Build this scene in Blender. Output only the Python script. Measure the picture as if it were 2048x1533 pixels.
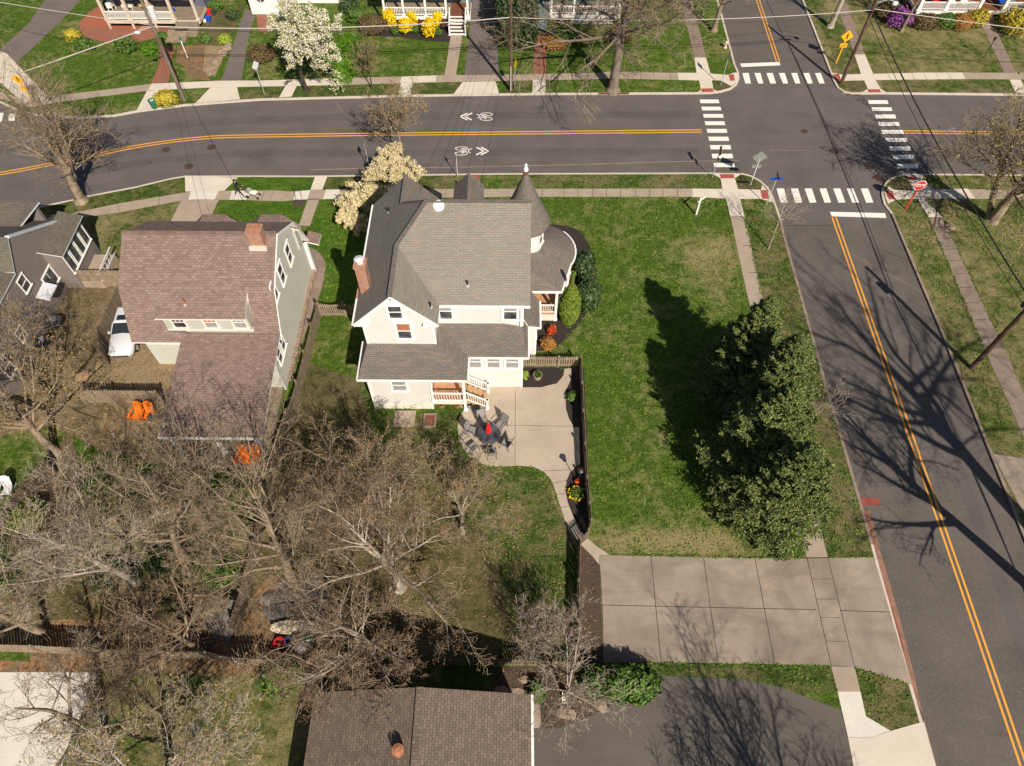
import bpy, math, random
import numpy as np
from mathutils import Vector, Matrix
for o in list(bpy.data.objects): bpy.data.objects.remove(o)
SC = bpy.context.scene
COL = SC.collection
PI = math.pi
R = math.radians
# ---------------------------------------------------------------- camera, sky, sun, exposure
CH = 40.0; PITCH = R(56.4); YAW = R(0.5); FPX = 1420.0
cam = bpy.data.cameras.new('camera'); cam.sensor_width = 36; cam.lens = 36*FPX/2048
cam.clip_start = 0.5; cam.clip_end = 2000
co = bpy.data.objects.new('camera', cam); COL.objects.link(co)
co.location = (0, 0, CH); co.rotation_euler = (PI/2-PITCH, 0, YAW)
SC.camera = co
SUN_EL = R(41); SUN_AZ = R(-64)          # azimuth measured from +X, counter-clockwise
w = bpy.data.worlds.new('World'); SC.world = w; w.use_nodes = True
bg = w.node_tree.nodes['Background']
sky = w.node_tree.nodes.new('ShaderNodeTexSky'); sky.sky_type = 'NISHITA'; sky.sun_disc = False
sky.sun_elevation = SUN_EL; sky.sun_rotation = PI/2-SUN_AZ
w.node_tree.links.new(sky.outputs[0], bg.inputs[0]); bg.inputs[1].default_value = 0.052
sl = bpy.data.lights.new('sun', 'SUN'); sl.energy = 5.0; sl.angle = R(0.5); sl.color = (1.0, 0.90, 0.76)
so = bpy.data.objects.new('sun', sl); COL.objects.link(so)
sd = Vector((math.cos(SUN_AZ)*math.cos(SUN_EL), math.sin(SUN_AZ)*math.cos(SUN_EL), math.sin(SUN_EL)))
so.rotation_euler = sd.to_track_quat('Z', 'Y').to_euler(); so.location = (60, -60, 80)
SC.view_settings.view_transform = 'Standard'; SC.view_settings.look = 'None'
SC.view_settings.exposure = 0.36; SC.view_settings.gamma = 1

# ---------------------------------------------------------------- picture point -> place
_fw = np.array([-math.sin(YAW)*math.cos(PITCH), math.cos(YAW)*math.cos(PITCH), -math.sin(PITCH)])
_rt = np.array([math.cos(YAW), math.sin(YAW), 0.0]); _up = np.cross(_rt, _fw)
def G(u, v, z=0.0):
    d = _fw*FPX+_rt*(u-1024)+_up*(766.5-v); t = (z-CH)/d[2]
    return (float(d[0]*t), float(d[1]*t), float(z))
def GL(pts, z=0.0): return [G(p[0], p[1], z)[:2] for p in pts]

# ---------------------------------------------------------------- objects
def tag(o, label=None, cat=None, group=None, kind=None):
    if label: o['label'] = label
    if cat: o['category'] = cat
    if group: o['group'] = group
    if kind: o['kind'] = kind
    return o
def thing(name, label, cat, loc=(0, 0, 0), rz=0.0, group=None):
    o = bpy.data.objects.new(name, None); COL.objects.link(o); o.empty_display_size = .3
    o.location = loc; o.rotation_euler = (0, 0, rz)
    return tag(o, label, cat, group)
def root_loc(p):
    while p.parent: p = p.parent
    return np.array(p.location)
def npmesh(name, V, F, mats, parent=None, mi=None, smooth=False, uv=None):
    V = np.asarray(V, float); me = bpy.data.meshes.new(name)
    nv = len(V); cnt = np.array([len(f) for f in F]) if not isinstance(F, np.ndarray) else np.full(len(F), F.shape[1])
    flat = F.ravel() if isinstance(F, np.ndarray) else np.array([i for f in F for i in f])
    me.vertices.add(nv); me.vertices.foreach_set('co', V.ravel())
    me.loops.add(len(flat)); me.loops.foreach_set('vertex_index', flat.astype(np.int32))
    me.polygons.add(len(cnt)); st = np.concatenate([[0], np.cumsum(cnt)[:-1]])
    me.polygons.foreach_set('loop_start', st.astype(np.int32))
    for m in mats: me.materials.append(m)
    if mi is not None: me.polygons.foreach_set('material_index', np.asarray(mi, np.int32))
    me.polygons.foreach_set('use_smooth', np.full(len(cnt), bool(smooth)))
    if uv is not None:
        l = me.uv_layers.new(name='UVMap'); l.data.foreach_set('uv', np.asarray(uv, float).ravel())
    me.update(calc_edges=True); me.validate()
    o = bpy.data.objects.new(name, me); COL.objects.link(o)
    if parent: o.parent = parent
    return o
class MB:
    def __init__(s): s.v = []; s.f = []; s.m = []; s.mats = []; s.cur = 0
    def mat(s, m):
        if m not in s.mats: s.mats.append(m)
        s.cur = s.mats.index(m); return s
    def face(s, pts):
        b = len(s.v); s.v += [tuple(map(float, p)) for p in pts]; s.f.append(list(range(b, b+len(pts)))); s.m.append(s.cur); return s
    def mesh(s, V, F):
        b = len(s.v); s.v += [tuple(map(float, p)) for p in V]
        for f in F: s.f.append([b+i for i in f]); s.m.append(s.cur)
        return s
    def box(s, x0, x1, y0, y1, z0, z1):
        V = [(x, y, z) for z in (z0, z1) for y in (y0, y1) for x in (x0, x1)]
        return s.mesh(V, [(0, 2, 3, 1), (4, 5, 7, 6), (0, 1, 5, 4), (2, 6, 7, 3), (0, 4, 6, 2), (1, 3, 7, 5)])
    def beam(s, a, b, wd, ht, up=(0, 0, 1)):
        a = Vector(a); b = Vector(b); d = (b-a).normalized(); u = Vector(up)
        sd_ = d.cross(u)
        if sd_.length < 1e-4: sd_ = d.cross(Vector((1, 0, 0)))
        sd_.normalize(); u = sd_.cross(d).normalized()
        V = []
        for p in (a, b):
            for i, j in ((-1, -1), (1, -1), (1, 1), (-1, 1)): V.append(p+sd_*(i*wd/2)+u*(j*ht/2))
        return s.mesh(V, [(0, 1, 2, 3), (7, 6, 5, 4), (0, 4, 5, 1), (1, 5, 6, 2), (2, 6, 7, 3), (3, 7, 4, 0)])
    def tube(s, pts, r, n=6, cap=True):
        pts = [Vector(p) for p in pts]; k = len(pts)
        rs = r if isinstance(r, (list, tuple)) else [r]*k
        V = []; F = []; ref = None
        for i, p in enumerate(pts):
            d = (pts[min(i+1, k-1)]-pts[max(i-1, 0)]).normalized()
            if ref is None: ref = d.cross(Vector((0.3, 0.9, 0.2))) if abs(d.z) > .5 else d.cross(Vector((0, 0, 1)))
            a = (ref-d*ref.dot(d)).normalized(); b2 = d.cross(a)
            ref = a
            for j in range(n):
                t = 2*PI*j/n; V.append(p+a*(math.cos(t)*rs[i])+b2*(math.sin(t)*rs[i]))
        for i in range(k-1):
            for j in range(n):
                j2 = (j+1) % n; F.append((i*n+j, i*n+j2, (i+1)*n+j2, (i+1)*n+j))
        if cap: F.append(tuple(range(n-1, -1, -1))); F.append(tuple((k-1)*n+j for j in range(n)))
        return s.mesh(V, F)
    def cyl(s, x, y, z0, z1, r0, r1=None, n=16): return s.tube([(x, y, z0), (x, y, z1)], [r0, r1 if r1 is not None else r0], n)
    def prism(s, poly, z0, z1):
        n = len(poly); a = sum(poly[i][0]*poly[(i+1) % n][1]-poly[(i+1) % n][0]*poly[i][1] for i in range(n))
        if a < 0: poly = poly[::-1]
        V = [(p[0], p[1], z0) for p in poly]+[(p[0], p[1], z1) for p in poly]
        F = [tuple(range(n-1, -1, -1)), tuple(range(n, 2*n))]+[(i, (i+1) % n, n+(i+1) % n, n+i) for i in range(n)]
        return s.mesh(V, F)
    def lathe(s, prof, c=(0, 0), n=24, a0=0, a1=2*PI):
        V = []; F = []; k = len(prof); full = abs(a1-a0-2*PI) < 1e-3; m = n if full else n+1
        for r, z in prof:
            for j in range(m):
                t = a0+(a1-a0)*j/n; V.append((c[0]+r*math.cos(t), c[1]+r*math.sin(t), z))
        for i in range(k-1):
            for j in range(n):
                j2 = (j+1) % m; F.append((i*m+j, i*m+j2, (i+1)*m+j2, (i+1)*m+j))
        return s.mesh(V, F)
    def ball(s, c, r, n=12, k=8):
        rx, ry, rz = r if isinstance(r, (tuple, list)) else (r, r, r); V = []; F = []
        for i in range(k+1):
            ph = PI*i/k-PI/2
            for j in range(n):
                t = 2*PI*j/n; V.append((c[0]+rx*math.cos(ph)*math.cos(t), c[1]+ry*math.cos(ph)*math.sin(t), c[2]+rz*math.sin(ph)))
        for i in range(k):
            for j in range(n): F.append((i*n+j, i*n+(j+1) % n, (i+1)*n+(j+1) % n, (i+1)*n+j))
        return s.mesh(V, F)
    def build(s, name, parent=None, mat=None, world=True, smooth=False):
        if mat is not None: s.mats = [mat]; s.m = [0]*len(s.f)
        V = np.array(s.v)
        uv = []
        for f in s.f:
            P = V[f]; n = np.zeros(3)
            for i in range(len(f)):
                a = P[i]; b = P[(i+1) % len(f)]
                n += np.array([(a[1]-b[1])*(a[2]+b[2]), (a[2]-b[2])*(a[0]+b[0]), (a[0]-b[0])*(a[1]+b[1])])
            n /= (np.linalg.norm(n)+1e-9)
            if abs(n[2]) > .999: h = np.array([1., 0, 0]); k = np.array([0, 1., 0])
            else: h = np.array([-n[1], n[0], 0.]); h /= np.linalg.norm(h); k = np.cross(n, h)
            for p in P: uv.append((p@h, p@k))
        if parent is not None and world: V = V-root_loc(parent)
        return npmesh(name, V, s.f, s.mats, parent, s.m, smooth, uv)

# ---------------------------------------------------------------- materials
class NT:
    def __init__(s, m):
        m.use_nodes = True; s.t = m.node_tree; s.b = s.t.nodes['Principled BSDF']; s.L = s.t.links
    def n(s, ty, **k):
        x = s.t.nodes.new(ty)
        for a, b in k.items(): setattr(x, a, b)
        return x
    def put(s, sock, v):
        if isinstance(v, bpy.types.NodeSocket): s.L.new(v, sock)
        elif v is not None:
            if isinstance(v, (tuple, list)) and len(v) == 3 and sock.type == 'RGBA': v = (*v, 1)
            sock.default_value = v
    def uv(s): return s.n('ShaderNodeTexCoord').outputs['UV']
    def pos(s): return s.n('ShaderNodeNewGeometry').outputs['Position']
    def isl(s): return s.n('ShaderNodeNewGeometry').outputs['Random Per Island']
    def map(s, v, sc=(1, 1, 1), rot=(0, 0, 0), loc=(0, 0, 0)):
        x = s.n('ShaderNodeMapping'); s.put(x.inputs[0], v); x.inputs['Scale'].default_value = sc
        x.inputs['Rotation'].default_value = rot; x.inputs['Location'].default_value = loc; return x.outputs[0]
    def noise(s, v, sc, det=4, ro=.6, dist=0):
        x = s.n('ShaderNodeTexNoise'); s.put(x.inputs['Vector'], v); x.inputs['Scale'].default_value = sc
        x.inputs['Detail'].default_value = det; x.inputs['Roughness'].default_value = ro; x.inputs['Distortion'].default_value = dist
        return x.outputs['Fac']
    def vor(s, v, sc, out='Color'):
        x = s.n('ShaderNodeTexVoronoi'); s.put(x.inputs['Vector'], v); x.inputs['Scale'].default_value = sc; return x.outputs[out]
    def ramp(s, f, st):
        x = s.n('ShaderNodeValToRGB'); s.put(x.inputs[0], f); e = x.color_ramp.elements
        while len(e) < len(st): e.new(.5)
        for i, (p, c) in enumerate(st):
            e[i].position = p; e[i].color = (*c, 1) if isinstance(c, tuple) else (c, c, c, 1)
        return x.outputs[0]
    def mix(s, f, a, b, mode='MIX'):
        x = s.n('ShaderNodeMix', data_type='RGBA', blend_type=mode); s.put(x.inputs['Factor'], f)
        s.put(x.inputs[6], a); s.put(x.inputs[7], b); return x.outputs[2]
    def m(s, op, a, b=None, c=None):
        x = s.n('ShaderNodeMath', operation=op); s.put(x.inputs[0], a)
        if b is not None: s.put(x.inputs[1], b)
        if c is not None: s.put(x.inputs[2], c)
        return x.outputs[0]
    def brick(s, v, w_, h_, c1, c2, mo, ms=.01, off=.5, sm=.1):
        x = s.n('ShaderNodeTexBrick'); s.put(x.inputs['Vector'], v); x.offset = off
        x.inputs['Scale'].default_value = 1; x.inputs['Brick Width'].default_value = w_; x.inputs['Row Height'].default_value = h_
        x.inputs['Mortar Size'].default_value = ms; x.inputs['Mortar Smooth'].default_value = sm
        for i, c in zip(('Color1', 'Color2', 'Mortar'), (c1, c2, mo)): s.put(x.inputs[i], c)
        return x.outputs['Color'], x.outputs['Fac']
    def bump(s, h, st=.3, d=.02):
        x = s.n('ShaderNodeBump'); x.inputs['Strength'].default_value = st; x.inputs['Distance'].default_value = d
        s.put(x.inputs['Height'], h); s.L.new(x.outputs[0], s.b.inputs['Normal'])
def MAT(name, fn, rough=.85, spec=.25, metal=0):
    m = bpy.data.materials.new(name); t = NT(m)
    c = fn(t) if callable(fn) else fn
    t.put(t.b.inputs['Base Color'], c); t.b.inputs['Roughness'].default_value = rough
    t.b.inputs['Specular IOR Level'].default_value = spec; t.b.inputs['Metallic'].default_value = metal
    return m
def vary(c, amt=.25, sc=2.0, det=5, bump=None):
    def f(t):
        n = t.noise(t.pos(), sc, det)
        if bump: t.bump(t.noise(t.pos(), bump, 3), .3, .02)
        lo = tuple(x*(1-amt) for x in c); hi = tuple(min(1, x*(1+amt)) for x in c)
        return t.ramp(n, [(.3, lo), (.7, hi)])
    return f
def f_grass(dark, light, tan, lo, hi, patches=()):
    def f(t):
        p = t.pos()
        st = lambda n_: t.ramp(n_, [(.28, 0.), (.72, 1.)])
        n1 = st(t.noise(p, .28, 3, .6)); n2 = st(t.noise(p, 1.3, 5, .7)); n3 = st(t.noise(p, 5.0, 6, .8)); n4 = t.noise(p, 16, 4, .8)
        g = t.ramp(n3, [(.2, dark), (.85, light)])
        g2 = t.mix(t.ramp(n2, [(.35, .0), (.65, .6)]), g, t.mix(.5, g, tuple(x*1.25 for x in light)))
        a = t.m('ADD', t.m('MULTIPLY', n1, .38), t.m('ADD', t.m('MULTIPLY', n2, .36), t.m('MULTIPLY', n3, .26)))
        for (x, y, rx, ry, am) in patches:
            q = t.map(p, sc=(1/rx, 1/ry, 0), loc=(-x/rx, -y/ry, 0))
            ln = t.n('ShaderNodeVectorMath', operation='LENGTH'); t.put(ln.inputs[0], q)
            fall = t.m('MAXIMUM', t.m('SUBTRACT', 1.0, ln.outputs['Value']), 0.0)
            a = t.m('ADD', a, t.m('MULTIPLY', fall, am))
        tn = t.ramp(n4, [(.3, tuple(x*.75 for x in tan)), (.7, tuple(x*1.2 for x in tan))])
        n5 = st(t.noise(p, 2.6, 4, .75, .8)); g2 = t.mix(t.ramp(n5, [(.25, .5), (.6, 0.)]), g2, tuple(x*1.3 for x in dark))
        c = t.mix(t.ramp(a, [(lo, 0.), (hi, .85)]), g2, tn)
        c = t.mix(t.ramp(n4, [(.36, .6), (.55, 0.)]), c, tuple(x*.6 for x in dark)); c = t.mix(t.ramp(n4, [(.55, .0), (.72, .45)]), c, tuple(min(1, x*1.5) for x in light))
        t.bump(t.m('ADD', n4, t.m('MULTIPLY', n3, .8)), .9, .09)
        return c
    return f
def f_asph(base, speck, spk=.25, warm=0):
    def f(t):
        p = t.pos(); n1 = t.noise(p, .35, 4, .55); n2 = t.noise(p, 14, 2, .7); n3 = t.noise(p, 45, 2, .7)
        st = t.noise(t.map(p, sc=(.06, 1.1, 1)), 1.0, 4, .6)
        c = t.ramp(n1, [(.3, tuple(x*.86 for x in base)), (.7, tuple(x*1.14 for x in base))])
        c = t.mix(t.ramp(st, [(.45, 0.), (.75, .25)]), c, tuple(x*1.35 for x in base))
        big = t.noise(t.map(p, sc=(.12, .5, 1)), 1.0, 5, .7, 1.5)
        c = t.mix(t.ramp(big, [(.55, 0.), (.6, .16)]), c, tuple(x*.7 for x in base))
        c = t.mix(t.ramp(n2, [(.55, 0.), (.75, spk)]), c, speck)
        c = t.mix(t.ramp(n3, [(.3, spk), (.5, 0.)]), c, tuple(x*.5 for x in base))
        t.bump(n3, .25, .01); return c
    return f
def f_conc(c, stain=.5, sc=.5):
    def f(t):
        p = t.pos(); n1 = t.noise(p, sc, 6, .62, .6); n2 = t.noise(p, 9, 5, .7); n3 = t.noise(t.map(p, sc=(.35, 1.6, 1)), .9, 5, .6)
        k = t.ramp(n1, [(.3, tuple(x*(1-.32*stain) for x in c)), (.65, tuple(x*1.06 for x in c))])
        k = t.mix(t.ramp(n3, [(.55, 0.), (.8, .45*stain)]), k, (c[0]*.62, c[1]*.55, c[2]*.48))
        k = t.mix(t.ramp(n2, [(.35, .18), (.6, 0.)]), k, tuple(x*.55 for x in c))
        return k
    return f
def f_shingle(c1, c2, mo, w_=.32, h_=.15, acc=None, asc=(1.2, 5.5, 1), lo=.56, hi=.62, amt=.7):
    def f(t):
        u = t.uv(); b, fac = t.brick(u, w_, h_, c1, c2, mo, .012, .5)
        cell = t.vor(t.map(u, sc=(1/w_*.5, 1/h_, 1)), 1.0)
        b = t.mix(.12, b, t.mix(t.ramp(cell, [(.3, 0.), (.7, 1.)]), c1, c2))
        if acc:
            n = t.noise(t.map(u, sc=asc), 1.0, 2, .5)
            b = t.mix(t.ramp(n, [(lo, 0.), (hi, amt)]), b, acc)
        big = t.noise(t.pos(), .5, 5, .6)
        b = t.mix(t.ramp(big, [(.32, .22), (.6, 0.)]), b, tuple(x*.55 for x in c1))
        t.bump(t.m('SUBTRACT', 1.0, fac), .5, .02); return b
    return f
def f_siding(c, h_=.13):
    def f(t):
        u = t.uv(); x = t.n('ShaderNodeSeparateXYZ'); t.put(x.inputs[0], u)
        fr = t.m('FRACT', t.m('DIVIDE', x.outputs['Y'], h_))
        n = t.noise(t.pos(), .8, 5, .6)
        k = t.ramp(n, [(.3, tuple(a*.93 for a in c)), (.7, c)])
        k = t.mix(t.ramp(fr, [(.0, .0), (.88, 0.), (.94, .55)]), k, tuple(a*.55 for a in c))
        t.bump(fr, .5, .03); return k
    return f
def f_brick(c1, c2, mo, w_=.22, h_=.075, ms=.012):
    def f(t):
        b, fac = t.brick(t.uv(), w_, h_, c1, c2, mo, ms); n = t.noise(t.pos(), 3, 4)
        t.bump(t.m('SUBTRACT', 1.0, fac), .4, .01)
        return t.mix(t.ramp(n, [(.35, .35), (.6, 0.)]), b, tuple(x*.5 for x in c1))
    return f
def f_leaf(st, pos_sc=.8, amt=.3):
    def f(t):
        n = t.noise(t.pos(), pos_sc, 3); a = t.m('ADD', t.m('MULTIPLY', t.isl(), 1-amt), t.m('MULTIPLY', n, amt))
        return t.ramp(a, st)
    return f
def f_bark(a, b, sc=3.0):
    def f(t):
        n = t.noise(t.map(t.pos(), sc=(1, 1, .35)), sc, 6, .7, .4); t.bump(n, .5, .03)
        return t.ramp(n, [(.3, a), (.7, b)])
    return f
X = {}
PT = [(G(1430, 495)[0], G(1430, 495)[1], 3.6, 3.0, .42), (G(1420, 560)[0], G(1420, 560)[1], 4, 3, .2), (G(1330, 1085)[0], G(1330, 1085)[1], 7, 1.2, .5), (G(1130, 1010)[0], G(1130, 1010)[1], 2, 3, .35), (G(1560, 480)[0], G(1560, 480)[1], 1.2, 5, .3)]
X['grass'] = MAT('grass_mat', f_grass((.022, .055, .007), (.15, .235, .03), (.42, .33, .17), .50, .86, PT), .95, .1)
X['grass_dry'] = MAT('grass_dry_mat', f_grass((.028, .055, .010), (.14, .185, .034), (.40, .315, .165), .34, .70), .95, .1)
X['grass_verge'] = MAT('grass_verge_mat', f_grass((.022, .05, .009), (.125, .175, .032), (.33, .24, .14), .40, .72), .95, .1)
X['grass_lush'] = MAT('grass_lush_mat', f_grass((.03, .075, .008), (.125, .225, .022), (.24, .23, .07), .55, 1.0), .95, .1)
X['dirt'] = MAT('dirt_mat', f_grass((.035, .048, .014), (.12, .125, .04), (.27, .20, .115), .26, .78), .95, .1)
X['sign_back'] = MAT('sign_back_mat', vary((.20, .22, .20), .1, 5), .7)
X['dirt_tan'] = MAT('dirt_tan_mat', f_grass((.08, .068, .035), (.21, .16, .09), (.34, .25, .15), .2, .68), .95, .1)
X['dirt_gold'] = MAT('dirt_gold_mat', f_grass((.20, .145, .08), (.34, .25, .145), (.46, .35, .21), .25, .75), .95, .1)
X['leaf_litter'] = MAT('leaf_litter_mat', lambda t: t.mix(t.ramp(t.noise(t.pos(), .7, 4), [(.42, .0), (.6, .8)]), t.ramp(t.noise(t.pos(), 9, 5, .8), [(.3, (.06, .045, .03)), (.7, (.24, .17, .10))]), t.ramp(t.vor(t.pos(), 9), [(.1, (.06, .03, .015)), (.5, (.25, .12, .05)), (.9, (.36, .22, .11))])), .9)
X['mulch'] = MAT('mulch_mat', lambda t: (t.bump(t.noise(t.pos(), 25, 4), .8, .05), t.ramp(t.noise(t.pos(), 14, 5, .8), [(.3, (.012, .010, .009)), (.7, (.06, .048, .042))]))[1], .95)
X['mulch_b'] = MAT('mulch_brown_mat', lambda t: (t.bump(t.noise(t.pos(), 25, 4), .8, .05), t.ramp(t.noise(t.pos(), 10, 6, .8), [(.3, (.03, .021, .016)), (.7, (.13, .09, .065))]))[1], .95)
X['mulch_red'] = MAT('mulch_red_mat', lambda t: t.ramp(t.noise(t.pos(), 12, 6, .8), [(.3, (.22, .06, .03)), (.7, (.42, .15, .085))]), .95)
X['road'] = MAT('asphalt_new_mat', f_asph((.116, .102, .098), (.21, .19, .18), .2), .85, .2)
X['street'] = MAT('asphalt_old_mat', f_asph((.108, .095, .087), (.30, .27, .24), .45), .85, .2)
X['drive_asph'] = MAT('asphalt_drive_mat', f_asph((.108, .095, .085), (.25, .21, .17), .4), .85, .2)
X['drive_far'] = MAT('asphalt_far_mat', f_asph((.15, .125, .115), (.24, .2, .18), .2), .85, .2)
def f_drive(t):
    c = f_conc((.325, .265, .212), 1.3, .4)(t); p = t.pos()
    n = t.noise(t.map(p, sc=(.45, 1.0, 1)), .55, 7, .68, 1.2)
    c = t.mix(t.ramp(n, [(.50, 0.), (.68, .5)]), c, (.15, .12, .10)); n2 = t.noise(p, .8, 5, .7, .5)
    return t.mix(t.ramp(n2, [(.58, 0.), (.72, .3)]), c, (.42, .26, .15))
X['conc'] = MAT('concrete_mat', f_drive, .85, .2)
X['conc_l'] = MAT('concrete_light_mat', f_conc((.60, .53, .45), .25), .85, .2)
X['conc_old'] = MAT('concrete_old_mat', f_conc((.36, .29, .23), .5, .8), .88, .2)
X['conc_w'] = MAT('concrete_white_mat', f_conc((.60, .56, .50), .2), .85, .2)
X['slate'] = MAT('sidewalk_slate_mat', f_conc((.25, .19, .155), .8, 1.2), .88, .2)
X['patio'] = MAT('patio_concrete_mat', f_conc((.43, .36, .285), .5, .4), .85, .2)
X['kerb'] = MAT('kerb_concrete_mat', f_conc((.55, .48, .42), .4, 1.2), .85, .2)
X['kerb_s'] = MAT('kerb_stone_mat', f_conc((.28, .21, .17), .8, 2), .85, .2)
X['joint'] = MAT('joint_mat', (.05, .04, .035), .9)
X['white_paint'] = MAT('road_white_mat', lambda t: t.mix(t.ramp(t.noise(t.pos(), 11, 5, .75), [(.55, 0.), (.72, .4)]), (.74, .71, .66), (.3, .28, .26)), .7)
X['yellow_paint'] = MAT('road_yellow_mat', lambda t: t.mix(t.ramp(t.noise(t.pos(), 9, 5, .75), [(.56, 0.), (.72, .45)]), (.72, .33, .045), (.25, .16, .08)), .7)
X['ramp'] = MAT('ramp_red_mat', vary((.33, .075, .06), .15, 6), .8)
X['redstain'] = MAT('clay_stain_mat', vary((.23, .06, .045), .3, 4), .9)
X['orangestain'] = MAT('clay_dust_mat', vary((.25, .14, .095), .25, 2), .9)
X['iron'] = MAT('iron_mat', vary((.06, .045, .04), .3, 8), .6)
X['rust'] = MAT('rust_mat', vary((.16, .06, .035), .35, 6), .8)
X['brickpave'] = MAT('brick_paving_mat', f_brick((.34, .12, .075), (.26, .09, .06), (.2, .14, .11), .22, .11), .85)
X['brick'] = MAT('chimney_brick_mat', f_brick((.42, .15, .075), (.3, .1, .05), (.45, .38, .32)), .85)
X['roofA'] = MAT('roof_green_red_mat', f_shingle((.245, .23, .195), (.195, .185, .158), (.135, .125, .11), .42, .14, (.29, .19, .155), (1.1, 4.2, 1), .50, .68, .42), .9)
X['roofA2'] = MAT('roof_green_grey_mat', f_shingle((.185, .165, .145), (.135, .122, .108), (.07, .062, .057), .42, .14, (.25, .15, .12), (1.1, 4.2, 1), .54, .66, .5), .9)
X['roofB'] = MAT('roof_brown_mat', f_shingle((.285, .205, .175), (.178, .122, .103), (.12, .08, .068), .28, .17, (.22, .145, .12), (1.5, 2.6, 1), .5, .62, .35), .9)
X['roofC'] = MAT('roof_tan_mat', f_shingle((.20, .155, .12), (.125, .097, .076), (.075, .058, .047), .24, .15), .9)
X['roofD'] = MAT('roof_dark_mat', f_shingle((.16, .135, .115), (.11, .095, .08), (.06, .05, .045), .3, .16, (.13, .145, .08), (.5, .5, 1), .5, .7, .5), .9)
X['siding_cream'] = MAT('siding_cream_mat', f_siding((.75, .725, .69), .14), .6)
X['siding_sage'] = MAT('siding_sage_mat', f_siding((.52, .52, .46), .14), .7)
X['siding_grey'] = MAT('siding_grey_mat', f_siding((.21, .18, .17), .2), .8)
X['siding_blue'] = MAT('siding_blue_mat', f_siding((.13, .14, .19), .18), .7)
X['siding_white'] = MAT('siding_white_mat', f_siding((.8, .8, .8), .14), .6)
X['siding_teal'] = MAT('siding_teal_mat', f_siding((.14, .2, .2), .16), .6)
X['siding_tan'] = MAT('siding_tan_mat', f_siding((.3, .2, .15), .16), .6)
X['white'] = MAT('white_trim_mat', vary((.78, .765, .745), .06, 3), .5, .4)
X['cream_trim'] = MAT('cream_trim_mat', vary((.55, .47, .38), .12, 3), .6)
X['offwhite'] = MAT('offwhite_mat', vary((.72, .66, .58), .08, 3), .6)
X['glass'] = MAT('window_glass_mat', lambda t: t.ramp(t.noise(t.pos(), 2.2, 3), [(.35, (.02, .022, .028)), (.65, (.10, .105, .12))]), .08, .6)
X['blind'] = MAT('blind_mat', vary((.28, .28, .29), .2, 5), .3, .5)
X['wood_deck'] = MAT('deck_wood_mat', vary((.45, .24, .13), .2, 4), .7)
X['wood_grey'] = MAT('grey_wood_mat', f_bark((.14, .11, .08), (.30, .24, .18), 4), .9)
X['wood_fence'] = MAT('fence_wood_mat', f_bark((.17, .125, .085), (.36, .28, .20), 4), .9)
X['wood_fence_dk'] = MAT('fence_wood_weathered_shade_mat', f_bark((.10, .08, .055), (.25, .19, .13), 4), .9)
X['wood_tan'] = MAT('tan_wood_mat', vary((.42, .27, .15), .2, 3), .8)
X['pole'] = MAT('pole_wood_mat', f_bark((.075, .04, .028), (.16, .095, .065), 5), .9)
X['poleg'] = MAT('pole_wood_grey_mat', f_bark((.12, .09, .07), (.24, .18, .14), 5), .9)
X['metal'] = MAT('galvanised_mat', vary((.36, .38, .38), .12, 5), .6, .4, .0)
X['metal_w'] = MAT('pale_metal_mat', vary((.68, .7, .74), .08, 4), .35, .5, .2)
X['black'] = MAT('black_metal_mat', (.02, .02, .022), .45, .5)
X['dkgrey'] = MAT('dark_grey_mat', (.05, .05, .055), .5, .4)
X['cable'] = MAT('cable_mat', (.03, .03, .032), .6, .3)
X['cable_l'] = MAT('bright_cable_mat', (.42, .38, .34), .5, .4)
X['red'] = MAT('red_mat', vary((.62, .02, .025), .12, 6), .5, .4)
X['signyel'] = MAT('sign_yellow_mat', (.78, .40, .012), .45, .4)
X['signdk'] = MAT('sign_dark_yellow_mat', (.30, .19, .03), .6, .3)
X['blue'] = MAT('blue_mat', (.01, .07, .42), .45, .4)
X['green_pl'] = MAT('green_plastic_mat', (.03, .16, .09), .5, .4)
X['orange'] = MAT('orange_paint_mat', vary((.80, .19, .015), .12, 8), .5, .4)
X['sling'] = MAT('chair_sling_mat', vary((.24, .23, .22), .1, 20), .7)
X['skin'] = MAT('skin_mat', (.5, .28, .2), .6)
X['cloth_dk'] = MAT('dark_cloth_mat', vary((.035, .03, .04), .2, 20), .9)
X['hair'] = MAT('hair_mat', (.05, .025, .015), .7)
X['car'] = MAT('car_paint_mat', (.62, .63, .66), .25, .6, .1)
X['carglass'] = MAT('car_glass_mat', (.02, .025, .03), .06, .7)
X['tyre'] = MAT('tyre_mat', (.02, .02, .02), .8)
X['stone'] = MAT('stone_mat', vary((.27, .2, .15), .3, 2.5), .9)
X['terracotta'] = MAT('terracotta_mat', vary((.36, .15, .08), .2, 5), .8)
X['tarp'] = MAT('grey_cover_mat', vary((.13, .12, .105), .25, 1.5), .8)
X['creamboard'] = MAT('cream_board_mat', vary((.72, .60, .45), .1, 3), .5)
X['bark_grey'] = MAT('bark_grey_mat', f_bark((.11, .085, .068), (.26, .21, .17)), .95)
X['bark_tan'] = MAT('bark_tan_mat', f_bark((.14, .105, .075), (.36, .28, .2)), .95)
X['bark_pale'] = MAT('bark_pale_mat', f_bark((.17, .14, .11), (.52, .45, .37), 2), .95)
X['bark_dk'] = MAT('bark_dark_mat', f_bark((.03, .024, .02), (.09, .07, .055)), .95)
X['twig'] = MAT('twig_mat', f_leaf([(.1, (.10, .074, .048)), (.6, (.25, .19, .125)), (1., (.44, .355, .25))]), .95)
X['twig_red'] = MAT('twig_red_mat', f_leaf([(.1, (.10, .07, .045)), (.6, (.25, .18, .118)), (1., (.43, .33, .225))]), .95)
X['twig_pale'] = MAT('twig_pale_mat', f_leaf([(.1, (.19, .155, .12)), (1., (.48, .41, .33))]), .95)
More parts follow.
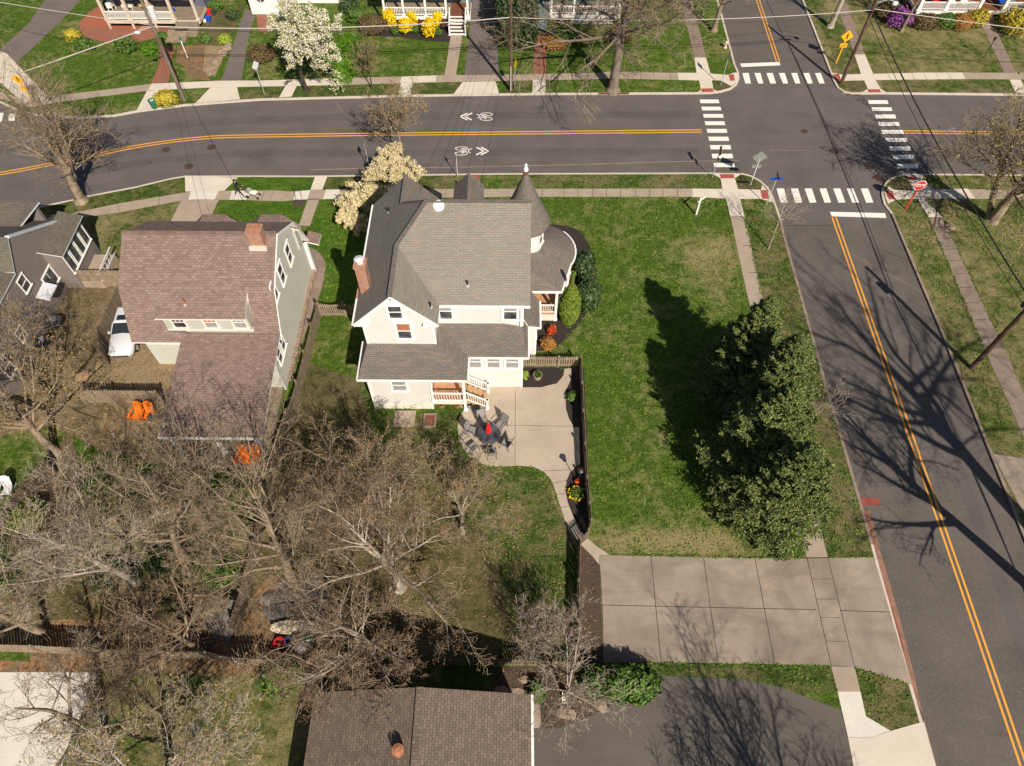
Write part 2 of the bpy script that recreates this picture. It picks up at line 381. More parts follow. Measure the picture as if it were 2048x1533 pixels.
X['bud_gold'] = MAT('bud_gold_mat', f_leaf([(.1, (.22, .13, .04)), (1., (.42, .29, .09))]), .9)
X['bud_red'] = MAT('bud_red_mat', f_leaf([(.1, (.18, .09, .05)), (1., (.32, .19, .1))]), .9)
X['bud_green'] = MAT('bud_green_mat', f_leaf([(.1, (.16, .16, .03)), (1., (.36, .33, .09))]), .9)
X['blossom_w'] = MAT('white_blossom_mat', f_leaf([(.0, (.16, .22, .04)), (.4, (.32, .36, .09)), (.45, (.66, .60, .50)), (1., (.85, .80, .74))]), .8)
X['blossom_c'] = MAT('cream_blossom_mat', f_leaf([(.0, (.30, .26, .09)), (.35, (.55, .46, .24)), (1., (.80, .72, .52))]), .8)
X['spruce'] = MAT('spruce_needle_mat', f_leaf([(.1, (.025, .055, .022)), (.42, (.09, .13, .042)), (.88, (.28, .30, .09))]), .85, .15)
X['yellowflower'] = MAT('forsythia_mat', f_leaf([(.0, (.5, .33, .0)), (1., (.85, .62, .01))]), .8)
X['lf_green'] = MAT('leaf_green_mat', f_leaf([(.0, (.025, .06, .01)), (.6, (.08, .15, .025)), (1., (.16, .24, .05))]), .7)
X['lf_dark'] = MAT('leaf_dark_mat', f_leaf([(.0, (.012, .03, .01)), (.6, (.04, .075, .02)), (1., (.11, .15, .05))]), .5, .4)
X['lf_arb'] = MAT('leaf_arborvitae_mat', f_leaf([(.0, (.05, .09, .008)), (.6, (.13, .18, .02)), (1., (.22, .26, .04))]), .8)
X['lf_lime'] = MAT('leaf_lime_mat', f_leaf([(.0, (.12, .2, .02)), (1., (.35, .42, .05))]), .8)
X['lf_brown'] = MAT('leaf_brown_mat', f_leaf([(.0, (.06, .045, .02)), (.6, (.15, .10, .05)), (1., (.24, .19, .09))]), .9)
X['lf_red'] = MAT('leaf_red_mat', f_leaf([(.0, (.3, .02, .01)), (1., (.65, .12, .03))]), .8)
X['lf_orange'] = MAT('leaf_orange_mat', f_leaf([(.0, (.2, .08, .02)), (1., (.5, .26, .07))]), .8)
X['lf_purple'] = MAT('flower_purple_mat', f_leaf([(.0, (.12, .03, .14)), (1., (.4, .12, .42))]), .8)
X['lf_maroon'] = MAT('leaf_maroon_mat', f_leaf([(.0, (.05, .015, .012)), (1., (.13, .04, .03))]), .8)
X['lf_yel'] = MAT('leaf_yellow_mat', f_leaf([(.0, (.25, .2, .02)), (1., (.55, .45, .06))]), .8)
X['lf_ivy'] = MAT('leaf_ivy_mat', f_leaf([(.0, (.03, .09, .005)), (1., (.12, .26, .01))]), .8)

# ================================================================ THE GROUND
ZR = -0.12
def sheet(name, pts, z, mat, label=None, px=True, cat='ground'):
    P = GL(pts) if px else pts
    n = len(P); a = sum(P[i][0]*P[(i+1) % n][1]-P[(i+1) % n][0]*P[i][1] for i in range(n))
    if a < 0: P = P[::-1]
    o = MB().mat(X[mat]).face([(p[0], p[1], z) for p in P]).build(name)
    return tag(o, label, None, None, 'structure')
def offs(P, d):
    out = []
    for i in range(len(P)):
        a = Vector(P[max(i-1, 0)][:2]); b = Vector(P[min(i+1, len(P)-1)][:2]); t = (b-a).normalized()
        out.append((P[i][0]-t.y*d, P[i][1]+t.x*d))
    return out
def strip(name, P, w0, w1, z0, z1, mat, label=None):
    A = offs(P, w0); B = offs(P, w1); mb = MB().mat(X[mat])
    for i in range(len(P)-1):
        mb.face([(*A[i], z1), (*A[i+1], z1), (*B[i+1], z1), (*B[i], z1)])
        mb.face([(*A[i], z0), (*A[i+1], z0), (*A[i+1], z1), (*A[i], z1)])
        mb.face([(*B[i], z1), (*B[i+1], z1), (*B[i+1], z0), (*B[i], z0)])
    return tag(mb.build(name), label, None, None, 'structure')
def smooth(P, it=2):
    for _ in range(it):
        Q = [P[0]]
        for i in range(len(P)-1):
            a, b = P[i], P[i+1]
            Q += [(a[0]*.75+b[0]*.25, a[1]*.75+b[1]*.25), (a[0]*.25+b[0]*.75, a[1]*.25+b[1]*.75)]
        Q.append(P[-1]); P = Q
    return P
sheet('ground', [(-600, -400), (600, -400), (600, 800), (-600, 800)], -0.5, 'grass_dry', 'dry grassy ground reaching to the horizon', px=False)
sheet('road', [(-220, 36), (220, 36), (220, 75), (-220, 75)], ZR, 'road', 'dark grey asphalt main road running across', px=False)
sheet('side_street', [(12, -60), (48, -60), (38, 49.0), (14, 49.0)], ZR+.004, 'street', 'older speckled asphalt of the side street with yellow centre line', px=False)
sheet('side_street', [G(1441, 122)[:2], G(1661, 122)[:2], (56, 200), (4, 200)], ZR+.004, 'street', 'side street asphalt continuing beyond the junction', px=False)
# cut the older asphalt to its real end: fresh patch of junction asphalt over it
sheet('road_patch', [(1540, 449), (1800, 451), (1765, 340), (1480, 340)], ZR+.008, 'road', 'smooth dark asphalt patch at the mouth of the side street')
cS = GL([(-700, 560), (-300, 490), (0, 432), (75.6, 414), (147, 399), (172, 392.6), (274, 373), (340, 357), (370, 352), (520, 351.6), (620, 352), (1000, 347), (1422.6, 345.7), (1449, 347), (1485, 347), (1503, 351.5), (1522, 362), (1537, 376), (1546, 392), (1553, 412), (1563.5, 441), (1568.7, 467), (1634, 700), (1736, 1050), (1823, 1368), (1873, 1540), (1960, 1850)])
cN = GL([(-700, 120), (-250, 172), (0, 205), (18, 214), (35, 222), (70, 230), (156.5, 236), (227, 232), (274, 223), (369, 211), (480, 202.5), (520, 199.6), (682.6, 195.7), (797, 192.5), (907, 190.8), (998, 189.5), (1100, 188.5), (1391, 187), (1420, 186.5), (1441, 184), (1462, 178), (1474, 169), (1479, 158), (1478, 146), (1471, 130.5), (1441, 17), (1436, 0), (1400, -130)])
cNE = GL([(1570, -130), (1604, 0), (1660.5, 144.5), (1666, 160), (1674, 175), (1687, 184), (1703, 187.5), (1762, 187), (2048, 190), (2600, 200)])
cSE = GL([(2700, 352), (2048, 349.6), (1848, 348), (1808.7, 348), (1788, 353), (1773, 362), (1764, 377), (1763, 390), (1768, 409.6), (1782.6, 428), (1799, 467), (1887, 675.7), (2048, 1076), (2200, 1447), (2400, 1850)])
def block(name, c, extra, mat, kn, label, side=-1):
    P = [tuple(p) for p in offs(c, side*.09)]+extra
    tag(MB().mat(X[mat]).prism(P, -.3, 0).build(name), label, None, None, 'structure')
    strip('kerb', c, 0, side*.17, -.3, .014, kn, 'pale concrete kerb round '+label)
block('lawn', cS, [(16, -90), (-220, -90)], 'grass', 'kerb', 'the green house lot lawn with bare patches')
block('lawn', cN, [(8, 260), (-300, 260), (-300, 75)], 'grass', 'kerb', 'the lawns of the row of porch houses across the road', 1)
block('lawn', cNE, [(300, 60), (300, 260), (56, 260)], 'grass_dry', 'kerb', 'the yellowish corner lawn beyond the junction', 1)
block('lawn', cSE, [(60, -90), (300, -90), (300, 48)], 'grass_dry', 'kerb', 'the dry corner lawn by the stop sign', 1)
# stone kerb stretches of the side street over the concrete
def kerbrun(pts, sgn, mat, label): strip('kerb', GL(pts), sgn*.0-.004*sgn*-1, sgn*.18, -.2, .02, mat, label)
strip('kerb', GL([(1563.5, 441), (1568.7, 467), (1634, 700), (1736, 1050), (1747, 1090)]), .004, -.185, -.2, .019, 'kerb_s', 'weathered brown stone kerb beside the conifers')
strip('kerb', GL([(1782.6, 428), (1799, 467), (1887, 675.7), (2048, 1076), (2200, 1447)]), -.004, .185, -.2, .019, 'kerb_s', 'weathered brown stone kerb of the dry corner lawn')

# sheets of other ground cover
z1 = .004
sheet('lawn', [(1000, 353), (1425, 352), (1440, 360), (1445, 377), (1000, 377)], z1, 'grass_verge', 'patchy green verge between road and sidewalk')
sheet('lawn', [(80, 417), (172, 396), (274, 376.5), (362, 357), (362, 384), (236, 407), (159, 423), (75, 440)], z1, 'grass_verge', 'narrow verge below the tall street tree')
sheet('lawn', [(440, 358), (628, 355), (619, 380), (585, 383), (548, 381), (450, 381)], z1, 'grass_lush', 'short verge beside the person with the stroller')
sheet('lawn', [(657, 355), (905, 353), (940, 353), (936, 378), (697, 379), (648, 379)], z1, 'grass_verge', 'verge behind the white house')
sheet('lawn', [(438, 402), (560, 404), (615, 400), (596, 452), (600, 620), (420, 620)], z1, 'grass_lush', 'lush mown strip in front of the brown roofed house')
sheet('lawn', [(640, 400), (800, 397), (790, 640), (690, 640), (640, 600), (660, 560), (652, 520), (620, 495)], z1, 'grass_lush', 'lush mown lawn between the two houses')
sheet('lawn', [(158, 437), (362, 403), (338, 444), (240, 544), (190, 545), (130, 520)], z1, 'grass_dry', 'dry lawn beside the dark grey house')
sheet('lawn', [(1118, 720), (1150, 500), (1180, 400), (1443, 398), (1490, 590), (1500, 1040), (1600, 1108), (1215, 1108), (1165, 1060), (1180, 1000), (1168, 745)], z1, 'grass', 'wide green corner lawn east of the white house')
sheet('lawn', [(1490, 440), (1552, 414), (1562, 450), (1630, 700), (1743, 1112), (1655, 1113), (1600, 880), (1524, 590)], z1, 'grass_verge', 'patchy verge beside the side street')
sheet('lawn', [(1282, 1328), (1660, 1336), (1676, 1385), (1580, 1385), (1530, 1363), (1470, 1352), (1290, 1350)], z1, 'grass_verge', 'grass strip below the concrete driveway')
sheet('lawn', [(1711, 1338), (1820, 1370), (1838, 1443), (1782, 1460), (1736, 1432), (1722, 1384)], z1, 'grass_verge', 'triangle of grass at the driveway corner')
sheet('lawn', [(1116, 163), (1235, 160), (1395, 164), (1399, 183), (1100, 185)], z1, 'grass', 'green verge under the big bare street tree')
sheet('lawn', [(105, 209), (208, 195), (292, 185), (275, 220), (227, 229), (156, 233), (80, 228)], z1, 'grass', 'long green verge by the curve of the road')
sheet('lawn', [(480, 178), (800, 170), (793, 190), (480, 199)], z1, 'grass_verge', 'worn verge under the blossoming tree')
sheet('lawn', [(828, 168), (925, 165), (907, 188), (822, 190)], z1, 'grass_verge', 'worn brown verge beside the cobbled strip')
sheet('lawn', [(1010, 163), (1060, 163), (1062, 187), (1000, 188)], z1, 'grass_verge', 'verge around the middle utility pole')
sheet('lawn', [(1762, 162), (2018, 161), (2030, 186), (1765, 185)], z1, 'grass_verge', 'worn verge before the corner house')
sheet('lawn', [(1435, 163), (1470, 162), (1465, 172), (1450, 180), (1430, 181)], z1, 'dirt', 'bare soil on the corner of the kerb')
sheet('lawn', [(1476, 353), (1498, 355), (1522, 368), (1523, 379), (1474, 378)], z1, 'dirt', 'bare soil on the corner near the blue street sign')
sheet('lawn', [(1690, 164), (1728, 163), (1734, 182), (1700, 183)], z1, 'dirt', 'bare soil at the corner utility pole')
sheet('lawn', [(1775, 368), (1795, 355), (1812, 355), (1824, 372), (1820, 380), (1785, 380)], z1, 'dirt', 'bare soil inside the rounded corner')
sheet('lawn', [(1640, 0), (1683, 53), (1707, 110), (1727, 148), (1680, 148), (1622, 0)], z1+.001, 'grass_verge', 'thin verge beneath the yellow pedestrian sign')
# back yards
sheet('yard_ground', [(-60, 560), (245, 545), (300, 690), (370, 730), (345, 935), (200, 900), (100, 850), (-120, 900)], z1, 'dirt_tan', 'brown leaf strewn yard between the grey and brown houses')
sheet('driveway', [(200, 690), (368, 690), (366, 775), (180, 790)], z1+.003, 'dirt_gold', 'golden gravel parking court with the white car')
sheet('yard_ground', [(215, 800), (345, 800), (380, 900), (300, 905), (200, 860)], z1+.003, 'dirt_gold', 'worn stone patio with two orange chairs')
sheet('yard_ground', [(-150, 1180), (0, 1060), (90, 930), (140, 860), (180, 1000), (80, 1130), (60, 1290), (-150, 1290)], z1+.001, 'dirt_tan', 'brown path of dry leaves')
sheet('yard_ground', [(600, 720), (720, 760), (760, 930), (1000, 940), (1110, 1010), (1150, 1090), (1150, 1320), (480, 1320), (520, 1050)], z1+.001, 'dirt', 'thin brownish back lawn under the bare trees')
sheet('lawn', [(930, 825), (905, 860), (925, 915), (960, 935), (1060, 940), (1100, 975), (1125, 1060), (1150, 1095), (1150, 1310), (1050, 1310), (1010, 1200), (960, 1080), (900, 1010), (800, 930), (780, 860), (850, 825)], z1+.002, 'grass_verge', 'green back lawn along the curved patio')
sheet('yard_ground', [(60, 1240), (470, 1240), (540, 1150), (660, 1180), (650, 1330), (60, 1330)], z1+.004, 'leaf_litter', 'orange brown leaf litter along the back fence')
sheet('yard_ground', [(-200, 1318), (520, 1330), (520, 1352), (180, 1345), (-200, 1344)], z1+.008, 'leaf_litter', 'leaf litter below the back fence')
sheet('lawn', [(190, 1352), (640, 1345), (600, 1700), (100, 1700)], z1+.001, 'grass_dry', 'shaded green lawn left of the tan roof')
sheet('yard_ground', [(985, 1335), (1160, 1335), (1320, 1350), (1320, 1400), (1240, 1400), (1190, 1430), (1120, 1455), (1064, 1457), (1040, 1400), (985, 1390)], z1+.002, 'mulch_b', 'mulched bed with rocks beside the tan roofed garage')
sheet('driveway', [(-200, 1345), (196, 1345), (150, 1460), (100, 1600), (-200, 1600)], z1+.002, 'conc_w', 'pale concrete slab in the lower left yard')
sheet('driveway', [(1064, 1458), (1120, 1456), (1190, 1430), (1240, 1400), (1320, 1352), (1480, 1358), (1560, 1375), (1680, 1420), (1700, 1480), (1712, 1560), (1730, 1800), (1064, 1800)], z1+.004, 'drive_asph', 'brownish asphalt driveway with tree shadows')
sheet('mulch_bed', [(1158, 1082), (1174, 1080), (1199, 1128), (1207, 1327), (1285, 1326), (1285, 1350), (1158, 1345)], z1+.003, 'mulch_b', 'brown mulch strip left of the concrete driveway')
sheet('mulch_bed', [(1043, 735), (1168, 735), (1182, 1040), (1165, 1078), (1140, 1050), (1100, 950), (1043, 800)], z1+.002, 'mulch', 'black mulch beds between patio and fence')
sheet('mulch_bed', smooth([(1040, 705), (1108, 700), (1148, 664), (1172, 630), (1188, 590), (1196, 540), (1180, 490), (1150, 450), (1060, 450), (1040, 705)]), z1+.003, 'mulch', 'black mulch bed around the round porch')
# walks
z2 = .016
S1t = [(-300, 545), (60, 447), (159, 424), (236, 408), (368, 386), (400, 382.6), (546, 381.5), (560, 382), (575, 384), (600, 383.5), (630, 380.5), (696, 379.6), (1000, 378.3), (1385, 377.8)]
S1b = [(1385, 394.5), (1000, 394.8), (682, 398), (588, 401), (562, 403.5), (530, 402), (504, 401), (400, 399.5), (362.6, 402), (239, 425.6), (159, 436.5), (60, 462), (-300, 570)]
sheet('sidewalk', S1t+S1b, z2, 'conc_old', 'tan concrete sidewalk along the near side of the road')
for i, p in enumerate([[(382, 382.8), (438, 382.2), (429, 399.6), (377, 399.9)], [(464, 382.2), (511, 382), (492, 400.3), (459, 400)], [(591, 383.5), (621, 381), (615, 399), (587, 400.7)], [(652, 380), (680, 379.7), (674, 398), (646, 399)]]):
    sheet('sidewalk_slab', p, z2+.004, 'conc_w', ['bright sidewalk slab at the driveway', 'bright sidewalk slab under the stroller', 'bright sidewalk slab by the front path', 'bright sidewalk slab near the cream blossoms'][i])
sheet('sidewalk', [(1384.8, 377.8), (1444.8, 378.6), (1441, 357.4), (1424, 348), (1439.6, 347.8), (1468.3, 347.8), (1484, 348.5), (1469.5, 357), (1476, 379), (1521.8, 380.3), (1524, 370.4), (1538.7, 386), (1549, 407), (1521.8, 398.6), (1480, 398.6), (1489, 433), (1460.5, 433), (1451.3, 397.8), (1385, 394.5)], z2+.004, 'conc_l', 'pale new concrete at the corner ramps')
sheet('sidewalk', [(1460.5, 433), (1489, 433), (1522, 583), (1575, 790), (1638.7, 1050), (1655.5, 1115), (1613, 1115), (1601, 1050), (1545, 800), (1493, 584)], z2, 'conc_old', 'greyish sidewalk along the side street beside the conifers')
sheet('sidewalk', [(1662, 1333), (1709, 1335), (1720.6, 1384), (1675, 1384)], z2, 'conc_old', 'short grey sidewalk slab below the driveway')
sheet('sidewalk', [(1675, 1384), (1720.6, 1384), (1731.6, 1433), (1780.5, 1462), (1741, 1475.5), (1696, 1475.5)], z2+.004, 'conc_w', 'white sidewalk slabs leading to the lower apron')
sheet('driveway', [(1696, 1476), (1741, 1476), (1781, 1462.5), (1840, 1445.5), (1848, 1445.5), (1868, 1520), (1960, 1840), (1790, 1840), (1712, 1560)], z2+.004, 'conc_l', 'concrete apron of the lower asphalt driveway')
sheet('sidewalk', [(1825, 382), (1870, 380), (1935, 378), (1950, 398), (1888, 398), (1848, 398), (1860, 412), (1884, 434.5), (1857, 435), (1835, 398), (1793, 400), (1776, 408), (1771, 395), (1768, 385), (1777, 374), (1788, 381)], z2+.004, 'conc_l', 'pale corner concrete behind the stop sign')
sheet('sidewalk', [(1813, 352), (1830, 352), (1848, 350), (1843, 362), (1870, 380), (1826, 382)], z2+.004, 'conc_l', 'pale ramp concrete in the shade of the tree')
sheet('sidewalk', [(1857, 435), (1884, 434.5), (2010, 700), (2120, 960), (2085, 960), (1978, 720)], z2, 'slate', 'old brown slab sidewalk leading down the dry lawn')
sheet('sidewalk', [(1935, 379), (2200, 384), (2200, 402), (1950, 398)], z2, 'conc_old', 'sidewalk under the yellow budding tree')
NWt = [(-250, 120), (0, 184), (40, 196), (78, 194), (102, 193), (224, 178.7), (304, 168), (443.5, 162), (520, 161.8), (686.5, 156.5), (802.6, 154), (873, 151.3), (1020, 150), (1193, 146.5), (1219, 144), (1245, 144), (1281.8, 145.5), (1392.6, 146.6)]
NWb = [(1396, 161.8), (1282, 159), (1235, 158), (1130, 160.4), (1020, 162.4), (800, 167), (685, 171), (500, 174.6), (420, 176), (295, 182.6), (208.7, 193), (94, 208), (60, 216), (30, 206), (0, 198), (-250, 135)]
sheet('sidewalk', NWt+NWb, z2, 'conc_old', 'long sidewalk in front of the porch houses')
sheet('sidewalk', [(304, 168.2), (443.5, 162.2), (520, 161.9), (686.5, 156.7), (683, 170.8), (500, 174.2), (420, 175.6), (295, 182.2)], z2+.004, 'conc_l', 'lighter sidewalk stretch before the blue grey porch')
sheet('sidewalk', [(0, 103), (14, 108), (95, 193), (104, 207), (70, 214), (55, 212), (-30, 140), (-30, 103)], z2+.004, 'conc_l', 'pale sidewalk climbing left past the yellow sign')
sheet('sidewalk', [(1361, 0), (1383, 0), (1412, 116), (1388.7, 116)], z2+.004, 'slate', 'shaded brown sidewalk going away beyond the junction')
sheet('sidewalk', [(1388.7, 116), (1412, 116), (1421, 148), (1456, 150.5), (1468, 146), (1476, 146), (1477, 163), (1462, 173), (1442, 161.8), (1423.5, 161.5), (1427, 180), (1438, 184), (1395, 185), (1401.8, 181), (1398, 161.8), (1357, 160.5), (1355, 146.2), (1393, 146.6)], z2+.004, 'conc_l', 'pale new concrete at the far left corner')
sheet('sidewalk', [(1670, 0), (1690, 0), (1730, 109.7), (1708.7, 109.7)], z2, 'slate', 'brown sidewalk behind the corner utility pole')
sheet('sidewalk', [(1708.7, 109.7), (1730, 109.7), (1746, 148.5), (1848, 146), (1925, 146), (1930, 159), (1807, 160), (1751, 161), (1761, 178), (1772, 185), (1725, 185), (1735.5, 178), (1728, 161.5), (1684, 162.5), (1672, 163), (1666, 152), (1664, 146), (1684.6, 150), (1722, 149)], z2+.004, 'conc_l', 'pale new concrete at the far right corner')
sheet('sidewalk', [(1925, 146), (2400, 147), (2400, 161), (1930, 159)], z2, 'conc_old', 'older sidewalk towards the corner house')
sheet('path', [(1965.6, 56), (1990, 56), (2031, 146), (2008, 146)], z2+.004, 'slate', 'brown slab path to the corner house steps')
sheet('path', [(2019, 160), (2041, 160), (2056, 187), (2031, 186)], z2+.004, 'conc_l', 'pale concrete strip crossing the far verge')
# red ramps
for i, p in enumerate([[(1402, 178), (1425.5, 177.5), (1427, 184.4), (1403, 185)], [(1456.6, 150), (1468, 149.5), (1469.6, 162), (1460.5, 162.5)],
        [(1439.6, 349), (1467, 349), (1469, 357.6), (1441, 357.6)], [(1520.5, 381), (1534.8, 381), (1538.7, 398.6), (1524.4, 398.6)],
        [(1769.6, 382), (1784, 382), (1791, 399.7), (1777.4, 399.7)], [(1811, 353.5), (1829.6, 353.5), (1835, 361), (1818, 361)],
        [(1666.4, 149.3), (1678, 148.5), (1682, 162), (1671, 162)], [(1734, 179.3), (1759.6, 179.3), (1761.7, 185.6), (1736.8, 185.6)]]):
    sheet('tactile_pad', p, z2+.009, 'ramp', 'brick red tactile pad on the '+['far left corner facing the road', 'far left corner facing the side street', 'near left corner facing the road', 'near left corner facing the side street', 'near right corner facing the side street', 'near right corner in tree shade', 'far right corner facing the side street', 'far right corner facing the road'][i])
# paths of the lots
sheet('path', [(630.4, 353), (655, 353), (644.8, 380), (621, 380.5)], z2+.004, 'conc_l', 'pale path crossing the verge')
sheet('path', [(616.5, 398.5), (638.7, 398.2), (620, 452), (597, 452)], z2, 'conc_old', 'front path to the brown roofed house')
sheet('path', smooth([(617, 494), (637, 502.6), (650, 521), (652, 540), (645, 570), (635, 604), (622, 635), (606, 680), (588, 722), (575, 722), (589, 680), (606, 622.6), (621.7, 568), (629, 531), (617, 505), (617, 494)], 1), z2, 'slate', 'curved brown path beside the sage green wall')
sheet('driveway', [(370, 353.5), (476, 356), (448.7, 382.2), (371, 384)], z2+.006, 'conc_l', 'pale driveway apron near the person')
sheet('driveway', [(362.6, 401.5), (438, 399.6), (405, 470), (325, 475)], z2, 'conc_old', 'tan driveway in front of the brown roofed house')
sheet('path', [(943, 350), (961, 350), (957, 378.4), (938, 378.4)], z2+.002, 'brickpave', 'red brick strip behind the white house')
sheet('path', [(309, 192), (330, 178), (265, 226), (310, 172)][:0] or [(295, 181), (318, 181.5), (303, 217), (273, 222)], z2+.004, 'conc_l', 'pale strip beside the green bin')
sheet('driveway', [(421, 176), (474, 175), (480, 199.5), (391, 207)], z2+.006, 'conc_l', 'pale driveway apron beyond the left utility pole')
sheet('driveway', [(443, 162), (483, 161.5), (500, 60), (515, 20), (490, 20), (478, 55)], z2, 'drive_far', 'narrow asphalt driveway beside the blue grey house')
sheet('path', [(571, 173), (594, 172), (583, 194), (558, 196)], z2+.004, 'conc_l', 'pale strip in the shade of the blossoming tree')
sheet('path', [(802, 167), (825, 166.5), (821, 189.8), (798, 190.3)], z2+.004, 'conc_w', 'pebbled white strip across the verge')
sheet('sidewalk_slab', [(804, 154.2), (873, 151.6), (871, 164.8), (799, 166.6)], z2+.004, 'conc_l', 'lighter sidewalk slab by the pebbled strip')
sheet('path', [(903, 62), (926, 62), (912, 151), (889, 151.4)], z2, 'conc_old', 'straight path to the white porch steps')
sheet('driveway', [(925, 165), (991, 163.5), (998, 187.5), (907, 189)], z2+.006, 'conc_l', 'pale driveway apron left of the middle utility pole')
sheet('driveway', [(945, 0), (993, 0), (995, 90), (997, 150.3), (929, 151), (938, 75)], z2, 'drive_far', 'grey asphalt driveway with pole shadow')
sheet('path', [(1066, 161), (1091, 161), (1091, 187.6), (1064, 187.8)], z2+.004, 'conc_l', 'pale strip shaded by bare branches')
sheet('path', [(1070, 68), (1094, 68), (1092, 148), (1066, 149)], z2, 'brickpave', 'dark brick path to the teal walkway')
sheet('driveway', [(110, -30), (190, -30), (125, 40), (62, 100), (33, 126), (0, 100), (60, 45)], z2, 'drive_far', 'asphalt driveway slanting up the left lawn')
sheet('path', [(318, 93), (352, 93), (343, 118), (338, 165), (303, 168), (322, 120)], z2, 'brickpave', 'red brick path with pale leaf marks')
sheet('mulch_bed', smooth([(340, 60), (250, 60), (200, 55), (168, 58), (160, 45), (175, 30), (195, 22), (205, 0), (215, 45), (340, 50)], 2)+[(340, 60)], z1+.003, 'mulch_red', 'red mulch bed round the blue grey porch')
sheet('mulch_bed', smooth([(340, 68), (290, 82), (245, 88), (200, 84), (165, 72), (157, 50), (175, 26), (205, 8), (230, 40), (340, 52)], 2), z1+.001, 'brickpave', 'curved brick edging round the red mulch')
sheet('mulch_bed', [(355, 92), (412, 90), (408, 140), (420, 162), (385, 158), (365, 130), (352, 125)], z1+.002, 'leaf_litter', 'red mulch bed right of the brick path')
sheet('yard_ground', [(412, 92), (456, 92), (430, 155), (405, 142)], z1+.004, 'dirt_gold', 'stony bed bordered with tan rocks')
sheet('yard_ground', [(395, 20), (470, 20), (490, 0), (470, 60), (455, 95), (395, 95)], z1+.001, 'dirt', 'brown soil yard with stacked clutter')
sheet('mulch_bed', [(765, 50), (905, 55), (900, 85), (850, 82), (800, 75), (740, 72), (735, 50)], z1+.002, 'mulch', 'dark mulch bed under the yellow bushes')
sheet('path', [(513, 30), (545, 30), (545, 62), (530, 68), (516, 60)], z1+.006, 'brickpave', 'small red brick terrace by the white house')
sheet('yard_ground', [(700, 100), (725, 85), (735, 110), (720, 150), (695, 150)], z1+.002, 'dirt', 'orange brown strip beside the ivy bank')
# patio and concrete driveway
PAT = [(929, 819.7), (919.7, 834), (915, 855), (917, 876.4), (923.6, 894.8), (939.5, 914.6), (958, 926.5), (979, 933), (1002.7, 933.8), (1037, 931.7), (1066, 934.4), (1087, 943.6), (1100, 958), (1106.5, 970), (1115.4, 997.4), (1126.5, 1033), (1137.6, 1061.7), (1157.5, 1086), (1184, 1112.7), (1198.5, 1130.4), (1198.5, 1110.5), (1218.5, 1110), (1195, 1095), (1173, 1077), (1161, 1064), (1148.6, 1039.5), (1135.3, 1006), (1131.4, 984), (1133, 962), (1141, 944), (1160, 928), (1158, 856), (1147.5, 855.5), (1137.6, 837.7), (1132, 820), (1130.6, 792), (1133, 778.8), (1142.5, 757.7), (1144.6, 737), (1129, 739), (1126.6, 752.5), (1113.5, 768), (1082, 775.7), (1020, 776), (920, 770), (900, 800)]
tag(MB().mat(X['patio']).prism(GL(PAT), -.1, .05).build('patio'), 'curving tan concrete patio behind the white house', None, None, 'structure')
DRV = [(1198.6, 1110.6), (1500, 1117), (1600, 1118), (1747.4, 1115), (1779, 1223), (1823, 1370), (1709.6, 1335), (1662, 1331), (1500, 1328), (1282.8, 1324.6), (1206.8, 1325.5), (1205.5, 1221)]
tag(MB().mat(X['conc']).prism(GL(DRV), -.1, .03).build('driveway'), 'wide concrete driveway of big square slabs', None, None, 'structure')
def lines(name, segs, wd, z, mat, label, px=True):
    mb = MB().mat(X[mat])
    for L in segs:
        P = GL(L) if px else L
        for i in range(len(P)-1):
            a = Vector(P[i]); b = Vector(P[i+1]); t = (b-a).normalized(); n = Vector((-t.y, t.x))*wd/2
            mb.face([(*(a-n), z), (*(b-n), z), (*(b+n), z), (*(a+n), z)])
    return tag(mb.build(name), label, None, None, 'structure')
lines('joint_lines', [[(1205.5, 1211), (1600, 1219.6), (1632, 1220)], [(1680, 1222), (1779, 1225)], [(1301.8, 1113.6), (1322, 1324.6)], [(1407, 1115), (1435.6, 1325.5)], [(1510, 1118), (1549, 1328.6)], [(1613.5, 1116), (1662, 1331)], [(1656, 1117.8), (1709, 1335)]], .035, .0345, 'joint', 'dark joints between the driveway slabs')
lines('joint_lines', [[(1623, 1159), (1664, 1158.5)], [(1633, 1199), (1673, 1199)], [(1641, 1236), (1682, 1236)], [(1652, 1283), (1694, 1284)]], .02, .034, 'joint', 'thin joints across the sidewalk band of the driveway')
lines('joint_lines', [[(1031, 782), (1030, 931)], [(1000, 851), (1031, 852), (1147, 854)], [(1088, 943), (1141, 941)], [(1107, 967), (1133, 962)], [(1112, 990), (1131, 988)], [(1121, 1016), (1139, 1013)], [(1134, 1046), (1152, 1040)]], .025, .0545, 'joint', 'joints in the curving patio')
segs = [[(x, 379), (x-.5*0, 394.3)] for x in (1029, 1057, 1085, 1128, 1156, 1185, 1213, 1241, 1271, 1299, 1326, 1355)]
segs += [[(x, 382.4), (x-8, 400)] for x in (530, 548)]+[[(x, 380), (x-6, 397)] for x in (712,)]
segs += [[(236, 408), (239, 425.6)], [(320, 394), (317, 411)], [(1281.8, 146), (1282, 159)], [(1193, 146.5), (1194, 159)], [(1110, 148.4), (1110, 160.6)], [(1150, 147.6), (1151, 159.6)], [(1340, 146), (1342, 160)]]
segs += [[(1775+i*24, 147.8-(.2*i)), (1781+i*24.5, 160.4-(.1*i))] for i in range(6)]
lines('joint_lines', segs, .03, z2+.0085, 'joint', 'joints between sidewalk slabs')
lines('joint_lines', [[(1479.5+.235*(v-433)-8, v), (1503+.235*(v-433)-8, v)] for v in (492, 546)] + [[(1872+.42*(v-470), v+.8), (1899+.42*(v-470), v)] for v in (455, 477, 499, 522, 548, 575, 606, 640, 675)], .045, z2+.0045, 'joint', 'dark joints of the older sidewalks')
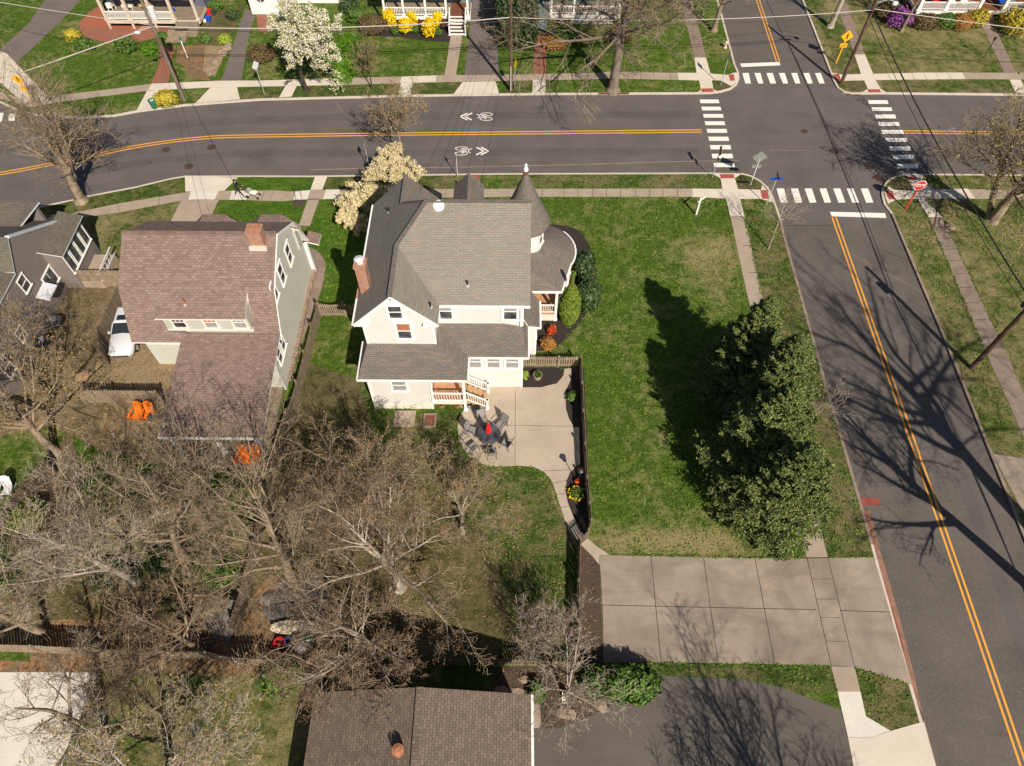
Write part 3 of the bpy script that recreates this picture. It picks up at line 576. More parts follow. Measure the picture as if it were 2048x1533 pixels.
# markings on the road
zm = ZR+.014
def bars(name, L, label):
    mb = MB().mat(X['white_paint'])
    for q in L:
        mb.face([(*p, zm) for p in GL(q)[::-1]])
    return tag(mb.build(name), label, None, None, 'structure')
WB = [(1532, 1677, 757, 785), (1545, 1692, 812, 840), (1558, 1710, 868, 896), (1570, 1722, 924, 953), (1585, 1738, 982, 1012), (1598, 1752, 1042, 1074), (1610, 1768, 1106, 1139), (1624, 1783, 1173, 1207), (1638, 1796, 1243, 1275)]
bars('crosswalk_marking', [[(1000+a/3.833, c/3.833), (1000+b/3.833, c/3.833), (1002+b/3.833, d/3.833), (1002+a/3.833, d/3.833)] for a, b, c, d in WB], 'white zebra bars crossing the main road left of the junction')
EB = [(885, 1030, 743, 771), (910, 1060, 796, 823), (937, 1088, 850, 879), (960, 1115, 906, 935), (985, 1145, 965, 994), (1013, 1172, 1025, 1055), (1040, 1200, 1088, 1119), (1070, 1230, 1152, 1184), (1097, 1255, 1218, 1252)]
bars('crosswalk_marking', [[(1500+a/3.737, c/3.737), (1500+b/3.737, c/3.737), (1502.5+b/3.737, d/3.737), (1502.5+a/3.737, d/3.737)] for a, b, c, d in EB], 'white zebra bars crossing the main road right of the junction')
NB = [(1485, 1498, 1491.5, 1502.5)]+[(1500+a/3.737, 1500+b/3.737, 1500+c/3.737, 1500+d/3.737) for a, b, c, d in [(35, 80, 65, 103), (125, 172, 155, 197), (217, 262, 250, 288), (310, 355, 342, 380), (400, 445, 430, 472), (488, 532, 522, 562)]]
bars('crosswalk_marking', [[(a, 144.5), (b, 144.3), (d, 165.3), (c, 165.5)] for a, b, c, d in NB], 'white zebra bars crossing the side street beyond the junction')
SB = [(1180+a/3.833, 1180+b/3.833, 1180+c/3.833, 1180+d/3.833) for a, b, c, d in [(1433, 1490, 1465, 1518), (1543, 1598, 1578, 1630)]]+[(1600+a/3.833, 1600+b/3.833, 1600+c/3.833, 1600+d/3.833) for a, b, c, d in [(38, 93, 78, 130), (152, 205, 192, 242), (258, 312, 300, 352), (362, 415, 405, 458), (470, 525, 512, 567)]]
bars('crosswalk_marking', [[(a, 375.5), (b, 375.2), (d, 403.5), (c, 404)] for a, b, c, d in SB], 'white zebra bars crossing the near side street')
bars('crosswalk_marking', [[(-8, 224), (6, 224), (2, 242), (-12, 242)], [(17, 226), (29, 226), (28, 240), (15, 240)]], 'white zebra bars at the far left edge')
bars('stop_line', [[(1481, 125.5), (1559.6, 122.5), (1561.5, 129), (1484, 132.5)]], 'white stop line beyond the junction')
bars('stop_line', [[(1661, 422), (1771, 424.7), (1774, 434.4), (1664.4, 431)]], 'white stop line before the near crosswalk')
def dbl(P, label, wd=.13, gap=.16):
    P = smooth(GL(P), 2); mb = MB().mat(X['yellow_paint'])
    for s in (-1, 1):
        A = offs(P, s*gap-wd/2); B = offs(P, s*gap+wd/2)
        for i in range(len(P)-1): mb.face([(*A[i], zm), (*A[i+1], zm), (*B[i+1], zm), (*B[i], zm)][::-1])
    tag(mb.build('centre_line'), label, None, None, 'structure')
dbl([(-120, 362), (0, 346), (89, 329), (130, 320), (162, 314), (209, 304), (287, 288), (391, 274.7), (456.6, 271), (520, 270.3), (682.6, 267.7), (1020, 264.3), (1404, 260.3)], 'double yellow centre line of the main road')
dbl([(1809, 262.2), (2048, 265), (2400, 270)], 'double yellow centre line right of the junction')
dbl([(1473, -130), (1517, 0), (1557, 122)], 'double yellow line of the far side street', .11, .15)
dbl([(1669, 433), (1886, 1050), (2036, 1491), (2140, 1800)], 'double yellow line of the near side street', .12, .15)
def sharrow(c, dirx, label):
    cx, cy, _ = G(*c); mb = MB().mat(X['white_paint'])
    def ln(a, b, wd=.09):
        a = Vector((cx+dirx*a[0], cy+a[1])); b = Vector((cx+dirx*b[0], cy+b[1])); t = (b-a).normalized(); n = Vector((-t.y, t.x))*wd/2
        mb.face([(*(a-n), zm), (*(b-n), zm), (*(b+n), zm), (*(a+n), zm)])
    for sy in (-.3, .3):
        P = [(-.75+.55*math.cos(t*PI/9), sy*1.1+.22*math.sin(t*PI/9)) for t in range(19)]
        for i in range(18): ln(P[i], P[i+1], .08)
    ln((-.75, -.33), (-.2, -.05)); ln((-.75, .33), (-.05, .2)); ln((-.2, -.05), (-.05, .2)); ln((-.75, 0), (-.2, -.05)); ln((-.75, 0), (-.75, .33)); ln((-.05, .2), (.15, .35)); ln((-.2, -.05), (.05, -.25))
    for k in (.55, .95):
        ln((k, -.5), (k+.65, 0), .15); ln((k, .5), (k+.65, 0), .15)
    tag(mb.build('bike_marking'), label, None, None, 'structure')
sharrow((956, 231.5), -1, 'white bicycle and chevrons painted on the far lane')
sharrow((940, 300.5), 1, 'white bicycle and chevrons painted on the near lane')
for i, (u, v, r_) in enumerate([(331, 297.5, .36), (422, 293, .38), (377, 331, .38), (1610, 261, .3), (1669, 300, .42), (1740, 331, .42)]):
    x, y, _ = G(u, v); mb = MB().mat(X['iron']); mb.cyl(x, y, ZR-.05, ZR+.018, r_, n=24); mb.mat(X['rust'])
    for k in range(12):
        a = k*PI/6; mb.box(x+r_*.7*math.cos(a)-.03, x+r_*.7*math.cos(a)+.03, y+r_*.7*math.sin(a)-.03, y+r_*.7*math.sin(a)+.03, ZR+.018, ZR+.024)
    tag(mb.build('manhole_cover'), 'round iron manhole cover '+['left one of the two under the yellow curve', 'right one of the two under the yellow curve', 'nearest the left driveway apron', 'small, in the middle of the junction', 'larger, right side of the junction', 'shaded, beside the near right corner'][i], 'manhole cover', 'manhole covers in the road')
lines('drain_kerb', [[(1197, 188), (1258, 187.5)]], .25, .03, 'rust', 'rusty drain kerb below the big street tree')
def drain(p, label):
    P = GL(p); mb = MB().mat(X['rust']).prism(P, ZR-.1, ZR+.02); mb.mat(X['iron'])
    for k in range(1, 8):
        t = k/8; a = Vector(P[0]).lerp(Vector(P[1]), t); b = Vector(P[3]).lerp(Vector(P[2]), t); mb.beam((*a, ZR+.03), (*b, ZR+.03), .06, .02)
    tag(mb.build('storm_drain'), label, 'storm drain')
drain([(1743, 354), (1757, 346), (1772, 357), (1768, 366)], 'rusty square storm grate by the rounded corner')
drain([(1694, 183.5), (1719, 184), (1719, 189.5), (1694, 189.5)], 'rusty storm grate at the foot of the corner utility pole')
# clay stains along the near gutter
sheet('clay_stain', [(1721, 993), (1760, 995), (1763, 1009), (1726, 1011)], ZR+.006+.004, 'redstain', 'red clay patch on the side street')
sheet('clay_stain', [(1733, 1020), (1742, 1020), (1765, 1110), (1800, 1230), (1828, 1340), (1850, 1440), (1885, 1560), (1866, 1530), (1823, 1372), (1755, 1118)], ZR+.0075, 'orangestain', 'dusty clay streak along the gutter')
sheet('clay_stain', [(1728, 1020), (1733, 1020), (1757, 1115), (1786, 1215), (1808, 1290), (1812, 1330), (1780, 1226), (1738, 1060)], ZR+.0115, 'redstain', 'thin red clay streak beside the driveway kerb')

# seams and worn streaks of the main road
lines('road_seam', [[(1000, 331), (1100, 329), (1200, 326), (1330, 322), (1480, 319)], [(620, 338), (760, 334), (900, 333), (1000, 331)]], .10, ZR+.009, 'kerb_s', 'pale worn seam along the near lane of the main road')
lines('road_crack', [[(672, 203), (680, 216), (690, 226), (703, 236)], [(1805, 190), (1850, 230), (1905, 290)], [(1890, 230), (1935, 300)], [(1700, 240), (1790, 242)], [(1620, 300), (1540, 298)], [(1700, 505), (1860, 590)], [(1850, 600), (1900, 640)]], .045, ZR+.0105, 'kerb_s', 'fine cracks and scratches in the asphalt')
lines('road_crack', [[(1870, 470), (1790, 452)], [(1663, 449), (1568, 450)], [(1820, 1368), (1850, 1440)], [(1768, 500), (1800, 512), (1838, 530)]], .05, ZR+.0115, 'joint', 'dark tar seams across the side street')
sheet('yard_ground', [(20, 1080), (170, 1010), (330, 930), (540, 935), (520, 1050), (470, 1240), (60, 1260)], z1+.0008, 'grass_dry', 'mixed thin grass and leaves under the left trees')
sheet('yard_ground', [(60, 1150), (200, 1130), (420, 1180), (470, 1245), (60, 1245)], z1+.0015, 'dirt', 'tan brown leaf covered ground before the back fence')
sheet('driveway', [(1850, 915), (0, 0)][:0] or [(1985, 908), (2048, 918), (2400, 960), (2500, 1075), (2048, 1030)], z2+.006, 'conc', 'concrete driveway at the right edge')

# darker damp stains and tyre wear: real blotches on slabs and lanes
def blotch(pts, z, mat, label): sheet('stain', smooth(pts+[pts[0]], 2)[:-1], z, mat, label)
X['stain_c'] = MAT('damp_concrete_mat', f_conc((.235, .19, .155), 1.2, .9), .85, .2)
X['tyre_wear'] = MAT('tyre_wear_mat', f_asph((.098, .087, .083), (.18, .165, .155), .15), .8, .25)
lines('tyre_wear', [[(0, 300), (200, 268), (400, 243), (700, 232), (1380, 226)]], 1.0, ZR+.0045, 'tyre_wear', 'faint darker wheel track of the far lane')
lines('tyre_wear', [[(130, 350), (300, 320), (500, 305), (900, 303), (1400, 300)]], .9, ZR+.0046, 'tyre_wear', 'faint darker wheel track of the near lane')
lines('tyre_wear', [[(1735, 470), (1860, 780), (2010, 1180), (2110, 1470)]], .8, ZR+.0085, 'tyre_wear', 'faint darker wheel track right of the yellow line')

# ================================================================ PLANT BUILDERS
def unit(a): return a/(np.linalg.norm(a, axis=-1, keepdims=True)+1e-9)
def march(P, D, L, S, wander, trop, rng, flat=0.0):
    n = len(P); pts = np.zeros((n, S+1, 3)); pts[:, 0] = P; D = D.copy()
    for i in range(S):
        D = D+rng.normal(0, wander, (n, 3)); D[:, 2] += trop
        if flat: D[:, 2] *= (1-flat)
        D = unit(D); P = P+D*(L/S)[:, None]; pts[:, i+1] = P
    return pts
def tubes(pts, r0, r1, m):
    n, k, _ = pts.shape; d = np.zeros_like(pts)
    d[:, 1:-1] = pts[:, 2:]-pts[:, :-2]; d[:, 0] = pts[:, 1]-pts[:, 0]; d[:, -1] = pts[:, -1]-pts[:, -2]; d = unit(d)
    ref = np.where(np.abs(d[..., 2:3]) > .9, np.array([1., .2, 0]), np.array([.1, .15, 1.]))
    a = unit(np.cross(d, ref)); b = np.cross(d, a)
    t = np.linspace(0, 1, k)[None, :]; r = r0[:, None]*(1-t)+r1[:, None]*t
    an = 2*PI*np.arange(m)/m
    V = pts[:, :, None, :]+r[:, :, None, None]*(a[:, :, None, :]*np.cos(an)[None, None, :, None]+b[:, :, None, :]*np.sin(an)[None, None, :, None])
    base = (np.arange(n)*k*m)[:, None, None]+(np.arange(k-1)*m)[None, :, None]; j = np.arange(m)[None, None, :]; j2 = (j+1) % m
    F = np.stack([base+j, base+j2, base+m+j2, base+m+j], -1).reshape(-1, 4)
    return V.reshape(-1, 3), F
def spawn(pts, L, k, lo, hi, ang, fac, rng, up=0.0):
    n, s, _ = pts.shape; t = (np.tile((np.arange(k)+.5)/k, (n, 1))+rng.uniform(-.4, .4, (n, k))/k)*(hi-lo)+lo; t = np.clip(t, 0.02, .999)
    x = t*(s-1); i = x.astype(int); f = (x-i)[..., None]; I = np.arange(n)[:, None]
    A = pts[I, i]; B = pts[I, i+1]; P = A*(1-f)+B*f; D = unit(B-A)
    q = rng.normal(0, 1, P.shape); q[..., 2] += up; q = q-D*(q*D).sum(-1, keepdims=True); q = unit(q)
    an = ang*rng.uniform(.7, 1.3, t.shape)[..., None]; D2 = unit(D*np.cos(an)+q*np.sin(an))
    L2 = L[:, None]*fac*(1-.35*t)*rng.uniform(.7, 1.25, t.shape)
    return P.reshape(-1, 3), D2.reshape(-1, 3), L2.ravel(), t.ravel(), np.repeat(np.arange(n), k)
def quads(P, N, U, w, h):
    # quads centred on P, normal N, long axis U
    U = unit(U-N*(U*N).sum(-1, keepdims=True)); W = np.cross(N, U); w = np.asarray(w)[..., None]/2; h = np.asarray(h)[..., None]/2
    V = np.stack([P-W*w-U*h, P+W*w-U*h, P+W*w*.8+U*h, P-W*w*.8+U*h], 1).reshape(-1, 3)
    return V, np.arange(len(P)*4).reshape(-1, 4)
def leafquads(P, size, rng, updir=.3):
    n = len(P); N = rng.normal(0, 1, (n, 3)); N[:, 2] += updir; N = unit(N); U = rng.normal(0, 1, (n, 3))
    s = size*rng.uniform(.6, 1.4, n); return quads(P, N, U, s*.8, s*1.2)
def tree(name, label, base, h, spread, seed, bark='bark_grey', twig='twig', leaf=None, lsize=.12, lpt=1, r0=.25, fork=.25, limbs=6, lang=.75, lv=(7, 6, 5), lean=(0, 0), trop=.06, dens=1.0, group=None, thin=.011, stems=1, wander=.085, lk=.36):
    rng = np.random.default_rng(seed); root = thing(name, label, 'tree', (base[0], base[1], 0), 0, group)
    lean = np.array([lean[0], lean[1], 0.])
    TV = []; TF = []; nv = 0
    def add(store, V, F):
        store.append((V, F))
    trunk = []; crown = []
    # trunk(s)
    P0 = np.zeros((stems, 3)); P0[:, 2] = -.1
    if stems > 1: P0[:, :2] = rng.uniform(-.3, .3, (stems, 2))
    D0 = np.tile(np.array([0, 0, 1.]), (stems, 1))+lean*.6
    if stems > 1: D0[:, :2] += rng.normal(0, .28, (stems, 2))
    tl = h*(fork+.25)
    L0 = np.full(stems, tl)*rng.uniform(.85, 1.15, stems)
    tp = march(P0, unit(D0), L0, 8, .035, .05, rng)
    V, F = tubes(tp, np.full(stems, r0), np.full(stems, r0*.45), 10); add(trunk, V, F)
    fl = np.concatenate([tp[:, :1], tp[:, :1]+np.array([0, 0, .5])], 1)
    V, F = tubes(fl, np.full(stems, r0*1.55), np.full(stems, r0*.98), 10); add(trunk, V, F)
    # limbs
    reach = math.hypot(h*(1-fork)*.75, spread)
    P, D, L, t, par = spawn(tp, np.full(stems, reach/.8), limbs, fork/(fork+.25), .99, lang, .85, rng, .25)
    L = L*(reach/ (L.mean()+1e-6))*.62
    r = r0*lk*(1-.4*(t-.4))
    D = unit(D+lean*.5)
    pts = march(P, D, L, 7, wander, trop, rng)
    # leader
    lp = march(tp[:, -1], unit(tp[:, -1]-tp[:, -2]), np.full(stems, h-tl)*.8, 7, wander*.6, .03, rng)
    pts = np.concatenate([pts, lp]); L = np.concatenate([L, np.full(stems, (h-tl)*.8)]); r = np.concatenate([r, np.full(stems, r0*.42)])
    V, F = tubes(pts, r, r*.22, 7); add(trunk, V, F)
    rr = r
    for li, k in enumerate(lv):
        k = max(2, int(round(k*dens))); last = li == len(lv)-1
        P, D, L2, t, par = spawn(pts, L, k, .15, .99, (.75, .8, .85, .9)[min(li, 3)], (.58, .55, .6, .6)[min(li, 3)], rng, .15)
        r = np.maximum(rr[par]*(1-.7*t)*.45, thin*(1.6 if not last else 1.0)); S = (5, 4, 3, 2)[min(li, 3)]
        pts = march(P, D, L2, S, wander*1.15, trop*.8, rng)
        V, F = tubes(pts, r, np.maximum(r*.35, thin*.6), (5, 4, 3, 3)[min(li, 3)]); add(trunk if li == 0 else crown, V, F)
        L = L2; rr = r
    def join(st):
        Vs = []; Fs = []; o = 0
        for V, F in st: Vs.append(V); Fs.append(F+o); o += len(V)
        return np.concatenate(Vs), np.concatenate(Fs)
    V, F = join(trunk); npmesh('trunk', V, F, [X[bark]], root, smooth=True)
    V, F = join(crown); mats = [X[twig]]; mi = np.zeros(len(F), int)
    if leaf:
        n = len(pts); Q = np.repeat(pts.reshape(-1, 3) if lpt > 1 else pts[:, -1], max(1, int(lpt)), 0) if lpt >= 1 else pts[rng.random(n) < lpt, -1]
        Q = Q+rng.normal(0, lsize*.9, Q.shape)
        V2, F2 = leafquads(Q, lsize, rng); mi = np.concatenate([mi, np.ones(len(F2), int)]); F = np.concatenate([F, F2+len(V)]); V = np.concatenate([V, V2]); mats.append(X[leaf])
    npmesh('crown', V, F, mats, root, mi)
    return root
def bush(name, label, c, rad, mat, n=1500, size=.09, seed=1, cat='bush', group=None, z0=0.0, lobes=5, core=None, shape='ball'):
    rng = np.random.default_rng(seed); rad = np.array(rad)
    root = thing(name, label, cat, (c[0], c[1], z0), 0, group)
    d = unit(rng.normal(0, 1, (n, 3))); d[:, 2] = np.where(d[:, 2] < -.6, -d[:, 2], d[:, 2])
    k = rng.normal(0, 1, (lobes, 3)); k = unit(k); lob = .82+.34*np.clip(np.max(d@k.T, 1), 0, 1)**3+.10*np.sin(d[:, 0]*9+seed)*np.cos(d[:, 1]*8)+np.where(rng.random(n) < .1, rng.uniform(0, .2, n), 0)
    rr = (rng.uniform(.45, 1, n)**.5)*lob
    if shape == 'cone':
        z = rng.uniform(0, 1, n)**1.25; a = rng.uniform(0, 2*PI, n); prof = (np.sin(np.clip(z*1.15+.12, 0, 1)*PI)**.55)*(1-z**3)*.95+.08
        q = rng.uniform(.75, 1.05, n)*prof; P = np.stack([np.cos(a)*q*rad[0], np.sin(a)*q*rad[1], z*rad[2]*2], 1); N = np.stack([np.cos(a), np.sin(a), .5+0*a], 1); d = unit(N)
    elif shape == 'box':
        a = rng.uniform(-1, 1, (n, 3)); m = np.argmax(np.abs(a), 1); a[np.arange(n), m] = np.sign(a[np.arange(n), m])*rng.uniform(.85, 1.05, n); a *= 1+.05*np.sin(a[:, ::-1]*7)
        a[:, 2] = np.abs(a[:, 2])*2-1; P = a*rad+np.array([0, 0, rad[2]]); d = unit(a)
    else: P = d*rr[:, None]*rad+np.array([0, 0, rad[2]*.85])
    P[:, 2] = np.maximum(P[:, 2], .02)
    N = unit(d+rng.normal(0, .6, d.shape)); U = rng.normal(0, 1, d.shape); U[:, 2] += .6
    s = size*rng.uniform(.6, 1.5, n); V, F = quads(P, N, U, s*.7, s*1.3)
    npmesh('foliage', V, F, [X[mat]], root)
    mb = MB().mat(X[core or 'bark_dk'])
    for i in range(7):
        a = i*2*PI/7+seed; e = (math.cos(a)*rad[0]*.55, math.sin(a)*rad[1]*.55, rad[2]*1.25)
        mb.tube([(0, 0, -.05), (e[0]*.4, e[1]*.4, e[2]*.5), e], [.035, .025, .01], 5)
    mb.build('stems', root, world=False)
    return root
def spruce(label, base, h, rad, seed):
    rng = np.random.default_rng(seed); root = thing('spruce_tree', label, 'tree', (base[0], base[1], 0), 0, 'spruces in a row beside the sidewalk')
    MB().mat(X['bark_dk']).tube([(0, 0, -.1), (0, 0, h*.5), (0, 0, h*.97)], [.22, .14, .03], 8).build('trunk', root, world=False)
    nb = 190; zz = (np.arange(nb)+.5)/nb; z = .15+zz*(h-.25); a = np.arange(nb)*2.39996+rng.uniform(-.3, .3, nb)
    rel = z/h; ln = rad*np.clip((1-rel)**.7*1.2, .08, 1.1)*rng.uniform(.7, 1.22, nb)*(1+.1*np.sin(a*2+seed)); ln = np.where(rel < .08, ln*.85, ln)
    P = np.stack([0*a, 0*a, z], 1); D = unit(np.stack([np.cos(a), np.sin(a), .12+.75*rel], 1))
    pts = march(P, D, ln, 6, .05, .01, rng)
    V1, F1 = tubes(pts, .03+.03*(1-rel), np.full(nb, .008), 3)
    nk = 26; t = np.tile((np.arange(nk)+.5)/nk, (nb, 1))+rng.uniform(-.4, .4, (nb, nk))/nk; t = np.clip(.18+t*.82, 0, .999); x = t*6; i = x.astype(int); f = (x-i)[..., None]; I = np.arange(nb)[:, None]
    A = pts[I, i]; Bq = pts[I, i+1]; Q0 = A*(1-f)+Bq*f; d = unit(Bq-A); side = unit(np.cross(d, np.array([0, 0, 1.])))*np.where(np.arange(nk) % 2, 1., -1.)[None, :, None]
    D2 = unit(d*.75+side*rng.uniform(.5, 1.0, t.shape)[..., None]+rng.normal(0, .14, Q0.shape)+np.array([0, 0, .04]))
    L2 = (ln[:, None]*.48*(1.08-t)*rng.uniform(.7, 1.2, t.shape)+.1)
    p2 = march(Q0.reshape(-1, 3), D2.reshape(-1, 3), L2.ravel(), 3, .1, -.01, rng)
    V3, F3 = tubes(p2, np.full(len(p2), .01), np.full(len(p2), .005), 3)
    k = 9; t = np.linspace(.02, 1.1, k); x = np.minimum(t, .999)*3; i = x.astype(int); f = (t*3-i)[None, :, None]
    Q = p2[:, i]*(1-f)+p2[:, i+1]*f; dd = unit(p2[:, i+1]-p2[:, i]); Q = Q.reshape(-1, 3); dd = dd.reshape(-1, 3)
    nq = len(Q); Vs = []; Fs = []; o = 0
    for s in range(2):
        N = rng.normal(0, .7, (nq, 3)); N[:, 2] += 1.; U = dd+rng.normal(0, .4, dd.shape)
        V, F = quads(Q+rng.normal(0, .035, Q.shape), unit(N), U, rng.uniform(.03, .06, nq), rng.uniform(.09, .17, nq)); Vs.append(V); Fs.append(F+o); o += len(V)
    V = np.concatenate([V1, V3]+Vs); F = np.concatenate([F1, F3+len(V1)]+[g+len(V1)+len(V3) for g in Fs]); mi = np.concatenate([np.zeros(len(F1)+len(F3), int), np.ones(sum(len(g) for g in Fs), int)])
    npmesh('crown', V, F, [X['bark_dk'], X['spruce']], root, mi)
    return root

def inpoly(P, poly):
    x, y = P[:, 0], P[:, 1]; c = np.zeros(len(P), bool); n = len(poly)
    for i in range(n):
        (x1, y1), (x2, y2) = poly[i], poly[(i+1) % n]
        c ^= ((y1 > y) != (y2 > y)) & (x < (x2-x1)*(y-y1)/((y2-y1) or 1e-9)+x1)
    return c
def scatter(name, label, polys, dens, mat, size, seed, up=1.0, zr=(.0, .04), edge=None):
    rng = np.random.default_rng(seed); Ps = []
    for pp in polys:
        pg = GL(pp); A = np.array(pg); lo = A.min(0); hi = A.max(0); n = int(dens*(hi-lo).prod())
        P = rng.uniform(lo, hi, (n, 2)); P = P[inpoly(P, pg)]; q = np.sin(P[:, 0]*1.7+np.sin(P[:, 1]*1.3)*2)*np.sin(P[:, 1]*2.1+1.3*np.sin(P[:, 0])); P = P[rng.random(len(P)) < .55+.45*q]; Ps.append(P)
    for e in (edge or []):
        E_ = GL(e)
        for i in range(len(E_)-1):
            a = np.array(E_[i]); b = np.array(E_[i+1]); L = np.linalg.norm(b-a); n = int(L*22); P = a+(b-a)*rng.random((n, 1))+rng.normal(0, .045, (n, 2)); Ps.append(P)
    P = np.concatenate(Ps); n = len(P); P3 = np.concatenate([P, rng.uniform(zr[0], zr[1], (n, 1))+.02], 1)
    N = rng.normal(0, 1, (n, 3)); N[:, 2] = abs(N[:, 2])*.6+up; U = rng.normal(0, 1, (n, 3)); s = size*rng.uniform(.5, 1.5, n)
    V, F = quads(P3, unit(N), U, s*.6, s*1.4)
    return tag(npmesh(name, V, F, [X[mat]]), label, None, None, 'stuff')
# ================================================================ BUILDINGS
def obox(mb, p, n, a0, a1, d0, d1, z0, z1):
    t = (-n[1], n[0]); V = []
    for z in (z0, z1):
        for d in (d0, d1):
            for a in (a0, a1): V.append((p[0]+t[0]*a+n[0]*d, p[1]+t[1]*a+n[1]*d, z))
    return mb.mesh(V, [(0, 2, 3, 1), (4, 5, 7, 6), (0, 1, 5, 4), (2, 6, 7, 3), (0, 4, 6, 2), (1, 3, 7, 5)])
def window(par, p, n, wd, z0, z1, trim='white', glass='glass', bar=True, tr=.1, upper=None, sill=True, muntin=0):
    mb = MB().mat(X[trim]); h = wd/2
    obox(mb, p, n, -h-tr, -h, 0.0, .06, z0, z1); obox(mb, p, n, h, h+tr, 0.0, .06, z0, z1)
    obox(mb, p, n, -h-tr-.03, h+tr+.03, 0.0, .08, z1, z1+tr*1.2)
    zm = (z0+z1)/2
    if bar: obox(mb, p, n, -h, h, .0, .05, zm-.03, zm+.03)
    obox(mb, p, n, -h, -h+.04, .0, .045, z0, z1); obox(mb, p, n, h-.04, h, .0, .045, z0, z1)
    for k in range(muntin):
        a = -h+wd*(k+1)/(muntin+1); obox(mb, p, n, a-.015, a+.015, 0, .04, zm+.03, z1)
    f = mb.build('window', par)
    g = MB().mat(X[glass]); obox(g, p, n, -h, h, 0.0, .02, z0, zm if upper else z1)
    g.build('pane', f)
    if upper: g = MB().mat(X[upper]); obox(g, p, n, -h, h, 0.0, .025, zm, z1); g.build('pane', f)
    if sill: s = MB().mat(X[trim]); obox(s, p, n, -h-tr-.05, h+tr+.05, 0, .12, z0-.08, z0); s.build('sill', f)
    return f
def railing(par, a, b, z0, ht=.95, mat='white', sp=.13, name='railing', zb=None, bal=.035):
    mb = MB().mat(X[mat]); a = Vector((*a, z0)); b = Vector((*b, z0 if zb is None else zb)); u = Vector((0, 0, 1))
    mb.beam(a+u*ht, b+u*ht, .09, .07); mb.beam(a+u*.12, b+u*.12, .06, .06)
    n = max(2, int((b-a).length/sp))
    for i in range(1, n):
        p = a.lerp(b, i/n); mb.beam(p+u*.12, p+u*ht, bal, bal, (1, 0, 0))
    return mb.build(name, par)
def post(par, x, y, z0, z1, w_=.16, mat='white'):
    mb = MB().mat(X[mat]).box(x-w_/2, x+w_/2, y-w_/2, y+w_/2, z0, z1)
    mb.box(x-w_*.75, x+w_*.75, y-w_*.75, y+w_*.75, z0, z0+.12).box(x-w_*.75, x+w_*.75, y-w_*.75, y+w_*.75, z1-.1, z1); return mb.build('post', par)
def roofslab(mb, pts, th=.14, mat='roofA', edge='white'):
    # a thick roof plane: top face in shingle, edges in trim
    P = [Vector(p) for p in pts]; d = Vector((0, 0, -th)); n = len(P)
    nn = Vector((0, 0, 0))
    for i in range(n): nn += P[i].cross(P[(i+1) % n])
    if nn.z < 0: P = P[::-1]
    mb.mat(X[mat]).face(P); mb.mat(X[edge])
    for i in range(n):
        a, b = P[i], P[(i+1) % n]; mb.face([a+d, b+d, b, a])
    mb.face([p+d for p in P[::-1]]); return mb
def gutter(par, pts, mat='white', r=.06, name='gutter'):
    mb = MB().mat(X[mat])
    for i in range(len(pts)-1): mb.beam(pts[i], pts[i+1], .11, .1)
    return mb.build(name, par)
# ---------------------------------------------------------------- the white turreted house
WH = thing('victorian_house', 'cream house with green red shingled roof, cone topped turret and round porch', 'house', (-4.4, 30, 0))
sc_ = X['siding_cream']
mb = MB().mat(sc_)
mb.box(-9.15, .42, 27.9, 35.7, 0, 6.95)                       # main body
mb.mesh([(-9.15, 27.9, 6.95), (.42, 27.9, 6.95), (.42, 35.7, 6.95), (-9.15, 35.7, 6.95), (-5.1, 31.8, 10.8), (.42, 31.8, 11.0)], [(0, 1, 5, 4), (1, 2, 5), (2, 3, 4, 5), (3, 0, 4)])
mb.box(-9.15, -4.95, 26.32, 27.9, 0, 6.95)
mb.mesh([(-9.15, 26.32, 6.95), (-4.95, 26.32, 6.95), (-7.05, 26.32, 9.1), (-9.15, 29.5, 6.95), (-4.95, 29.5, 6.95), (-7.05, 29.5, 9.1)], [(0, 1, 2), (3, 5, 4), (0, 2, 5, 3), (1, 4, 5, 2)])
mb.mesh([(-9.15, 35.7, 6.95), (-4.95, 35.7, 6.95), (-7.05, 35.7, 9.1), (-9.15, 35.72, 6.95), (-4.95, 35.72, 6.95), (-7.05, 35.72, 9.1)], [(3, 5, 4)])
mb.box(-9.2, -5.4, 24.5, 26.32, 0, 3.9)                      # rear low wing
mb.box(-5.4, .42, 26.25, 27.9, 0, 3.9)                        # kitchen
mb.box(.42, 1.32, 28.6, 30.9, 0, 3.8)                         # side bay
mb.box(-4.0, -2.3, 35.7, 36.6, 0, 8.0)                       # front bay
mb.mesh([(-4.0, 36.6, 8.0), (-2.3, 36.6, 8.0), (-3.15, 36.6, 8.85)], [(0, 2, 1)])
mb.build('wall', WH)
mb = MB().mat(X['offwhite']); mb.box(-5.42, -.0, 26.235, 26.25, 0, .55); mb.box(-9.22, -5.4, 24.485, 24.5, 0, .55); mb.build('foundation', WH)
# roofs
E7 = 7.0
mb = MB()
RDGx0, RDGx1, RY, RZ = -5.3, .86, 31.8, 11.3
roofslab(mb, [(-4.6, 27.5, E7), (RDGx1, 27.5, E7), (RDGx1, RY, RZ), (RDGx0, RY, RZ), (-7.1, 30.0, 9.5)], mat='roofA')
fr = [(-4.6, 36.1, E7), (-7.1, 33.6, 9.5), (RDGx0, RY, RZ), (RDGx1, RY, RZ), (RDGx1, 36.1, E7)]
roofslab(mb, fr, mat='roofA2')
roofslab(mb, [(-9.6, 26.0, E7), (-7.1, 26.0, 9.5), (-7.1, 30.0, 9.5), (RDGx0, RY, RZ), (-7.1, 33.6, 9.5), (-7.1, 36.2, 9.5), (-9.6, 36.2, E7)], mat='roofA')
roofslab(mb, [(-4.6, 26.0, E7), (-4.6, 27.5, E7), (-7.1, 30.0, 9.5), (-7.1, 26.0, 9.5)], mat='roofA')
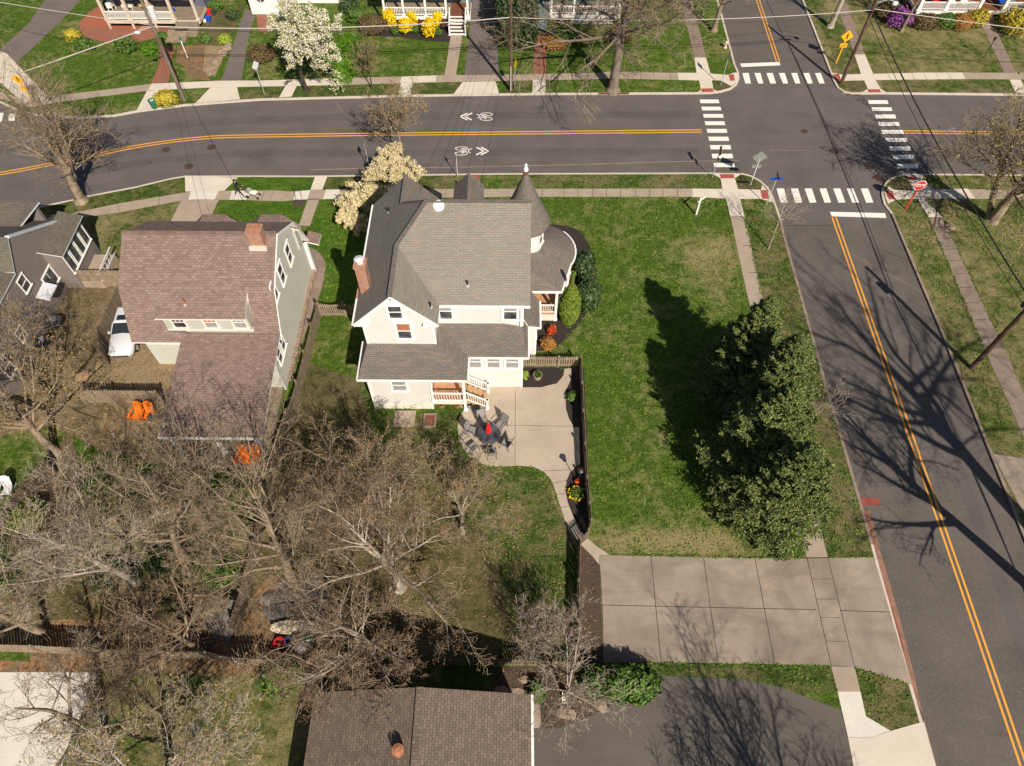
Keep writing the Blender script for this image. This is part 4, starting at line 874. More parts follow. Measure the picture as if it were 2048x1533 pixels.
roofslab(mb, [(-4.6, 36.2, E7), (-7.1, 36.2, 9.5), (-7.1, 33.6, 9.5), (-4.6, 36.1, E7)], mat='roofA2')
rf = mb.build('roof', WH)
mb = MB().mat(X['roofA2'])                                    # ridge caps
for a, b in [((RDGx0, RY, RZ+.02), (RDGx1, RY, RZ+.02)), ((-7.1, 26.0, 9.52), (-7.1, 30, 9.52)), ((-7.1, 33.6, 9.52), (-7.1, 36.2, 9.52)), ((RDGx0, RY, RZ+.02), (-7.1, 30, 9.52)), ((RDGx0, RY, RZ+.02), (-7.1, 33.6, 9.52))]: mb.beam(a, b, .26, .05)
mb.build('ridge_cap', rf)
mb = MB()
roofslab(mb, [(-4.15, 36.95, 8.05), (-3.15, 36.95, 9.05), (-3.15, 34.05, 9.05), (-4.15, 35.05, 8.05)], mat='roofA2')
roofslab(mb, [(-2.15, 36.95, 8.05), (-3.15, 36.95, 9.05), (-3.15, 34.05, 9.05), (-2.15, 35.05, 8.05)], mat='roofA2')
mb.build('dormer_roof', WH)
# low roofs at the back
mb = MB()
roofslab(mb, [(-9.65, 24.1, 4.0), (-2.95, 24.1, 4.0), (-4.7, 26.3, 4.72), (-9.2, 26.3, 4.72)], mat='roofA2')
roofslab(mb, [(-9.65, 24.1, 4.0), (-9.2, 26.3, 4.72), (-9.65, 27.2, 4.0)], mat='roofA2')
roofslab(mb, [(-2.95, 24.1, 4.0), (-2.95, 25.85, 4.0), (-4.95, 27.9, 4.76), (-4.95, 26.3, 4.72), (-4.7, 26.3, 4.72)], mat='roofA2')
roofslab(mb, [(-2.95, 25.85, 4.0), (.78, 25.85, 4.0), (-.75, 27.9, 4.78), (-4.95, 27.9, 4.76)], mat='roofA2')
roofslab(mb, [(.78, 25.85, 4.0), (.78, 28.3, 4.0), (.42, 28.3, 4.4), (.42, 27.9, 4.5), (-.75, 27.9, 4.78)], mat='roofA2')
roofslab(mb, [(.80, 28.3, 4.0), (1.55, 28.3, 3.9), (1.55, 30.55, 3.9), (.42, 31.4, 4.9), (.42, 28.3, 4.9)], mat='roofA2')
rl = mb.build('low_roof', WH)
gutter(WH, [(-9.68, 24.05, 3.95), (-2.9, 24.05, 3.95), (-2.9, 25.8, 3.95), (.82, 25.8, 3.95), (.82, 28.25, 3.95), (1.6, 28.25, 3.86), (1.6, 30.5, 3.86)])
gutter(WH, [(-9.68, 24.05, 3.95), (-9.68, 27.0, 3.95)])
gutter(WH, [(-4.6, 27.44, 6.93), (.86, 27.44, 6.93)]); gutter(WH, [(-9.66, 26.0, 6.93), (-9.66, 36.2, 6.93)])
for x in (-9.6, -4.6): MB().mat(X['white']).beam((x, 25.97, 6.9), (-7.1, 25.97, 9.4), .06, .2, (0, 0, 1)).build('rake_board', WH)
for x in (-9.55, -5.5): MB().mat(X['white']).box(x, x+.85, 26.02, 26.32, 6.75, 6.87).build('eave_return', WH)
mb = MB().mat(X['white'])
for x, y, a, b in [(-9.15, 26.31, 4.7, 6.9), (-4.99, 26.31, 4.7, 6.9), (.38, 27.89, 4.6, 6.9), (.38, 26.24, 0, 3.9), (-9.2, 24.49, 0, 3.9), (-5.45, 24.49, 0, 3.9), (1.28, 28.59, 0, 3.8)]: MB().mat(X['white']).box(x-.06, x+.1, y-.02, y+.14, a, b).build('corner_board', WH)
MB().mat(X['white']).tube([(.5, 27.75, 6.9), (.3, 27.8, 6.6), (.3, 27.82, 4.6)], .05, 6).build('downpipe', WH)
S = (0, -1)
window(WH, (-7.05, 26.32), S, .8, 7.25, 8.35, tr=.14); window(WH, (-6.75, 26.32), S, .85, 5.3, 6.75, tr=.14, upper='terracotta')
window(WH, (-4.35, 27.9), S, .8, 5.25, 6.75, tr=.12, upper='blind'); window(WH, (-.35, 27.9), S, .85, 5.25, 6.75, tr=.14, upper='blind')
for x in (-2.62, -1.42, -.22): window(WH, (x, 26.25), S, .84, 2.3, 3.6, tr=.1, glass='blind')
window(WH, (-7.3, 24.5), S, .9, 2.2, 3.4, glass='blind')
window(WH, (1.32, 29.6), (1, 0), .7, 1.6, 3.2)
# back porch under the low roof
mb = MB().mat(X['wood_deck']).box(-5.35, -3.2, 24.45, 26.2, 1.0, 1.1); mb.build('porch_floor', WH)
mb = MB().mat(X['offwhite']).box(-5.38, -3.2, 24.36, 24.44, .78, 1.12); mb.build('porch_skirt', WH)
post(WH, -3.25, 24.42, 0, 3.86, .18); post(WH, -5.3, 24.42, 1.1, 3.86, .14)
railing(WH, (-5.25, 24.4), (-3.35, 24.4), 1.1, .9, sp=.17)
mb = MB().mat(X['wood_tan'])
for i in range(4): mb.box(-3.15+i*.32, -2.83+i*.32, 24.55, 25.75, .95-.24*(i+1), 1.0-.24*i)
mb.build('steps', WH)
railing(WH, (-3.15, 24.5), (-1.85, 24.5), 1.05, .9, zb=.15, sp=.16); railing(WH, (-3.15, 25.8), (-1.85, 25.8), 1.05, .9, zb=.15, sp=.16)
post(WH, -1.82, 24.5, .05, 1.15, .14); post(WH, -1.82, 25.8, .05, 1.15, .14)
mb = MB().mat(X['sling']).box(-3.1, -1.95, 24.46, 24.5, .05, .4).build('step_skirt', WH)
# chimney
mb = MB().mat(X['brick']).box(-9.35, -8.75, 28.1, 28.8, 5, 9.5); mb.box(-9.72, -9.1, 28.0, 28.9, 0, 7.0); mb.box(-9.41, -8.69, 28.04, 28.86, 9.5, 9.65)
mb.build('chimney', WH)
mb = MB().mat(X['metal_w']).cyl(-9.05, 28.45, 9.65, 9.95, .2, n=14).cyl(-9.05, 28.45, 9.95, 10.05, .3, .05, n=14).build('chimney_cap', WH)
# solar tube / skylight disc and vents
def roofz(y): return 7+(y-27.5)
mb = MB().mat(X['metal_w']); x, y = -4.75, 31.0; zc = roofz(y)
x, y, _ = G(879, 431, 10.4); 
mb.lathe([(0.0, .07), (.12, .06), (.22, .03), (.30, 0), (.34, -.01), (.35, -.08)], (0, 0), 24)
V = Matrix.Rotation(R(0), 3, 'X'); mb.v = [tuple(Matrix.Rotation(R(45), 3, 'X') @ Vector(p)+Vector((x, y, roofz(y)+.06))) for p in mb.v]
mb.build('roof_vent', WH, smooth=True)
for u, v, zz, tp in [(930, 578, 0, 0), (864, 594, 0, 1), (783, 435, 0, 2)]:
    if tp == 0: x, y, z = -2.9, 28.35, 7.85
    elif tp == 1: x, y, z = -5.05, 27.0, 7.42
    else: x, y, z = -8.1, 33.9, 8.45
    MB().mat(X['black']).cyl(x, y, z-.1, z+.42, .05, n=8).mat(X['metal_w']).cyl(x, y, z-.1, z+.05, .1, n=10).build('vent_pipe', WH)
# turret
TC = (.55, 35.15)
MB().mat(sc_).lathe([(1.2, 0), (1.2, 7.0)], TC, 32).build('turret_wall', WH)
pr = [(0.02, 10.95), (.28, 10.15), (.62, 9.2), (1.0, 8.25), (1.35, 7.45), (1.6, 6.95), (1.68, 6.75), (1.66, 6.62), (1.2, 6.62)]
MB().mat(X['roofA2']).lathe(pr, TC, 40).build('turret_roof', WH, smooth=False)
MB().mat(X['rust']).lathe([(.02, 11.02), (.17, 10.53)], TC, 16).mat(X['white']).lathe([(.0, 11.35), (.1, 11.2), (.05, 11.1), (.14, 10.98), (.16, 10.8), (.02, 10.75)], TC, 10).build('finial', WH)
a = R(-25)
window(WH, (TC[0]+1.19*math.cos(a), TC[1]+1.19*math.sin(a)), (math.cos(a), math.sin(a)), .5, 5.0, 6.4)
# round porch
PC = (1.55, 35.55); PRR = 2.6
circ = [(PC[0]+PRR*math.cos(t), PC[1]+PRR*math.sin(t)) for t in [R(-32)+i*(R(122))/14 for i in range(15)]]
out = [(3.05, 31.75)]+circ+[(-2.0, 38.15)]
ze, zt = 3.45, 4.85
mb = MB(); A = [(*p, ze) for p in out]; Bt = [(.5, 32.6, zt)]+[(.75, 34.3, zt+.05)]*1+[(.75, 35.2, zt+.1)]*14
Bt = Bt[:len(out)-1]+[(-2.0, 35.7, zt)]
for i in range(len(A)-1):
    q = [A[i], A[i+1], Bt[i+1], Bt[i]]
    if Bt[i] == Bt[i+1]: q = q[:3]
    roofslab(mb, q, .12, 'roofA2')
roofslab(mb, [(.5, 31.75, ze), (3.05, 31.75, ze), (.5, 32.6, zt)], .12, 'roofA2')
mb.build('porch_roof', WH)
gutter(WH, [(.9, 31.7, ze-.06), (3.1, 31.7, ze-.06)]+[(p[0]*1.01, p[1], ze-.06) for p in circ[:10]])
mb = MB().mat(X['offwhite']).prism([(.45, 31.95), (2.85, 31.95)]+[(PC[0]+2.4*math.cos(t), PC[1]+2.4*math.sin(t)) for t in [R(-32)+i*R(122)/12 for i in range(13)]]+[(-2, 37.9), (-2, 35.7)], 0.05, .75)
mb.build('porch_base', WH)
MB().mat(X['wood_deck']).prism([(.45, 31.93), (2.87, 31.93)]+[(PC[0]+2.43*math.cos(t), PC[1]+2.43*math.sin(t)) for t in [R(-32)+i*R(122)/12 for i in range(13)]]+[(-2, 37.93), (-2, 35.7)], .76, .84).build('porch_floor', WH)
for x, y in [(2.8, 32.0), (3.65, 34.0), (3.9, 35.8), (3.2, 37.3), (1.4, 37.9), (1.55, 32.0)][:5]: post(WH, x, y, .84 if y > 32.5 else 0.1, ze-.1, .18)
railing(WH, (1.2, 32.0), (2.7, 32.0), .84, .85, sp=.15); railing(WH, (2.82, 32.1), (3.6, 33.9), .84, .85, sp=.15)
MB().mat(X['wood_tan']).mesh([(.43, 31.2, .9), (.43, 32.6, .9), (.43, 32.6, 3.0), (.43, 31.2, 3.0)], [(0, 1, 2, 3)]).box(.43, .47, 31.3, 32.4, .84, 2.9).build('door', WH)
mb = MB().mat(X['dkgrey']).box(2.05, 2.4, 32.45, 32.5, 0, 0); 
# cellar hatch and concrete pad behind the house
x0, y0 = G(846, 857)[:2]; x1, y1 = G(874, 829)[:2]
ha = thing('cellar_hatch', 'flat dark metal hatch set in the grass behind the cream house', 'hatch', ((x0+x1)/2, (y0+y1)/2, 0))
MB().mat(X['wood_grey']).box(x0, x1, y0, y0+.12, 0, .16).box(x0, x1, y1-.12, y1, 0, .16).box(x0, x0+.12, y0+.12, y1-.12, 0, .16).box(x1-.12, x1, y0+.12, y1-.12, 0, .16).build('frame', ha)
MB().mat(X['rust']).box(x0+.13, x1-.13, y0+.13, y1-.13, 0, .08).build('lid', ha)
sheet('path', [(790, 822), (832, 822), (828, 855), (786, 855)], .02, 'conc_old', 'short concrete slab by the back wall')
# ---------------------------------------------------------------- brown gambrel house
BH = thing('gambrel_house', 'sage green sided house under a wide brown shingled gambrel roof', 'house', (-20, 31, 0))
x0, x1 = -24.5, -15.35
prof = [(27.95, 0), (36.6, 0), (36.6, 3.0), (35.2, 6.1), (32.4, 7.85), (29.3, 6.2), (27.95, 3.5)]
def extr(mb, prof, x0, x1):
    n = len(prof); V = [(x0, y, z) for y, z in prof]+[(x1, y, z) for y, z in prof]
    return mb.mesh(V, [tuple(range(n)), tuple(range(2*n-1, n-1, -1))]+[(i+n, (i+1) % n+n, (i+1) % n, i) for i in range(n)])
mb = extr(MB().mat(X['siding_sage']), prof, x0, x1); extr(mb, [(25.9, 0), (27.95, 0), (27.95, 3.7), (25.9, 3.45)], -21.0, x1)
mb.box(-22.3, -16.9, 27.9, 29.2, 4.0, 5.55); mb.build('wall', BH)
mb = MB(); a, b = -24.85, -15.1
roofslab(mb, [(a, 29.25, 6.38), (b, 29.25, 6.38), (b, 32.4, 8.0), (a, 32.4, 8.0)], .12, 'roofB')
roofslab(mb, [(a, 27.4, 3.2), (-21.2, 27.4, 3.2), (-21.2, 27.8, 3.85), (-22.4, 27.8, 3.85), (-22.4, 29.25, 6.38), (a, 29.25, 6.38)], .12, 'roofB')
roofslab(mb, [(-16.8, 27.7, 3.7), (b, 27.55, 3.5), (b, 29.25, 6.38), (-16.8, 29.25, 6.38)], .12, 'roofB')
roofslab(mb, [(-22.45, 27.5, 5.5), (-16.8, 27.5, 5.5), (-16.8, 29.25, 6.38), (-22.45, 29.25, 6.38)], .1, 'roofB')
roofslab(mb, [(a, 32.4, 8.0), (b, 32.4, 8.0), (b, 35.35, 6.2), (a, 35.35, 6.2)], .12, 'roofB')
roofslab(mb, [(a, 35.35, 6.2), (b, 35.35, 6.2), (b, 37.0, 2.9), (a, 37.0, 2.9)], .12, 'roofB')
roofslab(mb, [(-21.35, 20.6, 2.9), (b, 20.6, 2.9), (b, 27.7, 3.86), (-21.35, 27.7, 3.86)], .12, 'roofB')
rb = mb.build('roof', BH)
MB().mat(X['roofB']).beam((a, 32.4, 8.03), (b, 32.4, 8.03), .3, .06).build('ridge_cap', rb)
mb = MB()
for c in (-20.6, -16.7):
    w2 = 1.75
    roofslab(mb, [(c-w2, 36.1, 5.2), (c-w2, 35.6, 5.2), (c-.7, 35.0, 6.3), (c-.7, 36.1, 6.15)], .1, 'roofB')
    roofslab(mb, [(c+w2, 36.1, 5.2), (c+w2, 35.6, 5.2), (c+.7, 35.0, 6.3), (c+.7, 36.1, 6.15)], .1, 'roofB')
    roofslab(mb, [(c-.7, 36.1, 6.15), (c+.7, 36.1, 6.15), (c+.7, 35.0, 6.3), (c-.7, 35.0, 6.3)], .1, 'roofB')
mb.build('dormer_roof', BH)
mb = MB().mat(X['siding_sage'])
for c in (-20.6, -16.7): mb.box(c-1.5, c+1.5, 35.4, 36.0, 3.5, 5.2)
mb.build('dormer', BH)
mb = MB().mat(X['white'])
zz = [(27.5, 3.4), (29.25, 6.28), (32.4, 7.9), (35.35, 6.1), (37.0, 2.8)]
for i in range(4): MB().mat(X['white']).beam((b+.02, *zz[i]), (b+.02, *zz[i+1]), .05, .16 if i > 1 else .06, (0, 0, 1)).build('rake_board', BH)
MB().mat(X['white']).box(-15.35, -15.12, 36.5, 36.75, 0, 2.9).build('corner_board', BH); MB().mat(X['white']).beam((-21.35, 20.55, 2.83), (b, 20.55, 2.83), .1, .14).build('gutter', BH)
EE = (1, 0)
for y, z in [(29.65, 5.15), (31.5, 4.75), (33.6, 4.4)]: window(BH, (-15.35, y), EE, .75, z-.15, z+1.35, tr=.1)
for y in (27.9, 26.9): window(BH, (-15.35, y), EE, .62, 2.0, 3.25, tr=.1)
for x, up in [(-21.35, None), (-19.35, 'terracotta'), (-17.5, 'blind')]: window(BH, (x, 27.9), S, .8, 4.2, 5.25, trim='offwhite', glass='glass' if x < -20 else 'blind', upper=up or 'glass', tr=.08, muntin=2)
for x in (-23.9, -23.0, -22.2): window(BH, (x, 27.95), S, .55, 2.45, 2.95, trim='offwhite', tr=.06, bar=False)
MB().mat(X['brick']).box(-16.6, -15.75, 31.6, 32.3, 7.3, 8.75).box(-16.66, -15.69, 31.54, 32.36, 8.75, 8.9).mat(X['conc_w']).box(-16.72, -15.63, 31.4, 31.6, 7.3, 7.75).build('chimney', BH)
MB().mat(X['terracotta']).cyl(-16.38, 31.95, 8.9, 9.05, .14, n=10).cyl(-15.97, 31.95, 8.9, 9.05, .14, n=10).build('chimney_pot', BH)
MB().mat(X['terracotta']).cyl(-20.6, 28.35, 5.8, 6.35, .07, n=8).mat(X['metal_w']).cyl(-20.6, 28.35, 5.75, 5.95, .16, .08, n=10).build('vent_pipe', BH)
mb = MB().mat(X['stone'])
for i in range(34):
    y = 26.6+i*.29; random.seed(i); mb.box(-15.35, -15.05-random.random()*.1, y, y+.24, 0, .25+random.random()*.2)
mb.build('stone_base', BH)
mb = MB(); roofslab(mb, [(-15.3, 36.9, 2.8), (-14.4, 36.9, 2.5), (-14.4, 38.0, 2.5), (-15.3, 38.0, 2.8)], .1, 'roofB', 'white'); mb.build('door_canopy', BH)
MB().mat(X['white']).beam((-15.33, 35.45, 5.9), (-15.33, 36.7, 3.1), .04, .55, (1, 0, 0)).build('rake_trim', BH)
MB().mat(X['wood_grey']).box(-21.3, -15.5, 19.9, 25.9, .1, .35).build('deck', BH)
for x in (-15.7, -18.2, -20.9): post(BH, x, 20.9, .35, 2.85, .2)
mb = MB().mat(X['white']).box(-21.2, -15.3, 23.88, 23.9, 0, 0); 
window(BH, (-17.2, 25.9), S, 1.6, .6, 2.5); window(BH, (-19.6, 25.9), S, 1.2, .9, 2.4)
# ---------------------------------------------------------------- dark grey house at the left
GH = thing('grey_house', 'dark grey sided house with mossy roof and white window frames at the left edge', 'house', (-38, 32, 0))
mb = extr(MB().mat(X['siding_grey']), [(24.5, 0), (39.4, 0), (39.4, 2.45), (33.25, 6.55), (31.8, 4.8), (24.5, 4.8)], -45, -33.3); mb.box(-33.3, -32.0, 34.75, 38.4, 0, 3.55)
mb.build('wall', GH)
mb = MB()
roofslab(mb, [(-33.2, 24.2, 4.85), (-33.2, 31.85, 4.85), (-45, 31.85, 6.3), (-45, 24.2, 6.3)], .12, 'roofD', 'metal_w')
roofslab(mb, [(-33.2, 31.8, 4.95), (-33.2, 33.25, 6.7), (-45, 33.25, 6.7), (-45, 31.8, 4.95)], .12, 'roofD', 'metal_w')
roofslab(mb, [(-33.15, 33.25, 6.7), (-33.15, 40.0, 2.35), (-45, 40.0, 2.35), (-45, 33.25, 6.7)], .12, 'roofD', 'metal_w')
roofslab(mb, [(-31.7, 34.5, 3.6), (-31.7, 38.6, 3.6), (-33.3, 38.6, 4.0), (-33.3, 34.5, 4.0)], .1, 'roofD', 'metal_w')
roofslab(mb, [(-34.7, 36.2, 4.75), (-33.9, 38.3, 5.15), (-45, 38.3, 5.15), (-45, 36.2, 4.75)], .12, 'roofD', 'metal_w')
mb.build('roof', GH)
MB().mat(X['siding_grey']).box(-44.9, -34.2, 38.0, 38.25, 0, 5.0).build('wall', GH)
MB().mat(X['metal_w']).beam((-33.2, 33.25, 6.76), (-33.2, 39.9, 2.48), .3, .1).build('rake_board', GH)
for y in (35.15, 36.05, 36.95, 37.85): window(GH, (-32.0, y), EE, .7, 1.6, 3.3, tr=.045, bar=False)
window(GH, (-33.3, 34.0), EE, 1.3, 1.2, 2.5, bar=False, tr=.08, muntin=1); window(GH, (-33.3, 31.9), EE, .8, 3.2, 4.3, tr=.05); window(GH, (-33.3, 28.9), EE, .7, 1.6, 2.5, tr=.05); window(GH, (-33.3, 26.3), EE, .8, 1.2, 2.6, tr=.05)
MB().mat(X['conc_old']).box(-31.95, -30.4, 34.8, 37.6, 0, .6).build('side_stoop', GH)
railing(GH, (-30.4, 34.8), (-30.4, 37.6), .6, .8, mat='metal_w', sp=.4)
mb = MB(); roofslab(mb, [(-33.3, 31.9, 2.3), (-32.5, 31.9, 2.0), (-32.5, 33.3, 2.0), (-33.3, 33.3, 2.3)], .08, 'metal_w', 'white'); mb.build('door_canopy', GH)
# ---------------------------------------------------------------- tan roofed garage / house at the bottom
TG = thing('tan_roofed_house', 'low building with tan brown gable roof and white gutter at the bottom edge', 'house', (-4.3, 0, 0))
extr_p = [(-9.0, .0)]
mb = MB().mat(X['siding_tan']).box(-9.1, .45, -14, 6.05, 0, 3.2); mb.mesh([(-9.1, 6.05, 3.2), (.45, 6.05, 3.2), (-4.3, 6.05, 4.7)], [(0, 2, 1)]); mb.build('wall', TG)
mb = MB()
roofslab(mb, [(-9.55, 6.42, 3.3), (-9.55, -14.4, 3.3), (-4.3, -14.4, 4.85), (-4.3, 6.42, 4.85)], .12, 'roofC', 'offwhite')
roofslab(mb, [(.86, 6.42, 3.3), (.86, -14.4, 3.3), (-4.3, -14.4, 4.85), (-4.3, 6.42, 4.85)], .12, 'roofC', 'offwhite')
rt_ = mb.build('roof', TG)
MB().mat(X['roofC']).beam((-4.3, 6.42, 4.89), (-4.3, -14.4, 4.89), .34, .05).build('ridge_cap', rt_)
MB().mat(X['white']).box(.86, .98, -14.4, 6.42, 3.14, 3.28).build('gutter', TG)
x, y, _ = G(797, 1502, 4.9)
mb = MB().mat(X['rust']).cyl(x, y, 4.3, 4.9, .16, n=14); mb.mat(X['terracotta']).cyl(x, y, 4.9, 5.12, .27, n=20).cyl(x, y, 5.12, 5.18, .25, .1, n=20); mb.build('vent_pipe', TG)
# ---------------------------------------------------------------- porch houses across the road
def porch_house(name, label, x0, x1, y0, dep, zf, zr, wallm, trim, nposts, body_h=6.5, floor='wood_grey', rail=None, roofm='roofD', postw=.2, wins=3, lat=False):
    H = thing(name, label, 'house', ((x0+x1)/2, y0+dep, 0))
    yb = y0+dep
    MB().mat(X[wallm]).box(x0, x1, yb, yb+9, 0, body_h).build('wall', H)
    mb = MB(); xm = (x0+x1)/2
    roofslab(mb, [(x0-.4, yb-.3, body_h), (x1+.4, yb-.3, body_h), (xm+.5, yb+4.5, body_h+3), (xm-.5, yb+4.5, body_h+3)], .12, roofm)
    roofslab(mb, [(x0-.4, yb+9.3, body_h), (x1+.4, yb+9.3, body_h), (xm+.5, yb+4.5, body_h+3), (xm-.5, yb+4.5, body_h+3)], .12, roofm)
    roofslab(mb, [(x0-.4, yb-.3, body_h), (x0-.4, yb+9.3, body_h), (xm-.5, yb+4.5, body_h+3)], .12, roofm)
    roofslab(mb, [(x1+.4, yb-.3, body_h), (x1+.4, yb+9.3, body_h), (xm+.5, yb+4.5, body_h+3)], .12, roofm)
    mb.build('roof', H)
    MB().mat(X[floor]).box(x0, x1, y0, yb, zf-.12, zf).build('porch_floor', H)
    MB().mat(X['cream_trim' if trim != 'white' else 'white']).box(x0, x1, y0-.04, y0, zf-.32, zf+.02).box(x0-.04, x0, y0, yb, zf-.32, zf+.02).box(x1, x1+.04, y0, yb, zf-.32, zf+.02).build('porch_skirt', H)
    mb = MB(); roofslab(mb, [(x0-.3, y0-.35, zr), (x1+.3, y0-.35, zr), (x1+.3, yb, zr+.9), (x0-.3, yb, zr+.9)], .2, roofm, trim); mb.build('porch_roof', H)
    xs = [x0+.12+(x1-x0-.24)*i/(nposts-1) for i in range(nposts)] if isinstance(nposts, int) else nposts
    for x in xs: post(H, x, y0+.12, zf, zr-.1, postw, trim)
    if rail:
        for i, j in rail: railing(H, (xs[i]+.1, y0+.12), (xs[j]-.1, y0+.12), zf, .8, mat='white', sp=.15, bal=.055)
    for i in range(wins):
        x = x0+(x1-x0)*(i+.5)/wins; window(H, (x, yb), S, .9, zf+.7, zf+2.3, trim=trim)
    return H, xs
ax0 = G(212, 40, .9)[0]; ax1 = G(399, 40, .9)[0]; ay = G(300, 41, .9)[1]
HA, xs = porch_house('porch_house', 'blue grey house with long railed porch above a red mulch bed', ax0, ax1, ay, 2.6, .9, 3.9, 'siding_blue', 'cream_trim', [ax0+.1, ax0+2.5, ax0+4.8, ax0+6.9, ax1-.1], rail=[(0, 1), (1, 2), (2, 3)], postw=.26)
mb = MB().mat(X['wood_grey'])
for i in range(4): mb.box(xs[3]+.1, xs[4], ay-.34*(i+1), ay-.34*i-.02, 0, .82-.2*i)
mb.build('steps', HA)
mb = MB().mat(X['stone']); sx0, sy = G(337, 74)[:2]; sx1 = G(376, 74)[0]
for i in range(4): mb.box(sx0, sx1, sy-.1+i*.45-.9, sy+.33+i*.45-.9, 0, .12+.1*i)
tag(mb.build('garden_steps'), 'low pale stone garden steps leading to the blue grey porch', 'steps')
for x in xs[:3]: MB().mat(X['cream_trim']).box(x-.09, x+.09, ay-.02, ay+.14, 0, .6).build('post', HA)
for (u, v, c, s_, lb, ct, nm) in [(226, 15, 'white', (.5, .9, .9), 'white lattice box standing at the left end of the blue grey porch', 'box', 'porch_box'), (258, 12, 'offwhite', (1.1, .5, .5), 'pale cushioned bench on the blue grey porch', 'bench', 'porch_bench'), (290, 12, 'wood_tan', (.8, .5, .6), 'wooden table on the blue grey porch', 'table', 'porch_table'), (304, 10, 'signyel', (.35, .3, .45), 'yellow basket on the blue grey porch', 'basket', 'porch_basket'), (347, 17, 'blue', (.35, .3, .25), 'small blue box on the blue grey porch', 'box', 'storage_box')]:
    x, y, z = G(u, v+6, .9); mb = MB().mat(X[c]).box(x-s_[0]/2, x+s_[0]/2, y-s_[1]/2, y+s_[1]/2, .9+s_[2]*.5, .9+s_[2])
    for i in (-1, 1):
        for j in (-1, 1): mb.box(x+i*s_[0]*.42-.03, x+i*s_[0]*.42+.03, y+j*s_[1]*.4-.03, y+j*s_[1]*.4+.03, .9, .9+s_[2]*.5)
    tag(mb.build(nm), lb, ct)
# small white house behind the blossoming tree
wx0 = G(505, 29)[0]; wx1 = G(690, 29)[0]; wy = G(520, 29)[1]
HB = thing('white_cottage', 'small white house half hidden behind the blossoming pear', 'house', ((wx0+wx1)/2, wy+4, 0))
MB().mat(X['siding_white']).box(wx0, wx0+2.9, wy, wy+8, 0, 6).box(wx0+2.9, wx1, wy+2.2, wy+8, 0, 6).build('wall', HB)
mb = MB(); roofslab(mb, [(wx0-.3, wy-.3, 6), (wx1+.3, wy-.3, 6), (wx1+.3, wy+4, 8.5), (wx0-.3, wy+4, 8.5)], .12, 'roofD'); roofslab(mb, [(wx0-.3, wy+8.3, 6), (wx1+.3, wy+8.3, 6), (wx1+.3, wy+4, 8.5), (wx0-.3, wy+4, 8.5)], .12, 'roofD'); mb.build('roof', HB)
mb = MB().mat(X['white'])
f = MB().mat(X['white']); cx_, cz_ = wx0+1.25, 1.7
for k in range(16):
    a0_, a1_ = k*PI/8, (k+1)*PI/8; f.beam((cx_+.5*math.cos(a0_), wy-.03, cz_+.5*math.sin(a0_)), (cx_+.5*math.cos(a1_), wy-.03, cz_+.5*math.sin(a1_)), .08, .06)
f.beam((cx_-.5, wy-.04, cz_), (cx_+.5, wy-.04, cz_), .05, .05); f.beam((cx_, wy-.04, cz_-.5), (cx_, wy-.04, cz_+.5), .05, .05)
wf = f.build('window', HB); g = MB().mat(X['glass']); g.tube([(cx_, wy-.02, cz_), (cx_, wy+.02, cz_)], .48, 20); g.build('pane', wf)
window(HB, (wx0+5.2, wy+2.2), S, 1.6, 1.0, 2.6); window(HB, (wx0+8.0, wy+2.2), S, 1.2, 1.0, 2.6)
MB().mat(X['siding_teal']).box(wx0+2.95, wx0+4.1, wy-.6, wy+2.2, .3, .5).build('stoop', HB)
# house C with white rails and forsythias
cx0 = G(768, 33, 1.0)[0]; cx1 = G(940, 33, 1.0)[0]; cy_ = G(850, 33, 1.0)[1]
pxs = [G(u, 33, 1.0)[0] for u in (768, 808, 852, 893, 901, 931, 940)]
HC, xs = porch_house('porch_house', 'house with white railed porch and brown steps behind yellow bushes', cx0, cx1, cy_, 2.6, 1.0, 4.0, 'siding_teal', 'white', [pxs[0]+.1, pxs[1], pxs[2], pxs[3], pxs[5]+.25], floor='wood_grey', rail=[(0, 1), (1, 2), (2, 3)], postw=.2)
mb = MB()
for i in range(5):
    mb.mat(X['lf_maroon']).box(pxs[4], pxs[5], cy_-.32*(i+1), cy_-.32*i-.04, .0, .9-.18*i); mb.mat(X['white']).box(pxs[4], pxs[5], cy_-.32*(i+1)-.03, cy_-.32*(i+1), 0, .88-.18*i)
mb.build('steps', HC)
for x in (pxs[4]-.05, pxs[5]+.05): railing(HC, (x, cy_-1.6), (x, cy_), .1, .9, zb=1.0); post(HC, x, cy_-1.65, 0, 1.15, .14)
MB().mat(X['rust']).box(pxs[4], pxs[5], cy_, cy_+2.5, 1.0, 1.02).build('door_mat', HC)
# house D with lattice porch
dx0 = G(1100, 30, 1.0)[0]; dx1 = G(1240, 30, 1.0)[0]; dy = G(1170, 30, 1.0)[1]
HD, xs = porch_house('porch_house', 'teal grey house with white lattice under its porch behind the big bare tree', dx0, dx1, dy, 2.4, 1.0, 4.0, 'siding_teal', 'white', 4, rail=[(0, 1), (1, 2), (2, 3)], wins=3)
mb = MB().mat(X['white'])
for i in range(26):
    x = dx0+2+i*.16; mb.beam((x, dy-.03, .1), (x+.6, dy-.03, .7), .03, .02); mb.beam((x+.6, dy-.05, .1), (x, dy-.05, .7), .03, .02)
mb.build('lattice', HD)
tag(MB().mat(X['siding_teal']).prism(GL([(1070, 64), (1094, 64), (1096, 6), (1076, 6)]), 0, .3).build('walkway'), 'raised teal grey wooden walkway beside the dark hedge', 'walkway')
MB().mat(X['siding_teal']).box(G(1076, 20)[0], dx0, dy, dy+2.4, .5, 1.0).build('porch_floor', HD)
